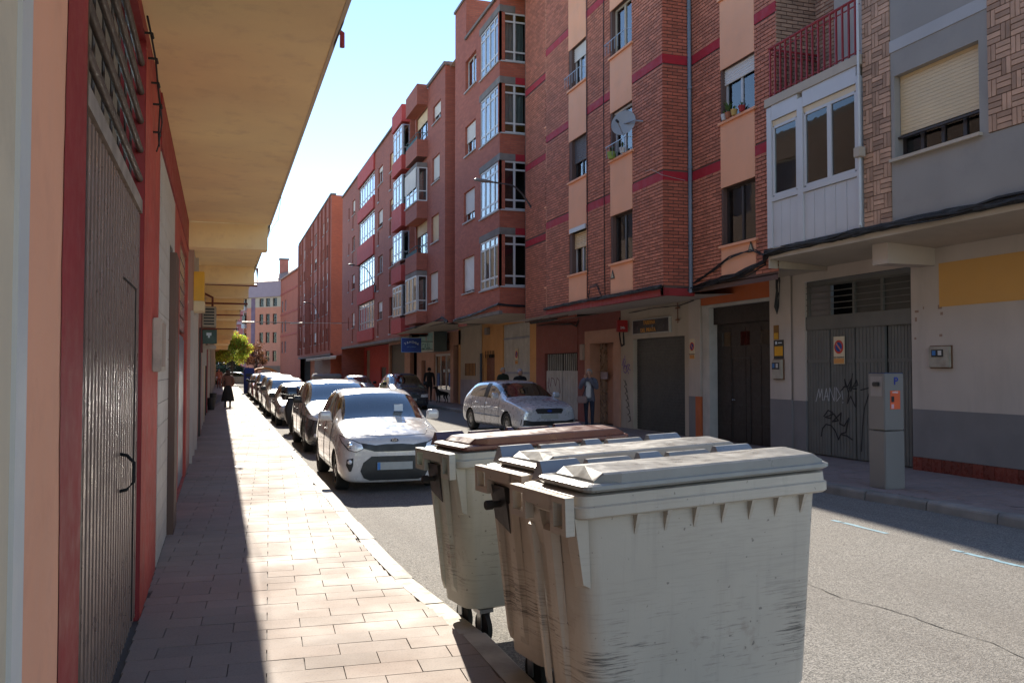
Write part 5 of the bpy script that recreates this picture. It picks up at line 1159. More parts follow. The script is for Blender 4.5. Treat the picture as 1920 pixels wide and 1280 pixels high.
# street lamps
def lamp(xw, y, z, xl, yl, zl, lab):
    t = thing('street_lamp', (xw, y, z), lab, 'street lamp', 'lamps on long arms fixed to the right-hand facades'); m = MB(); P_ = []
    for i in range(13):
        q = i / 12; a = q * math.pi / 2
        P_.append((xw + (xl - xw) * (1 - math.cos(a)) if 0 else xw + (xl - xw) * q, y + (yl - y) * q, z + (zl - z) * math.sin(min(1, q * 1.7) * math.pi / 2)))
    m.tube(P_, .028, 6); m.box(FW, xw - .06, xw + .04, y - .06, y + .06, z - .35, z + .1); m.build('arm', M('lamp_grey', (.07, .07, .08), .5), t)
    d_ = Vector((xl - xw, yl - y, 0)).normalized(); c = Vector((xl, yl, zl)); m = MB()
    m.tube([c - d_ * .15, c, c + d_ * .25, c + d_ * .55, c + d_ * .62], [.04, .08, .11, .09, .03], 8)
    m.v = [Vector((v.x, v.y, zl + (v.z - zl) * .55)) for v in m.v]; m.build('lamp_head', M('lamp_head_grey', (.22, .22, .23), .4), t, smooth=True)
lamp(10.2, 27.9, 7.0, 8.35, 27.3, 7.95, 'nearest street lamp, on a curved arm before the glazed corner bays')
lamp(9.25, 54.9, 7.0, 7.7, 53.2, 8.1, 'second street lamp, on a curved arm before the long red building')
lamp(9.2, 88, 7.2, 7.9, 86, 8.2, 'farthest street lamp, small, before the tall ribbed building')
m = MB(); P_ = [(-.2 + (9.1 + .2) * i / 12, 62, 5.1 - .12 * math.sin(math.pi * i / 12)) for i in range(13)]; m.tube(P_, .012, 5); t = m.build('span_cable', cable, None); tag(t, 'thin cable stretched across the street in the distance', 'cable')
t = thing('hanging_light', (3, 62, 4.9), 'long pale light tube hanging on the cable across the street', 'lamp'); m = MB(); m.tube([(1.4, 62, 4.99), (2.2, 62, 4.99)], .06, 8); m.tube([(4.6, 62, 4.96), (5.4, 62, 5.0)], .05, 8); m.tube([(2.2, 62, 5.02), (8.1, 62, 5.02)], .02, 5); m.build('tube', M('pale_lamp_case', (.6, .52, .45), .5), t)

# ---------------------------------------------------------------- wheeled waste containers
bing = plastic_bin_mat('bin_plastic', (.45, .385, .315)); bing2 = plastic_bin_mat('bin_plastic_greenish', (.42, .45, .395))
def lidmat(n, c): return M(n, c, .36, .12, 3, .08, 30, dirt=.35, dcol=tuple(x * .55 for x in c), spec=.6)
lidg = lidmat('lid_grey', (.25, .245, .235)); lidr = lidmat('lid_maroon', (.10, .03, .022)); raill = lidmat('rail_sky_tint', (.21, .23, .26)); railr = lidmat('rail_plum', (.10, .055, .07))  # blue in the grey hinge rail is sky reflection put into the colour
def rrect(x0, x1, y0, y1, r, z, n=4):
    P = []
    for cx, cy, a0 in ((x1 - r, y1 - r, 0), (x0 + r, y1 - r, 90), (x0 + r, y0 + r, 180), (x1 - r, y0 + r, 270)):
        for i in range(n + 1):
            a = R(a0 + 90 * i / n); P.append((cx + math.cos(a) * r, cy + math.sin(a) * r, z))
    return P
def loft(m, rings, cap0=True, cap1=True):
    n = len(rings[0]); v = [p for r in rings for p in r]
    f = [(i * n + j, i * n + (j + 1) % n, (i + 1) * n + (j + 1) % n, (i + 1) * n + j) for i in range(len(rings) - 1) for j in range(n)]
    if cap0: f.append(tuple(range(n - 1, -1, -1)))
    if cap1: f.append(tuple(range((len(rings) - 1) * n, len(rings) * n)))
    return m.add(v, f)
def bin_(x, y, deg, label, W=1.42, Dp=.62, bm=bing, lm=lidg, rm=raill, gap=.0, seed=0):
    t = thing('waste_container', (x, y, 0), label, 'waste container', 'waste containers lined up at the left kerb', R(deg)); t.rotation_euler.y = -R(1.7)
    H = 1.2; m = MB(); rr = random.Random(seed)
    T = lambda z: (H - z) / (H - .22)
    rings = [rrect(.16, W - .16, .12, Dp - .12, .1, .22)]
    for z in (.24, .30, .6, .9, H): k = T(z); rings.append(rrect(.03 + .06 * k, W - .03 - .05 * k, .03 + .05 * k, Dp - .03 - .05 * k, .07 + .03 * k, z))
    loft(m, rings); bo = m.build('body', bm, t, local=True, smooth=True, auto=35, recalc=True)
    # end relief ribs, left and right
    for side in (0, 1):
        for yy, wd in ((.3, .09), (.47, .04)):
            m = MB(); px = lambda k, o: (.03 + .06 * k - o) if side == 0 else (W - .03 - .05 * k + o)
            v = [(px(1, .0), yy - wd * .6, .3), (px(1, .0), yy + wd * .6, .3), (px(0, .0), yy + wd * .7, 1.1), (px(0, .0), yy - wd * .7, 1.1), (px(1, .022), yy - wd * .3, .36), (px(1, .022), yy + wd * .3, .36), (px(0, .03), yy + wd * .4, 1.08), (px(0, .03), yy - wd * .4, 1.08)]
            m.add(v, [(4, 5, 6, 7), (0, 1, 5, 4), (1, 2, 6, 5), (2, 3, 7, 6), (3, 0, 4, 7)]); m.build('end_rib', bm, t, local=True)
    # rim
    m = MB(); loft(m, [rrect(.0, W, .0, Dp, .06, 1.165), rrect(-.012, W + .012, -.012, Dp + .012, .065, 1.175), rrect(-.012, W + .012, -.012, Dp + .012, .065, 1.215), rrect(-.002, W + .002, -.002, Dp + .002, .06, 1.222), rrect(.0, W, .0, Dp, .06, 1.262), rrect(.02, W - .02, .02, Dp - .02, .05, 1.268)])
    m.build('rim', bm, t, local=True, bevel=0, smooth=True, auto=30)
    # gussets under the front rim
    for i in range(7):
        u = .3 + i * (W - .45) / 6; m = MB(); m.add([(u - .012, .042, 1.17), (u + .012, .042, 1.17), (u + .003, .058, 1.02), (u - .003, .058, 1.02), (u - .012, -.005, 1.168), (u + .012, -.005, 1.168)], [(0, 1, 2, 3), (4, 5, 1, 0), (4, 0, 3), (5, 2, 1), (4, 3, 2, 5)]); m.build('gusset', bm, t, local=True)
    # corner skirts hanging from the rim on the left end
    for sx in (0,):
        X = (lambda q: -q) if sx == 0 else (lambda q: W + q)
        for y0, y1, zb in ((.03, .13, .86), (Dp - .2, Dp - .06, .98)):
            m = MB(); m.add([(X(.006), y0, 1.17), (X(.006), y1, 1.17), (X(-.04), y1 - .01, zb), (X(-.045), y0 + .03, zb + .02), (X(-.06), y0, 1.17), (X(-.06), y1, 1.17), (X(-.08), y1, zb), (X(-.08), y0 + .03, zb)], [(0, 1, 2, 3), (4, 5, 6, 7), (0, 1, 5, 4), (1, 2, 6, 5), (2, 3, 7, 6), (3, 0, 4, 7)]); m.build('skirt', bm, t, local=True)
        # side bar with pockets
        m = MB(); a, b = sorted((X(.012), X(.055)))
        for y0, y1, z0, z1 in ((.14, Dp - .16, 1.2, 1.262), (.02, .05, 1.1, 1.262), (.13, .16, 1.1, 1.262), (.05, .13, 1.1, 1.13), (Dp - .16, Dp - .13, 1.12, 1.262), (Dp - .03, Dp - .0, 1.12, 1.262), (Dp - .13, Dp - .03, 1.12, 1.15), (.05, .13, 1.235, 1.262), (Dp - .13, Dp - .03, 1.235, 1.262)): m.box(FW, a, b, y0, y1, z0, z1)
        m.build('lifting_comb', bm, t, local=True)
        if sx == 0 and seed != 1:
            m = MB(); m.add([(X(.03), .28, 1.17), (X(.03), .46, 1.17), (X(.0), .46, .98), (X(-.01), .3, .92), (X(-.05), .28, 1.17), (X(-.05), .46, 1.17), (X(-.07), .46, .96), (X(-.07), .3, .9)], [(0, 1, 2, 3), (4, 5, 6, 7), (0, 1, 5, 4), (1, 2, 6, 5), (2, 3, 7, 6), (3, 0, 4, 7)]); m.build('trunnion_bracket', blackp, t, local=True)
            m = MB(); m.lathe((X(.0), .37, 1.07), (-1, 0, 0), [(.018, 0), (.018, .06), (.026, .06), (.026, .095), (.022, .1), (0, .1)], 12); m.build('trunnion_pin', rubber, t, local=True, smooth=True, auto=40)
    # lid: plate, raised front ridge, corner chamfer
    m = MB(); g_ = gap
    loft(m, [rrect(.04, W - .03, -.01, Dp - .12, .04, 1.272 + g_), rrect(.02, W - .0, -.03, Dp - .12, .05, 1.285 + g_), rrect(.02, W - .0, -.03, Dp - .12, .05, 1.3 + g_), rrect(.035, W - .015, -.015, Dp - .13, .045, 1.308 + g_)])
    def section(xx, k, e=0):   # k = 0 flat end .. 1 full ridge
        s_ = .012 * math.sin(xx * 5 + seed) * k
        return [(xx, -.02 + e, 1.3 + g_), (xx, -.026 + e, 1.315 + .03 * k + g_), (xx, -.012 + e, 1.318 + .034 * k + g_), (xx, .17, 1.32 + .038 * k + g_ + s_), (xx, .20, 1.318 + .038 * k + g_ + s_), (xx, Dp - .2, 1.316 + .03 * k + g_), (xx, Dp - .13, 1.305 + g_)]
    secs = [section(.09, .0, .05), section(.13, .9, .03), section(.2, 1, .0)] + [section(.26 + (W - .37) * i / 14, 1) for i in range(15)] + [section(W - .05, .1, .01)]
    n = 7; m.add([p for s_ in secs for p in s_], [(i * n + j, i * n + j + 1, (i + 1) * n + j + 1, (i + 1) * n + j) for i in range(len(secs) - 1) for j in range(n - 1)] + [tuple(range(n)), tuple(range((len(secs) - 1) * n, len(secs) * n))])
    m.build('lid', lm, t, local=True, recalc=True)
    # hinge rail of raised segments at the back
    seg = [(.06, .30), (.32, .6), (.62, W - .62), (W - .6, W - .32), (W - .3, W - .04)]
    for i, (a, b) in enumerate(seg):
        m = MB(); z1 = 1.362 if i % 2 == 0 else 1.352; v = [(a, Dp - .13, 1.29), (b, Dp - .13, 1.29), (b - .02, Dp - .055, z1), (a + .02, Dp - .055, z1), (a, Dp + .0, 1.27), (b, Dp + .0, 1.27), (b - .02, Dp - .03, z1), (a + .02, Dp - .03, z1)]
        m.add(v, [(0, 1, 2, 3), (3, 2, 6, 7), (7, 6, 5, 4), (0, 3, 7, 4), (1, 5, 6, 2)]); m.build('hinge_cover', rm if i % 2 == 0 else lm, t, local=True)
        if i in (1, 3):
            m = MB(); m.add([(a + .06, Dp - .121, 1.303), (b - .06, Dp - .121, 1.303), (b - .07, Dp - .1, 1.328), (a + .07, Dp - .1, 1.328)], [(0, 1, 2, 3)]); m.build('handle_slot', blackp, t, local=True)
    # castors
    for cx in (.22, W - .22):
        for cy in (.15, Dp - .15):
            m = MB(); m.lathe((cx - .02, cy, .1), (1, 0, 0), [(.06, 0), (.1, .004), (.1, .036), (.06, .04)], 18); wq = m.build('castor', rubber, t, local=True, smooth=True, auto=40)
            m = MB(); m.box(FW, cx - .035, cx - .028, cy - .03, cy + .03, .08, .25).box(FW, cx + .028, cx + .035, cy - .03, cy + .03, .08, .25).box(FW, cx - .05, cx + .05, cy - .05, cy + .05, .2, .225); m.build('fork', metalg, wq, local=True)
    return t
bin_(1.47, 3.41, 7, 'nearest beige waste container, its long scuffed front facing the camera', 1.40, .56, gap=.006, seed=1)
bin_(1.55, 4.2, 8, 'middle beige waste container behind the nearest one, seen by its ribbed end and grey lid', 1.38, .6, seed=2)
bin_(1.48, 5.4, 9.5, 'farthest waste container with a maroon lid and greenish front', 1.32, .6, bm=bing2, lm=lidr, rm=railr, gap=.004, seed=3)

# ---------------------------------------------------------------- cars
TRIM, RUB = blackp, rubber
chrome = M('chrome', (.6, .6, .62), .12, 0, 1, 0, metal=1.)
lamp_glass = M('headlamp_lens', (.75, .78, .8), .15, .35, 14, .5, 60, metal=.3, coat=1.)
plate_m = M('number_plate_grey', (.38, .39, .37), .5, .08, 14, 0); euro = M('plate_blue', (.03, .18, .5), .4)
seatm = M('seat_cloth', (.05, .05, .055), .9)
rimm = M('wheel_silver', (.38, .38, .38), .35, .1, 6, 0, metal=.7, dirt=.3)
taill = M('tail_lamp_red', (.35, .01, .01), .2, coat=1.)
def car_template(L, w, H, kind='hatch', low=.18):
    """stations: y, w, zlow, zshoulder, zbelt, wbelt, ztop, wtop"""
    h = H / 1.485; a = L / 3.6; q = w / .8
    if kind == 'hatch':
        T = [(0, .60, .22, .52, .66, .56, .715, .5), (.05, .71, .15, .56, .72, .66, .775, .58), (.16, .775, .14, .61, .785, .72, .835, .63), (.42, .80, .18, .68, .86, .745, .92, .66), (.72, .80, .18, .74, .92, .75, .98, .66), (.98, .80, .18, .78, .955, .745, 1.02, .655),
             (1.3, .80, .18, .80, .975, .74, 1.24, .63), (1.62, .80, .18, .81, .985, .74, 1.425, .60), (1.95, .80, .18, .815, .99, .74, 1.475, .59), (2.1, .80, .18, .82, .995, .74, 1.48, .59), (2.7, .80, .18, .83, 1.01, .74, 1.47, .58), (3.1, .80, .18, .84, 1.03, .73, 1.42, .56), (3.33, .79, .2, .84, 1.03, .71, 1.28, .55), (3.5, .77, .22, .8, 1.0, .69, 1.08, .58), (3.6, .70, .3, .72, .86, .64, .92, .55)]
        cow, rf, bp, cp, re = 5, 7, 8, 11, 13
    else:
        T = [(0, .60, .26, .48, .58, .56, .62, .5), (.05, .71, .2, .52, .64, .66, .69, .58), (.16, .775, .18, .57, .71, .72, .76, .63), (.45, .80, .18, .63, .80, .745, .85, .66), (.75, .80, .18, .68, .855, .75, .9, .66), (1.05, .80, .18, .71, .885, .745, .93, .655),
             (1.33, .80, .18, .73, .9, .74, 1.15, .62), (1.6, .80, .18, .74, .905, .74, 1.36, .58), (1.9, .80, .18, .745, .91, .74, 1.42, .57), (2.0, .80, .18, .75, .915, .74, 1.425, .57), (2.45, .80, .18, .76, .92, .74, 1.40, .56), (2.75, .80, .18, .77, .93, .73, 1.28, .56), (3.05, .79, .2, .77, .93, .71, 1.0, .6), (3.45, .77, .22, .75, .88, .69, .93, .6), (3.6, .70, .3, .68, .78, .64, .84, .55)]
        cow, rf, bp, cp, re = 5, 7, 8, 10, 12
    return [(t[0] * a, t[1] * q, t[2] * (low / .18), t[3] * h, t[4] * h, t[5] * q, t[6] * h, t[7] * q) for t in T], (cow, rf, bp, cp, re)
def make_car(label, col, L=3.6, w=.8, H=1.485, kind='hatch', wheel_r=.29, fw=.62, rw=None, detail=2, cladding=False, name='parked_car', group='cars parked along the street'):
    rw = rw if rw else L - .58
    t = thing(name, (0, 0, 0), label, 'car', group, .0001); ORG[t.name] = Vector((0, 0, 0))
    T, (cow, rf, bp, cp, re) = car_template(L, w, H, kind)
    rings = []
    for y, ww, zl, zs_, zb, wb, zt, wt in T:
        h_ = [(0, zl), (.8 * ww, zl), (.965 * ww, zl + .05), (ww, zl + .2), (ww, (zl + .2 + zs_) / 2), (.985 * ww, zs_), (wb, zb), ((wb + wt) / 2 + .012, (zb + zt - .03) / 2), (wt, zt - .035), (wt * .75, zt), (0, zt + .018)]
        rings.append([(x, y, z) for x, z in h_] + [(-x, y, z) for x, z in h_[-2:0:-1]])
    n = len(rings[0]); m = MB(); loft(m, rings)
    me = bpy.data.meshes.new('body'); me.from_pydata([tuple(v) for v in m.v], [], m.f)
    for k in range(5): me.materials.append(col)
    for fi, p in enumerate(me.polygons):
        if fi >= (len(rings) - 1) * n: continue
        i, j = divmod(fi, n); jj = j if j < 10 else 19 - j
        mi = 0
        if cow <= i < rf and jj in (8, 9): mi = 1
        elif cp + 1 - (kind != 'hatch') * 0 <= i < re and jj in (8, 9): mi = 3
        elif cow + 1 <= i < cp and jj in (6, 7): mi = 4 if i == bp else 2
        p.material_index = mi
    o = bpy.data.objects.new('body', me); COL.objects.link(o)
    sb = o.modifiers.new('s', 'SUBSURF'); sb.levels = sb.render_levels = 2 if detail > 1 else 2
    cut = MB()
    for yy in (fw, rw):
        for s_ in (-1, 1): cut.lathe((s_ * (w - .24), yy, wheel_r), (s_, 0, 0), [(wheel_r + .045, 0), (wheel_r + .045, .5)], 28)
    co = cut.build('cutter', None, None, local=True)
    for k in range(5): co.data.materials.append(col)
    for p in co.data.polygons: p.material_index = 4
    bo = o.modifiers.new('b', 'BOOLEAN'); bo.object = co; bo.operation = 'DIFFERENCE'; bo.solver = 'EXACT'
    dg = bpy.context.evaluated_depsgraph_get(); dg.update(); em = bpy.data.meshes.new_from_object(o.evaluated_get(dg))
    bpy.data.objects.remove(o); bpy.data.objects.remove(co)
    V = [v.co.copy() for v in em.vertices]; bvh = BVHTree.FromPolygons(V, [tuple(p.vertices) for p in em.polygons])
    groups = {}
    for p in em.polygons: groups.setdefault(p.material_index, []).append(p)
    def sub(polys, nm, mt, par=t, sol=0):
        ids = {}; vs = []; fs = []
        for p in polys:
            f = []
            for vi in p.vertices:
                if vi not in ids: ids[vi] = len(vs); vs.append(V[vi])
                f.append(ids[vi])
            fs.append(tuple(f))
        mb = MB(); mb.add(vs, fs); return mb.build(nm, mt, par, smooth=True, local=True, recalc=False)
    def islands(polys):
        vp = {}
        for p in polys:
            for v in p.vertices: vp.setdefault(v, []).append(p)
        seen = set(); out = []
        for p in polys:
            if p.index in seen: continue
            st_ = [p]; seen.add(p.index); isl = []
            while st_:
                q = st_.pop(); isl.append(q)
                for v in q.vertices:
                    for r_ in vp[v]:
                        if r_.index not in seen: seen.add(r_.index); st_.append(r_)
            out.append(isl)
        return out
    bd = sub(groups.get(0, []), 'body', col); 
    for isl in islands(groups.get(4, [])): sub(isl, 'dark_trim', TRIM)
    if 1 in groups: sub(groups[1], 'windscreen', carglass)
    if 3 in groups: sub(groups[3], 'rear_window', carglass)
    for isl in islands(groups.get(2, [])): sub(isl, 'side_window', carglass)
    # interior
    cowy, cpy = T[cow][0], T[cp][0]; bz = T[cow][4]
    m = MB(); m.box(FW, -w * .86, w * .86, cowy + .1, cpy, .3, .42).box(FW, -w * .86, w * .86, cowy + .12, cowy + .5, .42, bz - .04).box(FW, -w * .86, -w * .8, cowy + .2, cpy, .42, bz - .06).box(FW, w * .8, w * .86, cowy + .2, cpy, .42, bz - .06); m.build('cabin_lining', seatm, t, local=True)
    if detail > 0:
        for sx in (-.36, .36):
            m = MB(); y0 = T[bp][0] - .15
            loft(m, [rrect(sx - .24, sx + .24, y0, y0 + .12, .05, .5), rrect(sx - .23, sx + .23, y0 + .1, y0 + .22, .05, H * .72), rrect(sx - .12, sx + .12, y0 + .12, y0 + .22, .04, H * .75), rrect(sx - .12, sx + .12, y0 + .13, y0 + .22, .04, H * .86)]); m.build('seat', seatm, t, local=True)
        m = MB(); ax = Vector((0, -.9, .5)).normalized(); m.tube([(-.36 * -1 + .18 * math.cos(a_) , cowy + .6 + .08 * math.sin(a_), bz - .04 + .15 * math.sin(a_)) for a_ in [k * math.pi / 8 for k in range(17)]], .015, 6, False); m.build('steering_wheel', blackp, t, local=True)
        m = MB(); m.box(FW, -.12, .12, T[rf][0] - .1, T[rf][0] - .08, T[rf][6] - .14, T[rf][6] - .08); m.build('rear_view_mirror', blackp, t, local=True)
    # wheels
    for yy in (fw, rw):
        for s_ in (-1, 1):
            r_ = wheel_r; c0 = (s_ * (w - .215), yy, r_); m = MB()
            m.lathe(c0, (s_, 0, 0), [(r_ * .66, .0), (r_ * .93, 0), (r_ * .99, .02), (r_, .05), (r_, .15), (r_ * .985, .175), (r_ * .93, .195), (r_ * .7, .2), (r_ * .66, .185)], 32)
            ty = m.build('wheel', rubber, t, smooth=True, auto=40, local=True)
            m = MB(); m.lathe(c0, (s_, 0, 0), [(r_ * .67, .185), (r_ * .64, .19), (r_ * .6, .17), (r_ * .58, .12), (0, .12)], 32)
            ns = 9
            for k in range(ns):
                a_ = 2 * math.pi * k / ns; dn = Vector((0, math.cos(a_), math.sin(a_))); tn = Vector((0, -math.sin(a_), math.cos(a_))); c_ = Vector(c0); ox = Vector((s_, 0, 0))
                i0, i1 = dn * r_ * .1, dn * r_ * .62; wv = tn * r_ * .09; w2 = tn * r_ * .11
                vs = [c_ + i0 + wv + ox * .19, c_ + i0 - wv + ox * .19, c_ + i1 - w2 + ox * .178, c_ + i1 + w2 + ox * .178, c_ + i0 + wv + ox * .13, c_ + i0 - wv + ox * .13, c_ + i1 - w2 + ox * .13, c_ + i1 + w2 + ox * .13]
                m.add(vs, [(0, 1, 2, 3), (0, 1, 5, 4), (1, 2, 6, 5), (2, 3, 7, 6), (3, 0, 4, 7)])
            m.lathe(c0, (s_, 0, 0), [(r_ * .16, .15), (r_ * .16, .195), (r_ * .1, .2), (0, .2)], 16); m.build('rim', rimm, ty, local=True, smooth=True, auto=35)
    # projected details
    def patch(nm, poly, view, mt, off=.006, par=t, cuts=3):
        """poly in (x,z) for view 'front'/'rear', (y,z) for 'left'/'right'; a 3D direction vector also works"""
        bm = bmesh.new()
        if view in ('front', 'rear'):
            yy = -.6 if view == 'front' else L + .6; dr_ = Vector((0, 1 if view == 'front' else -1, 0)); pts_ = [Vector((x, yy, z)) for x, z in poly]
        elif view in ('left', 'right'):
            s_ = -1 if view == 'left' else 1; dr_ = Vector((-s_, 0, 0)); pts_ = [Vector((s_ * 2, y, z)) for y, z in poly]
        elif view == 'top': dr_ = Vector((0, 0, -1)); pts_ = [Vector((x, y, 3)) for x, y in poly]
        f = bm.faces.new([bm.verts.new(p) for p in pts_]); bmesh.ops.triangulate(bm, faces=[f]); bmesh.ops.subdivide_edges(bm, edges=bm.edges[:], cuts=cuts, use_grid_fill=True)
        ok = []
        for v in bm.verts:
            loc, nrm, ix, ds = bvh.ray_cast(v.co, dr_)
            if loc is None:
                loc, nrm, ix, ds = bvh.find_nearest(v.co + dr_ * 1.0)
            v.co = loc - dr_ * off
        me_ = bpy.data.meshes.new(nm); bm.to_mesh(me_); bm.free(); me_.materials.append(mt)
        for p in me_.polygons: p.use_smooth = True
        q = bpy.data.objects.new(nm, me_); COL.objects.link(q); q.parent = par; return q
    def line(nm, pts_, view, wd=.006, off=.004, par=t, mt=TRIM):
        s_ = -1 if view == 'left' else 1; P = []
        for (a, b), (c, d) in zip(pts_, pts_[1:]):
            k = max(2, int(math.hypot(c - a, d - b) / .08))
            for i in range(k): P.append((a + (c - a) * i / k, b + (d - b) * i / k))
        P.append(pts_[-1]); Q = []
        for a, b in P:
            if view in ('left', 'right'): loc = bvh.ray_cast(Vector((s_ * 2, a, b)), Vector((-s_, 0, 0)))[0]
            elif view == 'top': loc = bvh.ray_cast(Vector((a, b, 3)), Vector((0, 0, -1)))[0]
            else: loc = bvh.ray_cast(Vector((a, -1, b)), Vector((0, 1, 0)))[0]
            if loc is not None: Q.append(loc)
        if len(Q) > 1: mb = MB(); mb.tube(Q, wd, 4); return mb.build(nm, mt, par, local=True)
    t_ = dict(root=t, patch=patch, line=line, bvh=bvh, T=T, L=L, w=w, H=H, fw=fw, rw=rw, wheel_r=wheel_r, bd=bd, idx=(cow, rf, bp, cp, re))
    h = H / 1.485; q = w / .8; a = L / 3.6
    for s_, vw in ((-1, 'left'), (1, 'right')):
        # mirrors
        mz = T[cow][4] + .04; my = T[cow][0] + .28; m = MB(); mx = s_ * (w * .93)
        loft(m, [rrect(min(mx, mx + s_ * .2), max(mx, mx + s_ * .2), my, my + .05, .02, mz - .0), rrect(min(mx + s_ * .02, mx + s_ * .22), max(mx + s_ * .02, mx + s_ * .22), my - .03, my + .07, .04, mz + .04), rrect(min(mx + s_ * .02, mx + s_ * .22), max(mx + s_ * .02, mx + s_ * .22), my - .03, my + .07, .04, mz + .12), rrect(min(mx + s_ * .05, mx + s_ * .19), max(mx + s_ * .05, mx + s_ * .19), my - .01, my + .06, .03, mz + .155)])
        mr = m.build('wing_mirror', col if detail > 1 else TRIM, t, local=True, smooth=True, auto=60)
        # door seams, handles, sill
        bpy_ = T[bp][0] + .06; dy0 = T[cow][0] + .22; dy1 = min(rw - .12, T[cp][0]); zs_ = .27
        line('door_seam', [(dy0, T[cow][4]), (dy0, zs_), (bpy_, zs_ - .01)], vw); line('door_seam', [(bpy_, T[bp][4]), (bpy_, zs_)], vw); line('door_seam', [(bpy_, zs_), (rw - wheel_r - .08, zs_ + .02), (rw - .1, T[bp][3] * .85), (dy1 + .05, T[cp][4])], vw)
        for hy in (bpy_ - .16, bpy_ + .62):
            m = MB(); loc = bvh.ray_cast(Vector((s_ * 2, hy, T[bp][3] + .03)), Vector((-s_, 0, 0)))[0]
            if loc: m.tube([(loc.x, hy - .08, loc.z), (loc.x + s_ * .022, hy - .06, loc.z), (loc.x + s_ * .022, hy + .06, loc.z), (loc.x, hy + .08, loc.z)], .012, 6); m.build('door_handle', col if detail > 1 else TRIM, t, local=True, smooth=True)
    return t_
def plate(c, x, y, z, wd=.52, hh=.11, view='front'):
    m = MB(); m.box(FW, x - wd / 2, x + wd / 2, y - .008, y, z - hh / 2, z + hh / 2); p = m.build('number_plate', plate_m, c['root'], local=True)
    m = MB(); m.box(FW, x - wd / 2 + .002, x - wd / 2 + .045, y - .011, y - .0082, z - hh / 2 + .003, z + hh / 2 - .003); m.build('blue_strip', euro, p, local=True)
def place(c, x, y, deg=0.):
    c['root'].location = (x, y, 0); c['root'].rotation_euler.z = R(deg); return c['root']
# white hatchback nearest at the kerb
white = paint('white_car_paint', (.62, .60, .58), .25, .05, .1)
k = make_car('white hatchback parked at the left kerb right behind the containers', white, 3.6, .8, 1.485, 'hatch', .285, .68, 3.08, 2)
P_ = k['patch']; Ln = k['line']
P_('lower_grille', [(-.50, .33), (-.45, .23), (-.36, .19), (.36, .19), (.45, .23), (.50, .33), (.46, .45), (.34, .54), (-.34, .54), (-.46, .45)], 'front', TRIM, .008)
P_('upper_grille', [(-.5, .67), (-.3, .61), (-.1, .605), (.1, .605), (.3, .61), (.5, .67), (.49, .735), (.28, .70), (.12, .715), (-.12, .715), (-.28, .70), (-.49, .735)], 'front', TRIM, .008)
for s_ in (-1, 1):
    hp = P_('headlight', [(s_ * .46, .655), (s_ * .56, .61), (s_ * .66, .64), (s_ * .735, .74), (s_ * .75, .82), (s_ * .68, .80), (s_ * .56, .75), (s_ * .48, .715)], 'front', lamp_glass, .012, cuts=4)
    P_('headlight_bezel', [(s_ * .45, .65), (s_ * .56, .60), (s_ * .67, .63), (s_ * .745, .73), (s_ * .762, .835), (s_ * .68, .812), (s_ * .555, .76), (s_ * .47, .722)], 'front', TRIM, .006, cuts=4)
    P_('fog_lamp_recess', [(s_ * .60, .52), (s_ * .69, .50), (s_ * .70, .42), (s_ * .66, .33), (s_ * .63, .33), (s_ * .60, .42)], 'front', TRIM, .008)
    hq = k['bvh'].ray_cast(Vector((s_ * .64, -1, .70)), Vector((0, 1, 0)))[0]; m = MB(); m.lathe(hq + Vector((0, -.014, 0)), (0, -1, 0), [(.045, 0), (.04, .008), (.012, .002), (0, .008)], 16); m.build('headlight_bulb', chrome, k['root'], local=True, smooth=True)
    q = bvhq = k['bvh'].ray_cast(Vector((s_ * .65, -1, .465)), Vector((0, 1, 0)))[0]; m = MB(); m.lathe(q + Vector((0, -.012, 0)), (0, -1, 0), [(.036, 0), (.032, .012), (0, .018)], 14); m.build('fog_lamp', lamp_glass, k['root'], local=True, smooth=True)
    Ln('bonnet_seam', [(s_ * .5, .2), (s_ * .64, .6), (s_ * .66, .95)], 'top', .004)
Ln('bonnet_seam', [(-.5, .2), (-.2, .13), (.2, .13), (.5, .2)], 'top', .004)
pq = k['bvh'].ray_cast(Vector((0, -1, .40)), Vector((0, 1, 0)))[0]; plate(k, 0, pq.y - .022, .40)
bq = k['bvh'].ray_cast(Vector((0, -1, .76)), Vector((0, 1, 0)))[0]; m = MB(); m.lathe((0, 0, 0), (0, -1, 0), [(.06, 0), (.06, .006), (.05, .01), (0, .01)], 24); m.v = [Vector((v.x, v.y + bq.y - .004, v.z * .48 + .765)) for v in m.v]; bd_ = m.build('badge', M('badge_dark', (.03, .03, .06), .2), k['root'], local=True)
text('KIA', 'lettering', chrome, bd_, Fr((0, bq.y - .014), (1, 0), (0, 1)), 0, .765, .05, 0, .001, local=True)
for s_ in (-1, 1):
    m = MB(); m.tube([(s_ * .25 - .25, .99, 1.03), (s_ * .25 + .2, 1.06, 1.075)], .01, 5); m.build('wiper', blackp, k['root'], local=True)
m = MB(); m.box(FW, .2, .34, 1.12, 1.13, 1.14, 1.24); m.build('dash_paper', whitetxt, k['root'], local=True)
place(k, 2.44, 12.7, 0)
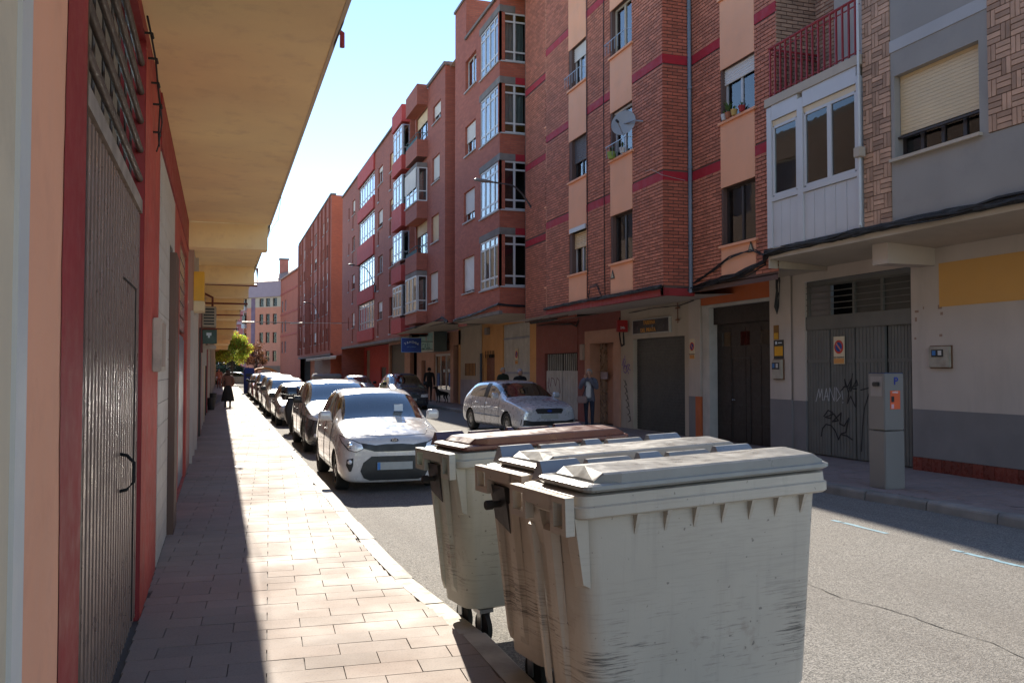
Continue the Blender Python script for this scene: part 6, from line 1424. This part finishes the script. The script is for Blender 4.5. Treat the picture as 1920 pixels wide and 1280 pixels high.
# dark graphite crossover behind
gra = paint('graphite_car_paint', (.10, .10, .105), .22, .6, .1); sil = paint('silver_car_paint', (.42, .42, .42), .28, .7, .12)
c2 = make_car('dark graphite crossover parked behind the white hatchback', gra, 4.3, .87, 1.56, 'hatch', .33, .82, 3.45, 1, low=.2 if 0 else .18) if 0 else make_car('dark graphite crossover parked behind the white hatchback', gra, 4.3, .87, 1.56, 'hatch', .33, .82, 3.5, 1)
P_ = c2['patch']
P_('black_front', [(-.8, .25), (.8, .25), (.82, .5), (.72, .66), (.4, .72), (-.4, .72), (-.72, .66), (-.82, .5)], 'front', blackp, .006, cuts=5)
for s_ in (-1, 1):
    P_('headlight', [(s_ * .42, .72), (s_ * .6, .7), (s_ * .8, .76), (s_ * .84, .86), (s_ * .7, .82), (s_ * .5, .79)], 'front', lamp_glass, .012, cuts=4)
    q = c2['bvh'].ray_cast(Vector((s_ * .66, -1, .4)), Vector((0, 1, 0)))[0]; m = MB(); m.lathe(q + Vector((0, -.012, 0)), (0, -1, 0), [(.05, 0), (.045, .012), (0, .02)], 14); m.build('fog_lamp', lamp_glass, c2['root'], local=True, smooth=True)
    P_('wheel_arch_cladding', [(.35, .25), (.38, .6), (.6, .8), (.95, .8), (1.2, .6), (1.28, .28), (1.2, .28), (1.1, .55), (.92, .72), (.66, .72), (.47, .55), (.42, .25)], 'left' if s_ < 0 else 'right', blackp, .006)
P_('silver_lip', [(-.6, .2), (.6, .2), (.55, .27), (-.55, .27)], 'front', sil, .01)
plate(c2, 0, c2['bvh'].ray_cast(Vector((0, -1, .45)), Vector((0, 1, 0)))[0].y - .02, .46)
place(c2, 2.6, 18.85, 0)
# silver hatchback across the street
s3 = make_car('silver hatchback parked across the street, half in the shade', paint('silver_blue_car_paint', (.55, .56, .60), .3, .25, .1), 4.3, .90, 1.48, 'hatch', .315, .86, 3.5, 2)
P_ = s3['patch']
P_('grille', [(-.36, .62), (.36, .62), (.42, .72), (.36, .755), (-.36, .755), (-.42, .72)], 'front', TRIM, .01); P_('lower_grille', [(-.82, .32), (-.5, .30), (.5, .30), (.82, .32), (.8, .47), (.5, .42), (-.5, .42), (-.8, .47)], 'front', TRIM, .008)
P_('plate_area', [(-.26, .48), (.26, .48), (.26, .59), (-.26, .59)], 'front', plate_m, .014)
for s_ in (-1, 1): P_('headlight', [(s_ * .5, .63), (s_ * .78, .64), (s_ * .84, .80), (s_ * .72, .83), (s_ * .52, .78)], 'front', lamp_glass, .012, cuts=4); s3['line']('side_moulding', [(1.3, .5), (3.1, .52)], 'left' if s_ < 0 else 'right', .014)
m = MB(); m.lathe((0, 0, 0), (0, -1, 0), [(.07, 0), (.07, .008), (0, .01)], 18); bq = s3['bvh'].ray_cast(Vector((0, -1, .69)), Vector((0, 1, 0)))[0]; m.v = [Vector((v.x, v.y + bq.y - .014, v.z * .45 + .69)) for v in m.v]; m.build('badge', bluesign, s3['root'], local=True)
place(s3, 8.38, 21.9, 6)
def generic(label, col, L, w, H, kind, x, y, deg, front=True, det=0):
    c = make_car(label, col, L, w, H, kind, .3, .78 * L / 4.1, L * .8, det)
    p = c['patch']; h = H / 1.485; q = w / .8
    p('grille', [(-.35 * q, .5 * h), (.35 * q, .5 * h), (.38 * q, .62 * h), (-.38 * q, .62 * h)], 'front', TRIM, .01)
    p('lower_grille', [(-.5 * q, .28 * h), (.5 * q, .28 * h), (.5 * q, .38 * h), (-.5 * q, .38 * h)], 'front', TRIM, .01)
    for s_ in (-1, 1): p('headlight', [(s_ * .4 * q, .52 * h), (s_ * .7 * q, .52 * h), (s_ * .74 * q, .66 * h), (s_ * .42 * q, .63 * h)], 'front', lamp_glass, .012, cuts=4); p('tail_light', [(s_ * .5 * q, .6 * h), (s_ * .68 * q, .6 * h), (s_ * .68 * q, .8 * h), (s_ * .5 * q, .8 * h)], 'rear', taill, .01)
    plate(c, 0, c['bvh'].ray_cast(Vector((0, -1, .42 * h)), Vector((0, 1, 0)))[0].y - .02, .43 * h)
    place(c, x, y, deg); return c
generic('old silver saloon with rectangular headlights parked behind the scooter', sil, 4.3, .84, 1.40, 'sedan', 2.55, 28.3, 0, det=1)
generic('pale hatchback just behind the silver saloon, only its side showing', paint('champagne_paint', (.5, .47, .42), .3, .4), 4.1, .84, 1.47, 'hatch', 2.52, 34.0, 0)
generic('silver car partly hidden, fifth in the left row', paint('silver_paint_two', (.36, .37, .38), .3, .7), 4.2, .86, 1.55, 'hatch', 2.62, 39.6, 0)
generic('tall dark brown car with a bright bonnet, sixth in the left row', paint('brown_paint', (.13, .07, .05), .25, .5), 4.0, .84, 1.62, 'hatch', 2.6, 46.5, 0)
generic('dark red car at the far end of the left row', paint('dark_red_car_paint', (.22, .02, .03), .25, .3), 4.0, .83, 1.5, 'hatch', 2.6, 53.0, 0)
generic('grey car beyond the dark red one by the blue container', paint('grey_paint', (.25, .25, .26), .25, .5), 4.0, .83, 1.5, 'hatch', 2.65, 59.5, 0)
generic('dark blue grey estate parked by the glass shop front, roof half sunlit', paint('dark_blue_grey_paint', (.06, .065, .08), .22, .5), 4.5, .88, 1.62, 'hatch', 8.0, 38.0, -2, det=1)
generic('pale blue small car parked behind the dark estate', paint('pale_blue_paint', (.35, .40, .45), .25, .4), 3.9, .82, 1.45, 'hatch', 7.6, 49, 0)
generic('pale blue car crossing at the far end of the road', paint('pale_blue_paint_two', (.33, .42, .46), .25, .4), 4.2, .85, 1.45, 'hatch', .4, 104, 78)
generic('white car crossing at the far end of the road', white, 4.3, .86, 1.5, 'hatch', 4.2, 101, 70)

# ---------------------------------------------------------------- scooter
t = thing('parked_scooter', (1.95, 25.4, 0), 'black scooter with a top box parked between the crossover and the silver saloon', 'scooter')
m = MB()
m.lathe((1.9, 24.55, .25), (1, 0, 0), [(.13, 0), (.24, .02), (.25, .06), (.24, .1), (.13, .12)], 24); m.build('wheel', rubber, t, smooth=True, auto=40)
m = MB(); m.lathe((1.9, 25.8, .25), (1, 0, 0), [(.13, 0), (.24, .02), (.25, .06), (.24, .1), (.13, .12)], 24); m.build('wheel', rubber, t, smooth=True, auto=40)
m = MB(); loft(m, [rrect(1.78, 2.14, 25.0, 25.85, .1, .35), rrect(1.74, 2.18, 24.9, 26.0, .12, .55), rrect(1.8, 2.12, 25.0, 26.05, .12, .78)]); m.build('body', blackp, t, smooth=True, auto=60)
m = MB(); loft(m, [rrect(1.76, 2.16, 24.7, 24.85, .06, .3), rrect(1.7, 2.22, 24.68, 24.85, .06, .7), rrect(1.8, 2.12, 24.75, 24.9, .06, 1.02)]); m.build('leg_shield', blackp, t, smooth=True, auto=60)
m = MB(); loft(m, [rrect(1.8, 2.12, 25.1, 25.8, .1, .78), rrect(1.8, 2.12, 25.1, 25.85, .1, .88)]); m.build('seat', seatm, t, smooth=True, auto=60)
m = MB(); loft(m, [rrect(1.72, 2.18, 25.75, 26.15, .1, .92), rrect(1.67, 2.23, 25.7, 26.2, .14, 1.05), rrect(1.68, 2.22, 25.72, 26.18, .14, 1.2), rrect(1.78, 2.12, 25.8, 26.1, .12, 1.3)]); m.build('top_box', M('glossy_black', (.01, .01, .011), .2, coat=1.), t, smooth=True, auto=60)
m = MB(); m.tube([(1.62, 24.95, 1.12), (1.8, 24.85, 1.08), (2.12, 24.85, 1.08), (2.3, 24.95, 1.12)], .02, 6); m.tube([(1.96, 24.85, 1.08), (1.96, 24.6, .25)], .03, 6); m.build('handlebar', blackp, t)
for x in (1.66, 2.26): m = MB(); m.tube([(x, 24.85, 1.1), (x, 24.8, 1.25)], .01, 5); m.lathe((x, 24.78, 1.28), (0, -1, 0), [(.06, 0), (.06, .02), (0, .02)], 12); m.build('mirror', blackp, t)

# ---------------------------------------------------------------- containers at the end of the left row
t = thing('recycling_container', (2.0, 64, 0), 'tall dark blue recycling container on the kerb beyond the parked cars', 'container'); m = MB(); loft(m, [rrect(1.62, 2.3, 63.6, 64.6, .1, .1), rrect(1.6, 2.32, 63.6, 64.6, .1, 1.75), rrect(1.68, 2.24, 63.7, 64.5, .1, 1.9)]); m.build('shell', M('container_blue', (.01, .025, .16), .5), t, smooth=True, auto=40); m = MB(); m.box(FW, 1.75, 2.15, 63.58, 63.62, 1.3, 1.5); m.build('slot', blackp, t)
t = thing('recycling_container', (3.0, 66, 0), 'large orange arched container behind the parked cars', 'container'); m = MB(); rg = []
for i in range(9):
    a = math.pi * i / 8; rg.append([(3.05 - 1.25 * math.cos(a) * r_, y, .9 + 1.05 * math.sin(a) * r_) for y, r_ in ((65, .86), (65, 1), (67, 1), (67, .86))])
loft(m, rg); m.box(FW, 1.8, 1.95, 65, 67, .1, .9); m.box(FW, 4.15, 4.3, 65, 67, .1, .9); m.build('arch', M('container_orange', (.62, .22, .04), .5), t, smooth=True, auto=40); m = MB(); m.box(FW, 1.95, 4.15, 65.2, 66.9, .1, 1.5); m.build('body', M('container_dull', (.25, .22, .2)), t)
t = thing('waste_container', (7.8, 70, 0), 'distant grey waste container on the right before the maroon shop front', 'waste container'); m = MB(); loft(m, [rrect(7.0, 9.0, 69.4, 70.6, .1, .2), rrect(6.9, 9.1, 69.3, 70.7, .1, 1.25)]); m.build('body', M('bin_far', (.28, .28, .26)), t, smooth=True, auto=40); m = MB(); loft(m, [rrect(6.88, 9.12, 69.28, 70.72, .1, 1.26), rrect(7.0, 9.0, 69.4, 70.6, .1, 1.45)]); m.build('lid', lidg, t, smooth=True, auto=40)

# ---------------------------------------------------------------- people
skin = M('skin', (.42, .22, .15), .6, .05); skind = M('skin_shade', (.38, .2, .14), .6)
hairb = M('brown_hair', (.06, .03, .02), .6, .2, 20, .5, 90); hairg = M('grey_hair', (.3, .27, .25), .7, .2, 20, .5, 90)
def person(x, y, deg, label, H=1.7, top=None, legs=None, hair=None, hands='down', zf=.12, stride=.12, shoes=None, skirt=None, jacket_len=.0, group=None):
    t = thing('person', (x, y, zf), label, 'person', group, R(deg)); ORG[t.name] = Vector((0, 0, 0)); s = H / 1.7
    def S_(*p): return tuple(q * s for q in p)
    # local: faces -y
    hip = .9; sh = 1.40
    armL = {'down': [(.2, .0, sh, .05), (.25, .02, 1.12, .042), (.25, -.04, .88, .033), (.25, -.06, .8, .03)], 'up': [(.19, .0, sh, .052), (.25, -.1, 1.16, .045), (.12, -.26, 1.36, .034), (.07, -.27, 1.45, .03)], 'bag': [(.2, .0, sh, .05), (.25, .0, 1.14, .042), (.2, -.18, 1.02, .033), (.16, -.22, 1.02, .03)]}
    A = armL[hands]
    ch = [[(0, 0, hip, .135, .105), (0, 0, 1.08, .125, .095), (0, 0, 1.25, .145, .105), (0, 0, 1.38, .13, .09), (0, 0, 1.46, .06, .06), (0, -.01, 1.53, .052, .055)]]
    for sx in (-1, 1):
        ch.append([(0, 0, hip, .135, .105), (sx * .09, 0, .84, .09, .09), (sx * .1, -sx * stride * .5, .48, .06, .062), (sx * .1, -sx * stride + .02, .1, .04, .045), (sx * .1, -sx * stride - .1, .05, .038, .03)])
        ch.append([(0, 0, 1.38, .13, .09), (sx * .13, 0, 1.405, .07, .065)] + [(sx * a, b, c, d, d) for a, b, c, d in A])
    ch = [[(p[0] * s, p[1] * s, p[2] * s, p[3] * s, (p[4] if len(p) > 4 else p[3]) * s) for p in c] for c in ch]
    b = skin_body('body', ch, legs, t, 2)
    # clothes: coat shell, made from the body itself by slices
    zt0, zt1 = (.86 - jacket_len) * s, 1.47 * s
    me = b.data; bm = bmesh.new(); bm.from_mesh(me)
    for f in [f for f in bm.faces if not (f.calc_center_median().z > zt0)]: bm.faces.remove(f)
    for f in [f for f in bm.faces if f.calc_center_median().z > 1.475 * s or (abs(f.calc_center_median().x) > .2 * s and f.calc_center_median().z < .84 * s)]: bm.faces.remove(f)
    bm.normal_update()
    for v in bm.verts: v.co += v.normal * .018 * s
    m2 = bpy.data.meshes.new('coat'); bm.to_mesh(m2); bm.free(); m2.materials.clear(); m2.materials.append(top)
    c = bpy.data.objects.new('top', m2); COL.objects.link(c); c.parent = t
    # head
    m = MB(); rings = []
    for i, (z, rx, ry, oy) in enumerate(((1.5, .03, .035, .0), (1.515, .052, .062, -.01), (1.545, .062, .08, -.012), (1.585, .072, .092, -.004), (1.63, .076, .098, .002), (1.67, .07, .09, .006), (1.7, .045, .06, .006), (1.712, .01, .015, .006))):
        rings.append([(rx * math.cos(q * math.pi / 8) * s, (oy + ry * math.sin(q * math.pi / 8)) * s, z * s) for q in range(16)])
    loft(m, rings); m.add([(-.012 * s, -.088 * s, 1.6 * s), (.012 * s, -.088 * s, 1.6 * s), (.014 * s, -.092 * s, 1.575 * s), (-.014 * s, -.092 * s, 1.575 * s), (0, -.115 * s, 1.58 * s)], [(0, 1, 4), (1, 2, 4), (2, 3, 4), (3, 0, 4)])
    hd = m.build('head', skin, t, local=True, smooth=True)
    for sx in (-1, 1):
        m = MB(); m.lathe((sx * .074 * s, .0, 1.59 * s), (sx, 0, 0), [(.026 * s, 0), (.028 * s, .012 * s), (.01 * s, .014 * s)], 10); m.build('ear', skin, hd, local=True, smooth=True)
        m = MB(); m.lathe((sx * .03 * s, -.086 * s, 1.61 * s), (0, -1, 0), [(.012 * s, 0), (.008 * s, .006 * s), (0, .008 * s)], 8); m.build('eye', M('eye_dark', (.03, .02, .02)), hd, local=True)
    m = MB(); m.box(FW, -.022 * s, .022 * s, -.088 * s, -.08 * s, 1.543 * s, 1.55 * s); m.build('mouth', M('lips', (.3, .1, .08)), hd, local=True)
    for sx in (-1, 1):
        hx, hy, hz = [q * s for q in (sx * A[-1][0], A[-1][1], A[-1][2])]; dz = -1 if hands == 'down' else 1; dy = 0
        if hands == 'bag': dz = 0; dy = -1
        chs = [[(hx, hy, hz, .026 * s, .02 * s), (hx, hy + dy * .05 * s, hz + dz * .05 * s, .034 * s, .016 * s)]]
        for k in range(4):
            f0 = (hx + (k - 1.5) * .014 * s, hy + dy * .05 * s, hz + dz * .05 * s); L_ = (.05, .06, .057, .045)[k] * s
            chs.append([(hx, hy + dy * .05 * s, hz + dz * .05 * s, .034 * s, .016 * s), (f0[0] + 1e-3, f0[1] + dy * .02 * s, f0[2] + dz * .025 * s, .009 * s, .009 * s), (f0[0] + 1e-3, f0[1] + dy * L_ - .012 * s, f0[2] + dz * L_, .008 * s, .008 * s)])
        chs.append([(hx, hy, hz, .026 * s, .02 * s), (hx - sx * .03 * s, hy - .015 * s, hz + dz * .035 * s, .01 * s, .01 * s), (hx - sx * .035 * s, hy - .025 * s, hz + dz * .06 * s, .009 * s, .009 * s)])
        skin_body('hand', chs, skin, t, 1)
    if hair is not None:
        m = MB(); long_ = skirt is not None; rings = []
        zz = [(1.50 if long_ else 1.58, .09, .08, .03), (1.56, .1, .1, .02), (1.62, .096, .11, .015), (1.68, .088, .105, .01), (1.72, .062, .075, .008), (1.735, .02, .02, .008)]
        for z, rx, ry, oy in zz: rings.append([(rx * math.cos(q * math.pi / 8) * s, (oy + (ry if math.sin(q * math.pi / 8) > -.2 else ry * (.55 if z < 1.66 else .95)) * math.sin(q * math.pi / 8)) * s, z * s) for q in range(16)])
        loft(m, rings); m.build('hair', hair, t, local=True, smooth=True)
    if skirt is not None:
        m = MB(); rings = []
        for z, r_ in ((1.02, .15), (.92, .175), (.7, .21), (.45, .26), (.28, .29)):
            rings.append([((r_ + (.018 * math.sin(q * 1.9) if z < .9 else 0)) * math.cos(q * math.pi / 16) * s, (r_ * .8 + (.018 * math.sin(q * 1.9) if z < .9 else 0)) * math.sin(q * math.pi / 16) * s, z * s) for q in range(32)])
        loft(m, rings, False, False); m.build('skirt', skirt, t, local=True, smooth=True)
    for sx in (-1, 1):
        m = MB(); fy = -sx * stride; loft(m, [rrect(sx * .1 * s - .045, sx * .1 * s + .045, fy * s - .19, fy * s + .07, .04, .0), rrect(sx * .1 * s - .045, sx * .1 * s + .045, fy * s - .19, fy * s + .07, .04, .04), rrect(sx * .1 * s - .035, sx * .1 * s + .035, fy * s - .1, fy * s + .06, .03, .11)]); m.build('shoe', shoes or blackp, t, local=True, smooth=True, auto=50)
    return t
blk = M('black_cloth', (.014, .013, .014), .9, .1); jeans = M('dark_jeans', (.02, .025, .045), .9, .15)
a = person(.36, 40.9, 180, 'woman in a brown pink top and long black skirt walking away on the sunlit walk', 1.62, M('brown_pink_top', (.17, .075, .055), .8), M('dark_legs', (.03, .02, .02)), hairb, 'bag', skirt=blk, stride=.1)
m = MB(); m.lathe((.2, -.24, 1.0), (1, 0, .0), [(.1, 0), (.11, .03), (.1, .06)], 12); m.build('handbag', M('bag_brown', (.35, .16, .12)), a, local=True)
person(-.05, 83, 0, 'small distant person in a reddish top walking near the left wall', 1.7, M('rust_top', (.36, .1, .06)), M('red_brown_trousers', (.2, .04, .03)), hairb, 'down')
mn = person(10.05, 23.1, -35, 'person in a grey jacket with shoulder bag, hands at the mouth, by the portal', 1.66, M('grey_blue_jacket', (.12, .12, .16), .85, .15, 6), jeans, hairg, 'up', stride=.06, jacket_len=.06)
m = MB(); m.box(FW, -.3, -.02, -.26, -.16, .72, .92); m.build('shoulder_bag', M('bag_taupe', (.24, .16, .15), .7), mn, local=True, bevel=.02)
m = MB(); m.tube([(-.16, -.19, .92), (-.05, -.16, 1.2), (.12, -.08, 1.42), (.13, .05, 1.44)], .012, 5); m.build('bag_strap', blackp, mn, local=True)
m = MB(); m.box(FW, -.07, .09, -.165, -.12, .86, 1.34); m.build('white_shirt', M('white_shirt', (.55, .54, .54)), mn, local=True, bevel=.03)
person(10.3, 31.9, 20, 'man with short grey hair in a dark green top behind the silver car', 1.72, M('dark_green_top', (.02, .03, .02)), jeans, hairg, 'down')
hm = person(9.85, 28.6, 10, 'person in a white patterned cap behind the silver car roof', 1.66, blk, jeans, M('patterned_cap', (.35, .33, .42), .8, .8, 30), 'down')
person(10.5, 45.2, 160, 'figure all in black standing before the shop next to the blue sign', 1.75, blk, blk, blk, 'down', jacket_len=.1)
# dog
t = thing('dog', (10.5, 42.4, .12), 'black dog standing on the pavement in front of the glass shop front', 'dog'); ORG[t.name] = Vector((0, 0, 0)); t.rotation_euler.z = R(-60)
dch = [[(0, .28, .52, .085, .1), (0, .1, .5, .09, .11), (0, -.14, .5, .11, .13), (0, -.28, .56, .09, .11), (0, -.38, .7, .06, .07), (0, -.46, .8, .065, .065), (0, -.56, .78, .04, .04), (0, -.63, .76, .03, .03)], [(0, .28, .52, .085, .1), (0, .4, .5, .03, .03), (0, .5, .42, .02, .02), (0, .54, .32, .012, .012)]]
for sx in (-1, 1):
    dch.append([(0, .28, .52, .085, .1), (sx * .08, .26, .42, .06, .07), (sx * .085, .2, .3, .04, .045), (sx * .085, .32, .17, .022, .025), (sx * .085, .29, .03, .022, .025), (sx * .085, .24, .02, .022, .02)])
    dch.append([(0, -.28, .56, .09, .11), (sx * .08, -.26, .42, .05, .06), (sx * .08, -.23, .26, .03, .032), (sx * .08, -.25, .1, .022, .024), (sx * .08, -.29, .02, .024, .02)])
db = skin_body('body', dch, M('black_fur', (.012, .011, .011), .7), t, 2)
for sx in (-1, 1): m = MB(); m.add([(sx * .03, -.43, .85), (sx * .07, -.44, .84), (sx * .075, -.47, .75), (sx * .05, -.42, .84)], [(0, 1, 2), (0, 2, 3), (0, 3, 1), (1, 3, 2)]); m.build('ear', M('black_fur', (0, 0, 0)), t, local=True)

# ---------------------------------------------------------------- trees at the far end
barkm = M('bark', (.1, .075, .055), .9, .25, 6, .6, 20)
def tree(x, y, H, cr, label, cols, n, seed, zc=None, sq=1.):
    t = thing('street_tree', (x, y, 0), label, 'tree'); rr = random.Random(seed); m = MB()
    zc = zc or H * .6; m.tube([(x, y, 0), (x + .04, y, H * .25), (x - .03, y, H * .5), (x, y, H * .8)], [.11, .09, .07, .02], 8)
    cl = []
    for i in range(26):
        a = rr.uniform(0, 6.28); e = rr.uniform(-.6, 1.1); r_ = cr * rr.uniform(.4, .95)
        c = Vector((x + math.cos(a) * math.cos(e) * r_, y + math.sin(a) * math.cos(e) * r_, zc + math.sin(e) * r_ * 1.15 * sq)); cl.append((c, rr.uniform(.2, .42) * cr, rr.random()))
        b0 = Vector((x, y, H * rr.uniform(.25, .5))); m.tube([b0, b0.lerp(c, .5) + Vector((0, 0, .1)), c], [.035, .02, .008], 5)
    cl.append((Vector((x, y, zc)), .5 * cr, .5)); m.build('trunk', barkm, t)
    for ci, col_ in enumerate(cols):
        m = MB()
        for i in range(n // len(cols)):
            c, r_, k_ = cl[rr.randrange(len(cl))]
            if (k_ * len(cols)) // 1 != ci and rr.random() < .7: continue
            d_ = Vector((rr.gauss(0, 1), rr.gauss(0, 1), rr.gauss(0, 1))).normalized() * r_ * rr.random() ** .4; p = c + d_; s = rr.uniform(.06, .13)
            nn_ = Vector((rr.uniform(-1, 1), rr.uniform(-1, 1), rr.uniform(-.3, 1))).normalized(); a_ = nn_.orthogonal().normalized(); b_ = nn_.cross(a_)
            m.add([p - a_ * s, p + b_ * s * .7, p + a_ * s, p - b_ * s * .7], [(0, 1, 2, 3)])
        q = m.build('crown', col_, t, recalc=False)
def leafmat(nm, c):
    m, nt, p = base(nm); oi = nd(nt, 'ShaderNodeNewGeometry'); hs = nd(nt, 'ShaderNodeHueSaturation'); hs.inputs['Color'].default_value = (*c, 1); nt.links.new(ramp(nt, oi.outputs['Random Per Island'], 0, 1, .6, 1.4), hs.inputs['Value']); nt.links.new(hs.outputs[0], p.inputs['Base Color'])
    p.inputs['Roughness'].default_value = .55
    tr = nd(nt, 'ShaderNodeBsdfTranslucent'); nt.links.new(hs.outputs[0], tr.inputs[0]); mx = nd(nt, 'ShaderNodeMixShader'); mx.inputs[0].default_value = .5
    out = nt.nodes['Material Output']; nt.links.new(p.outputs[0], mx.inputs[1]); nt.links.new(tr.outputs[0], mx.inputs[2]); nt.links.new(mx.outputs[0], out.inputs[0]); return m
yg = leafmat('yellow_green_leaf', (.68, .72, .10)); gn = leafmat('green_leaf', (.36, .5, .08)); og = leafmat('orange_leaf', (.5, .28, .06)); br_l = leafmat('brown_leaf', (.16, .07, .035))
tree(1.25, 98, 5.6, 1.85, 'bright yellow green street tree at the end of the left walk', [yg, gn, gn, og], 22000, 5, 3.6, 1.15)
tree(4.3, 112, 5.0, 1.7, 'thin reddish brown tree right of the bright green one', [br_l, br_l], 2600, 9, 3.3)
tree(-2.2, 120, 6.0, 2.0, 'dark green tree behind the bright one at the road end', [leafmat('dark_leaf', (.06, .1, .02))], 7000, 12, 3.6)
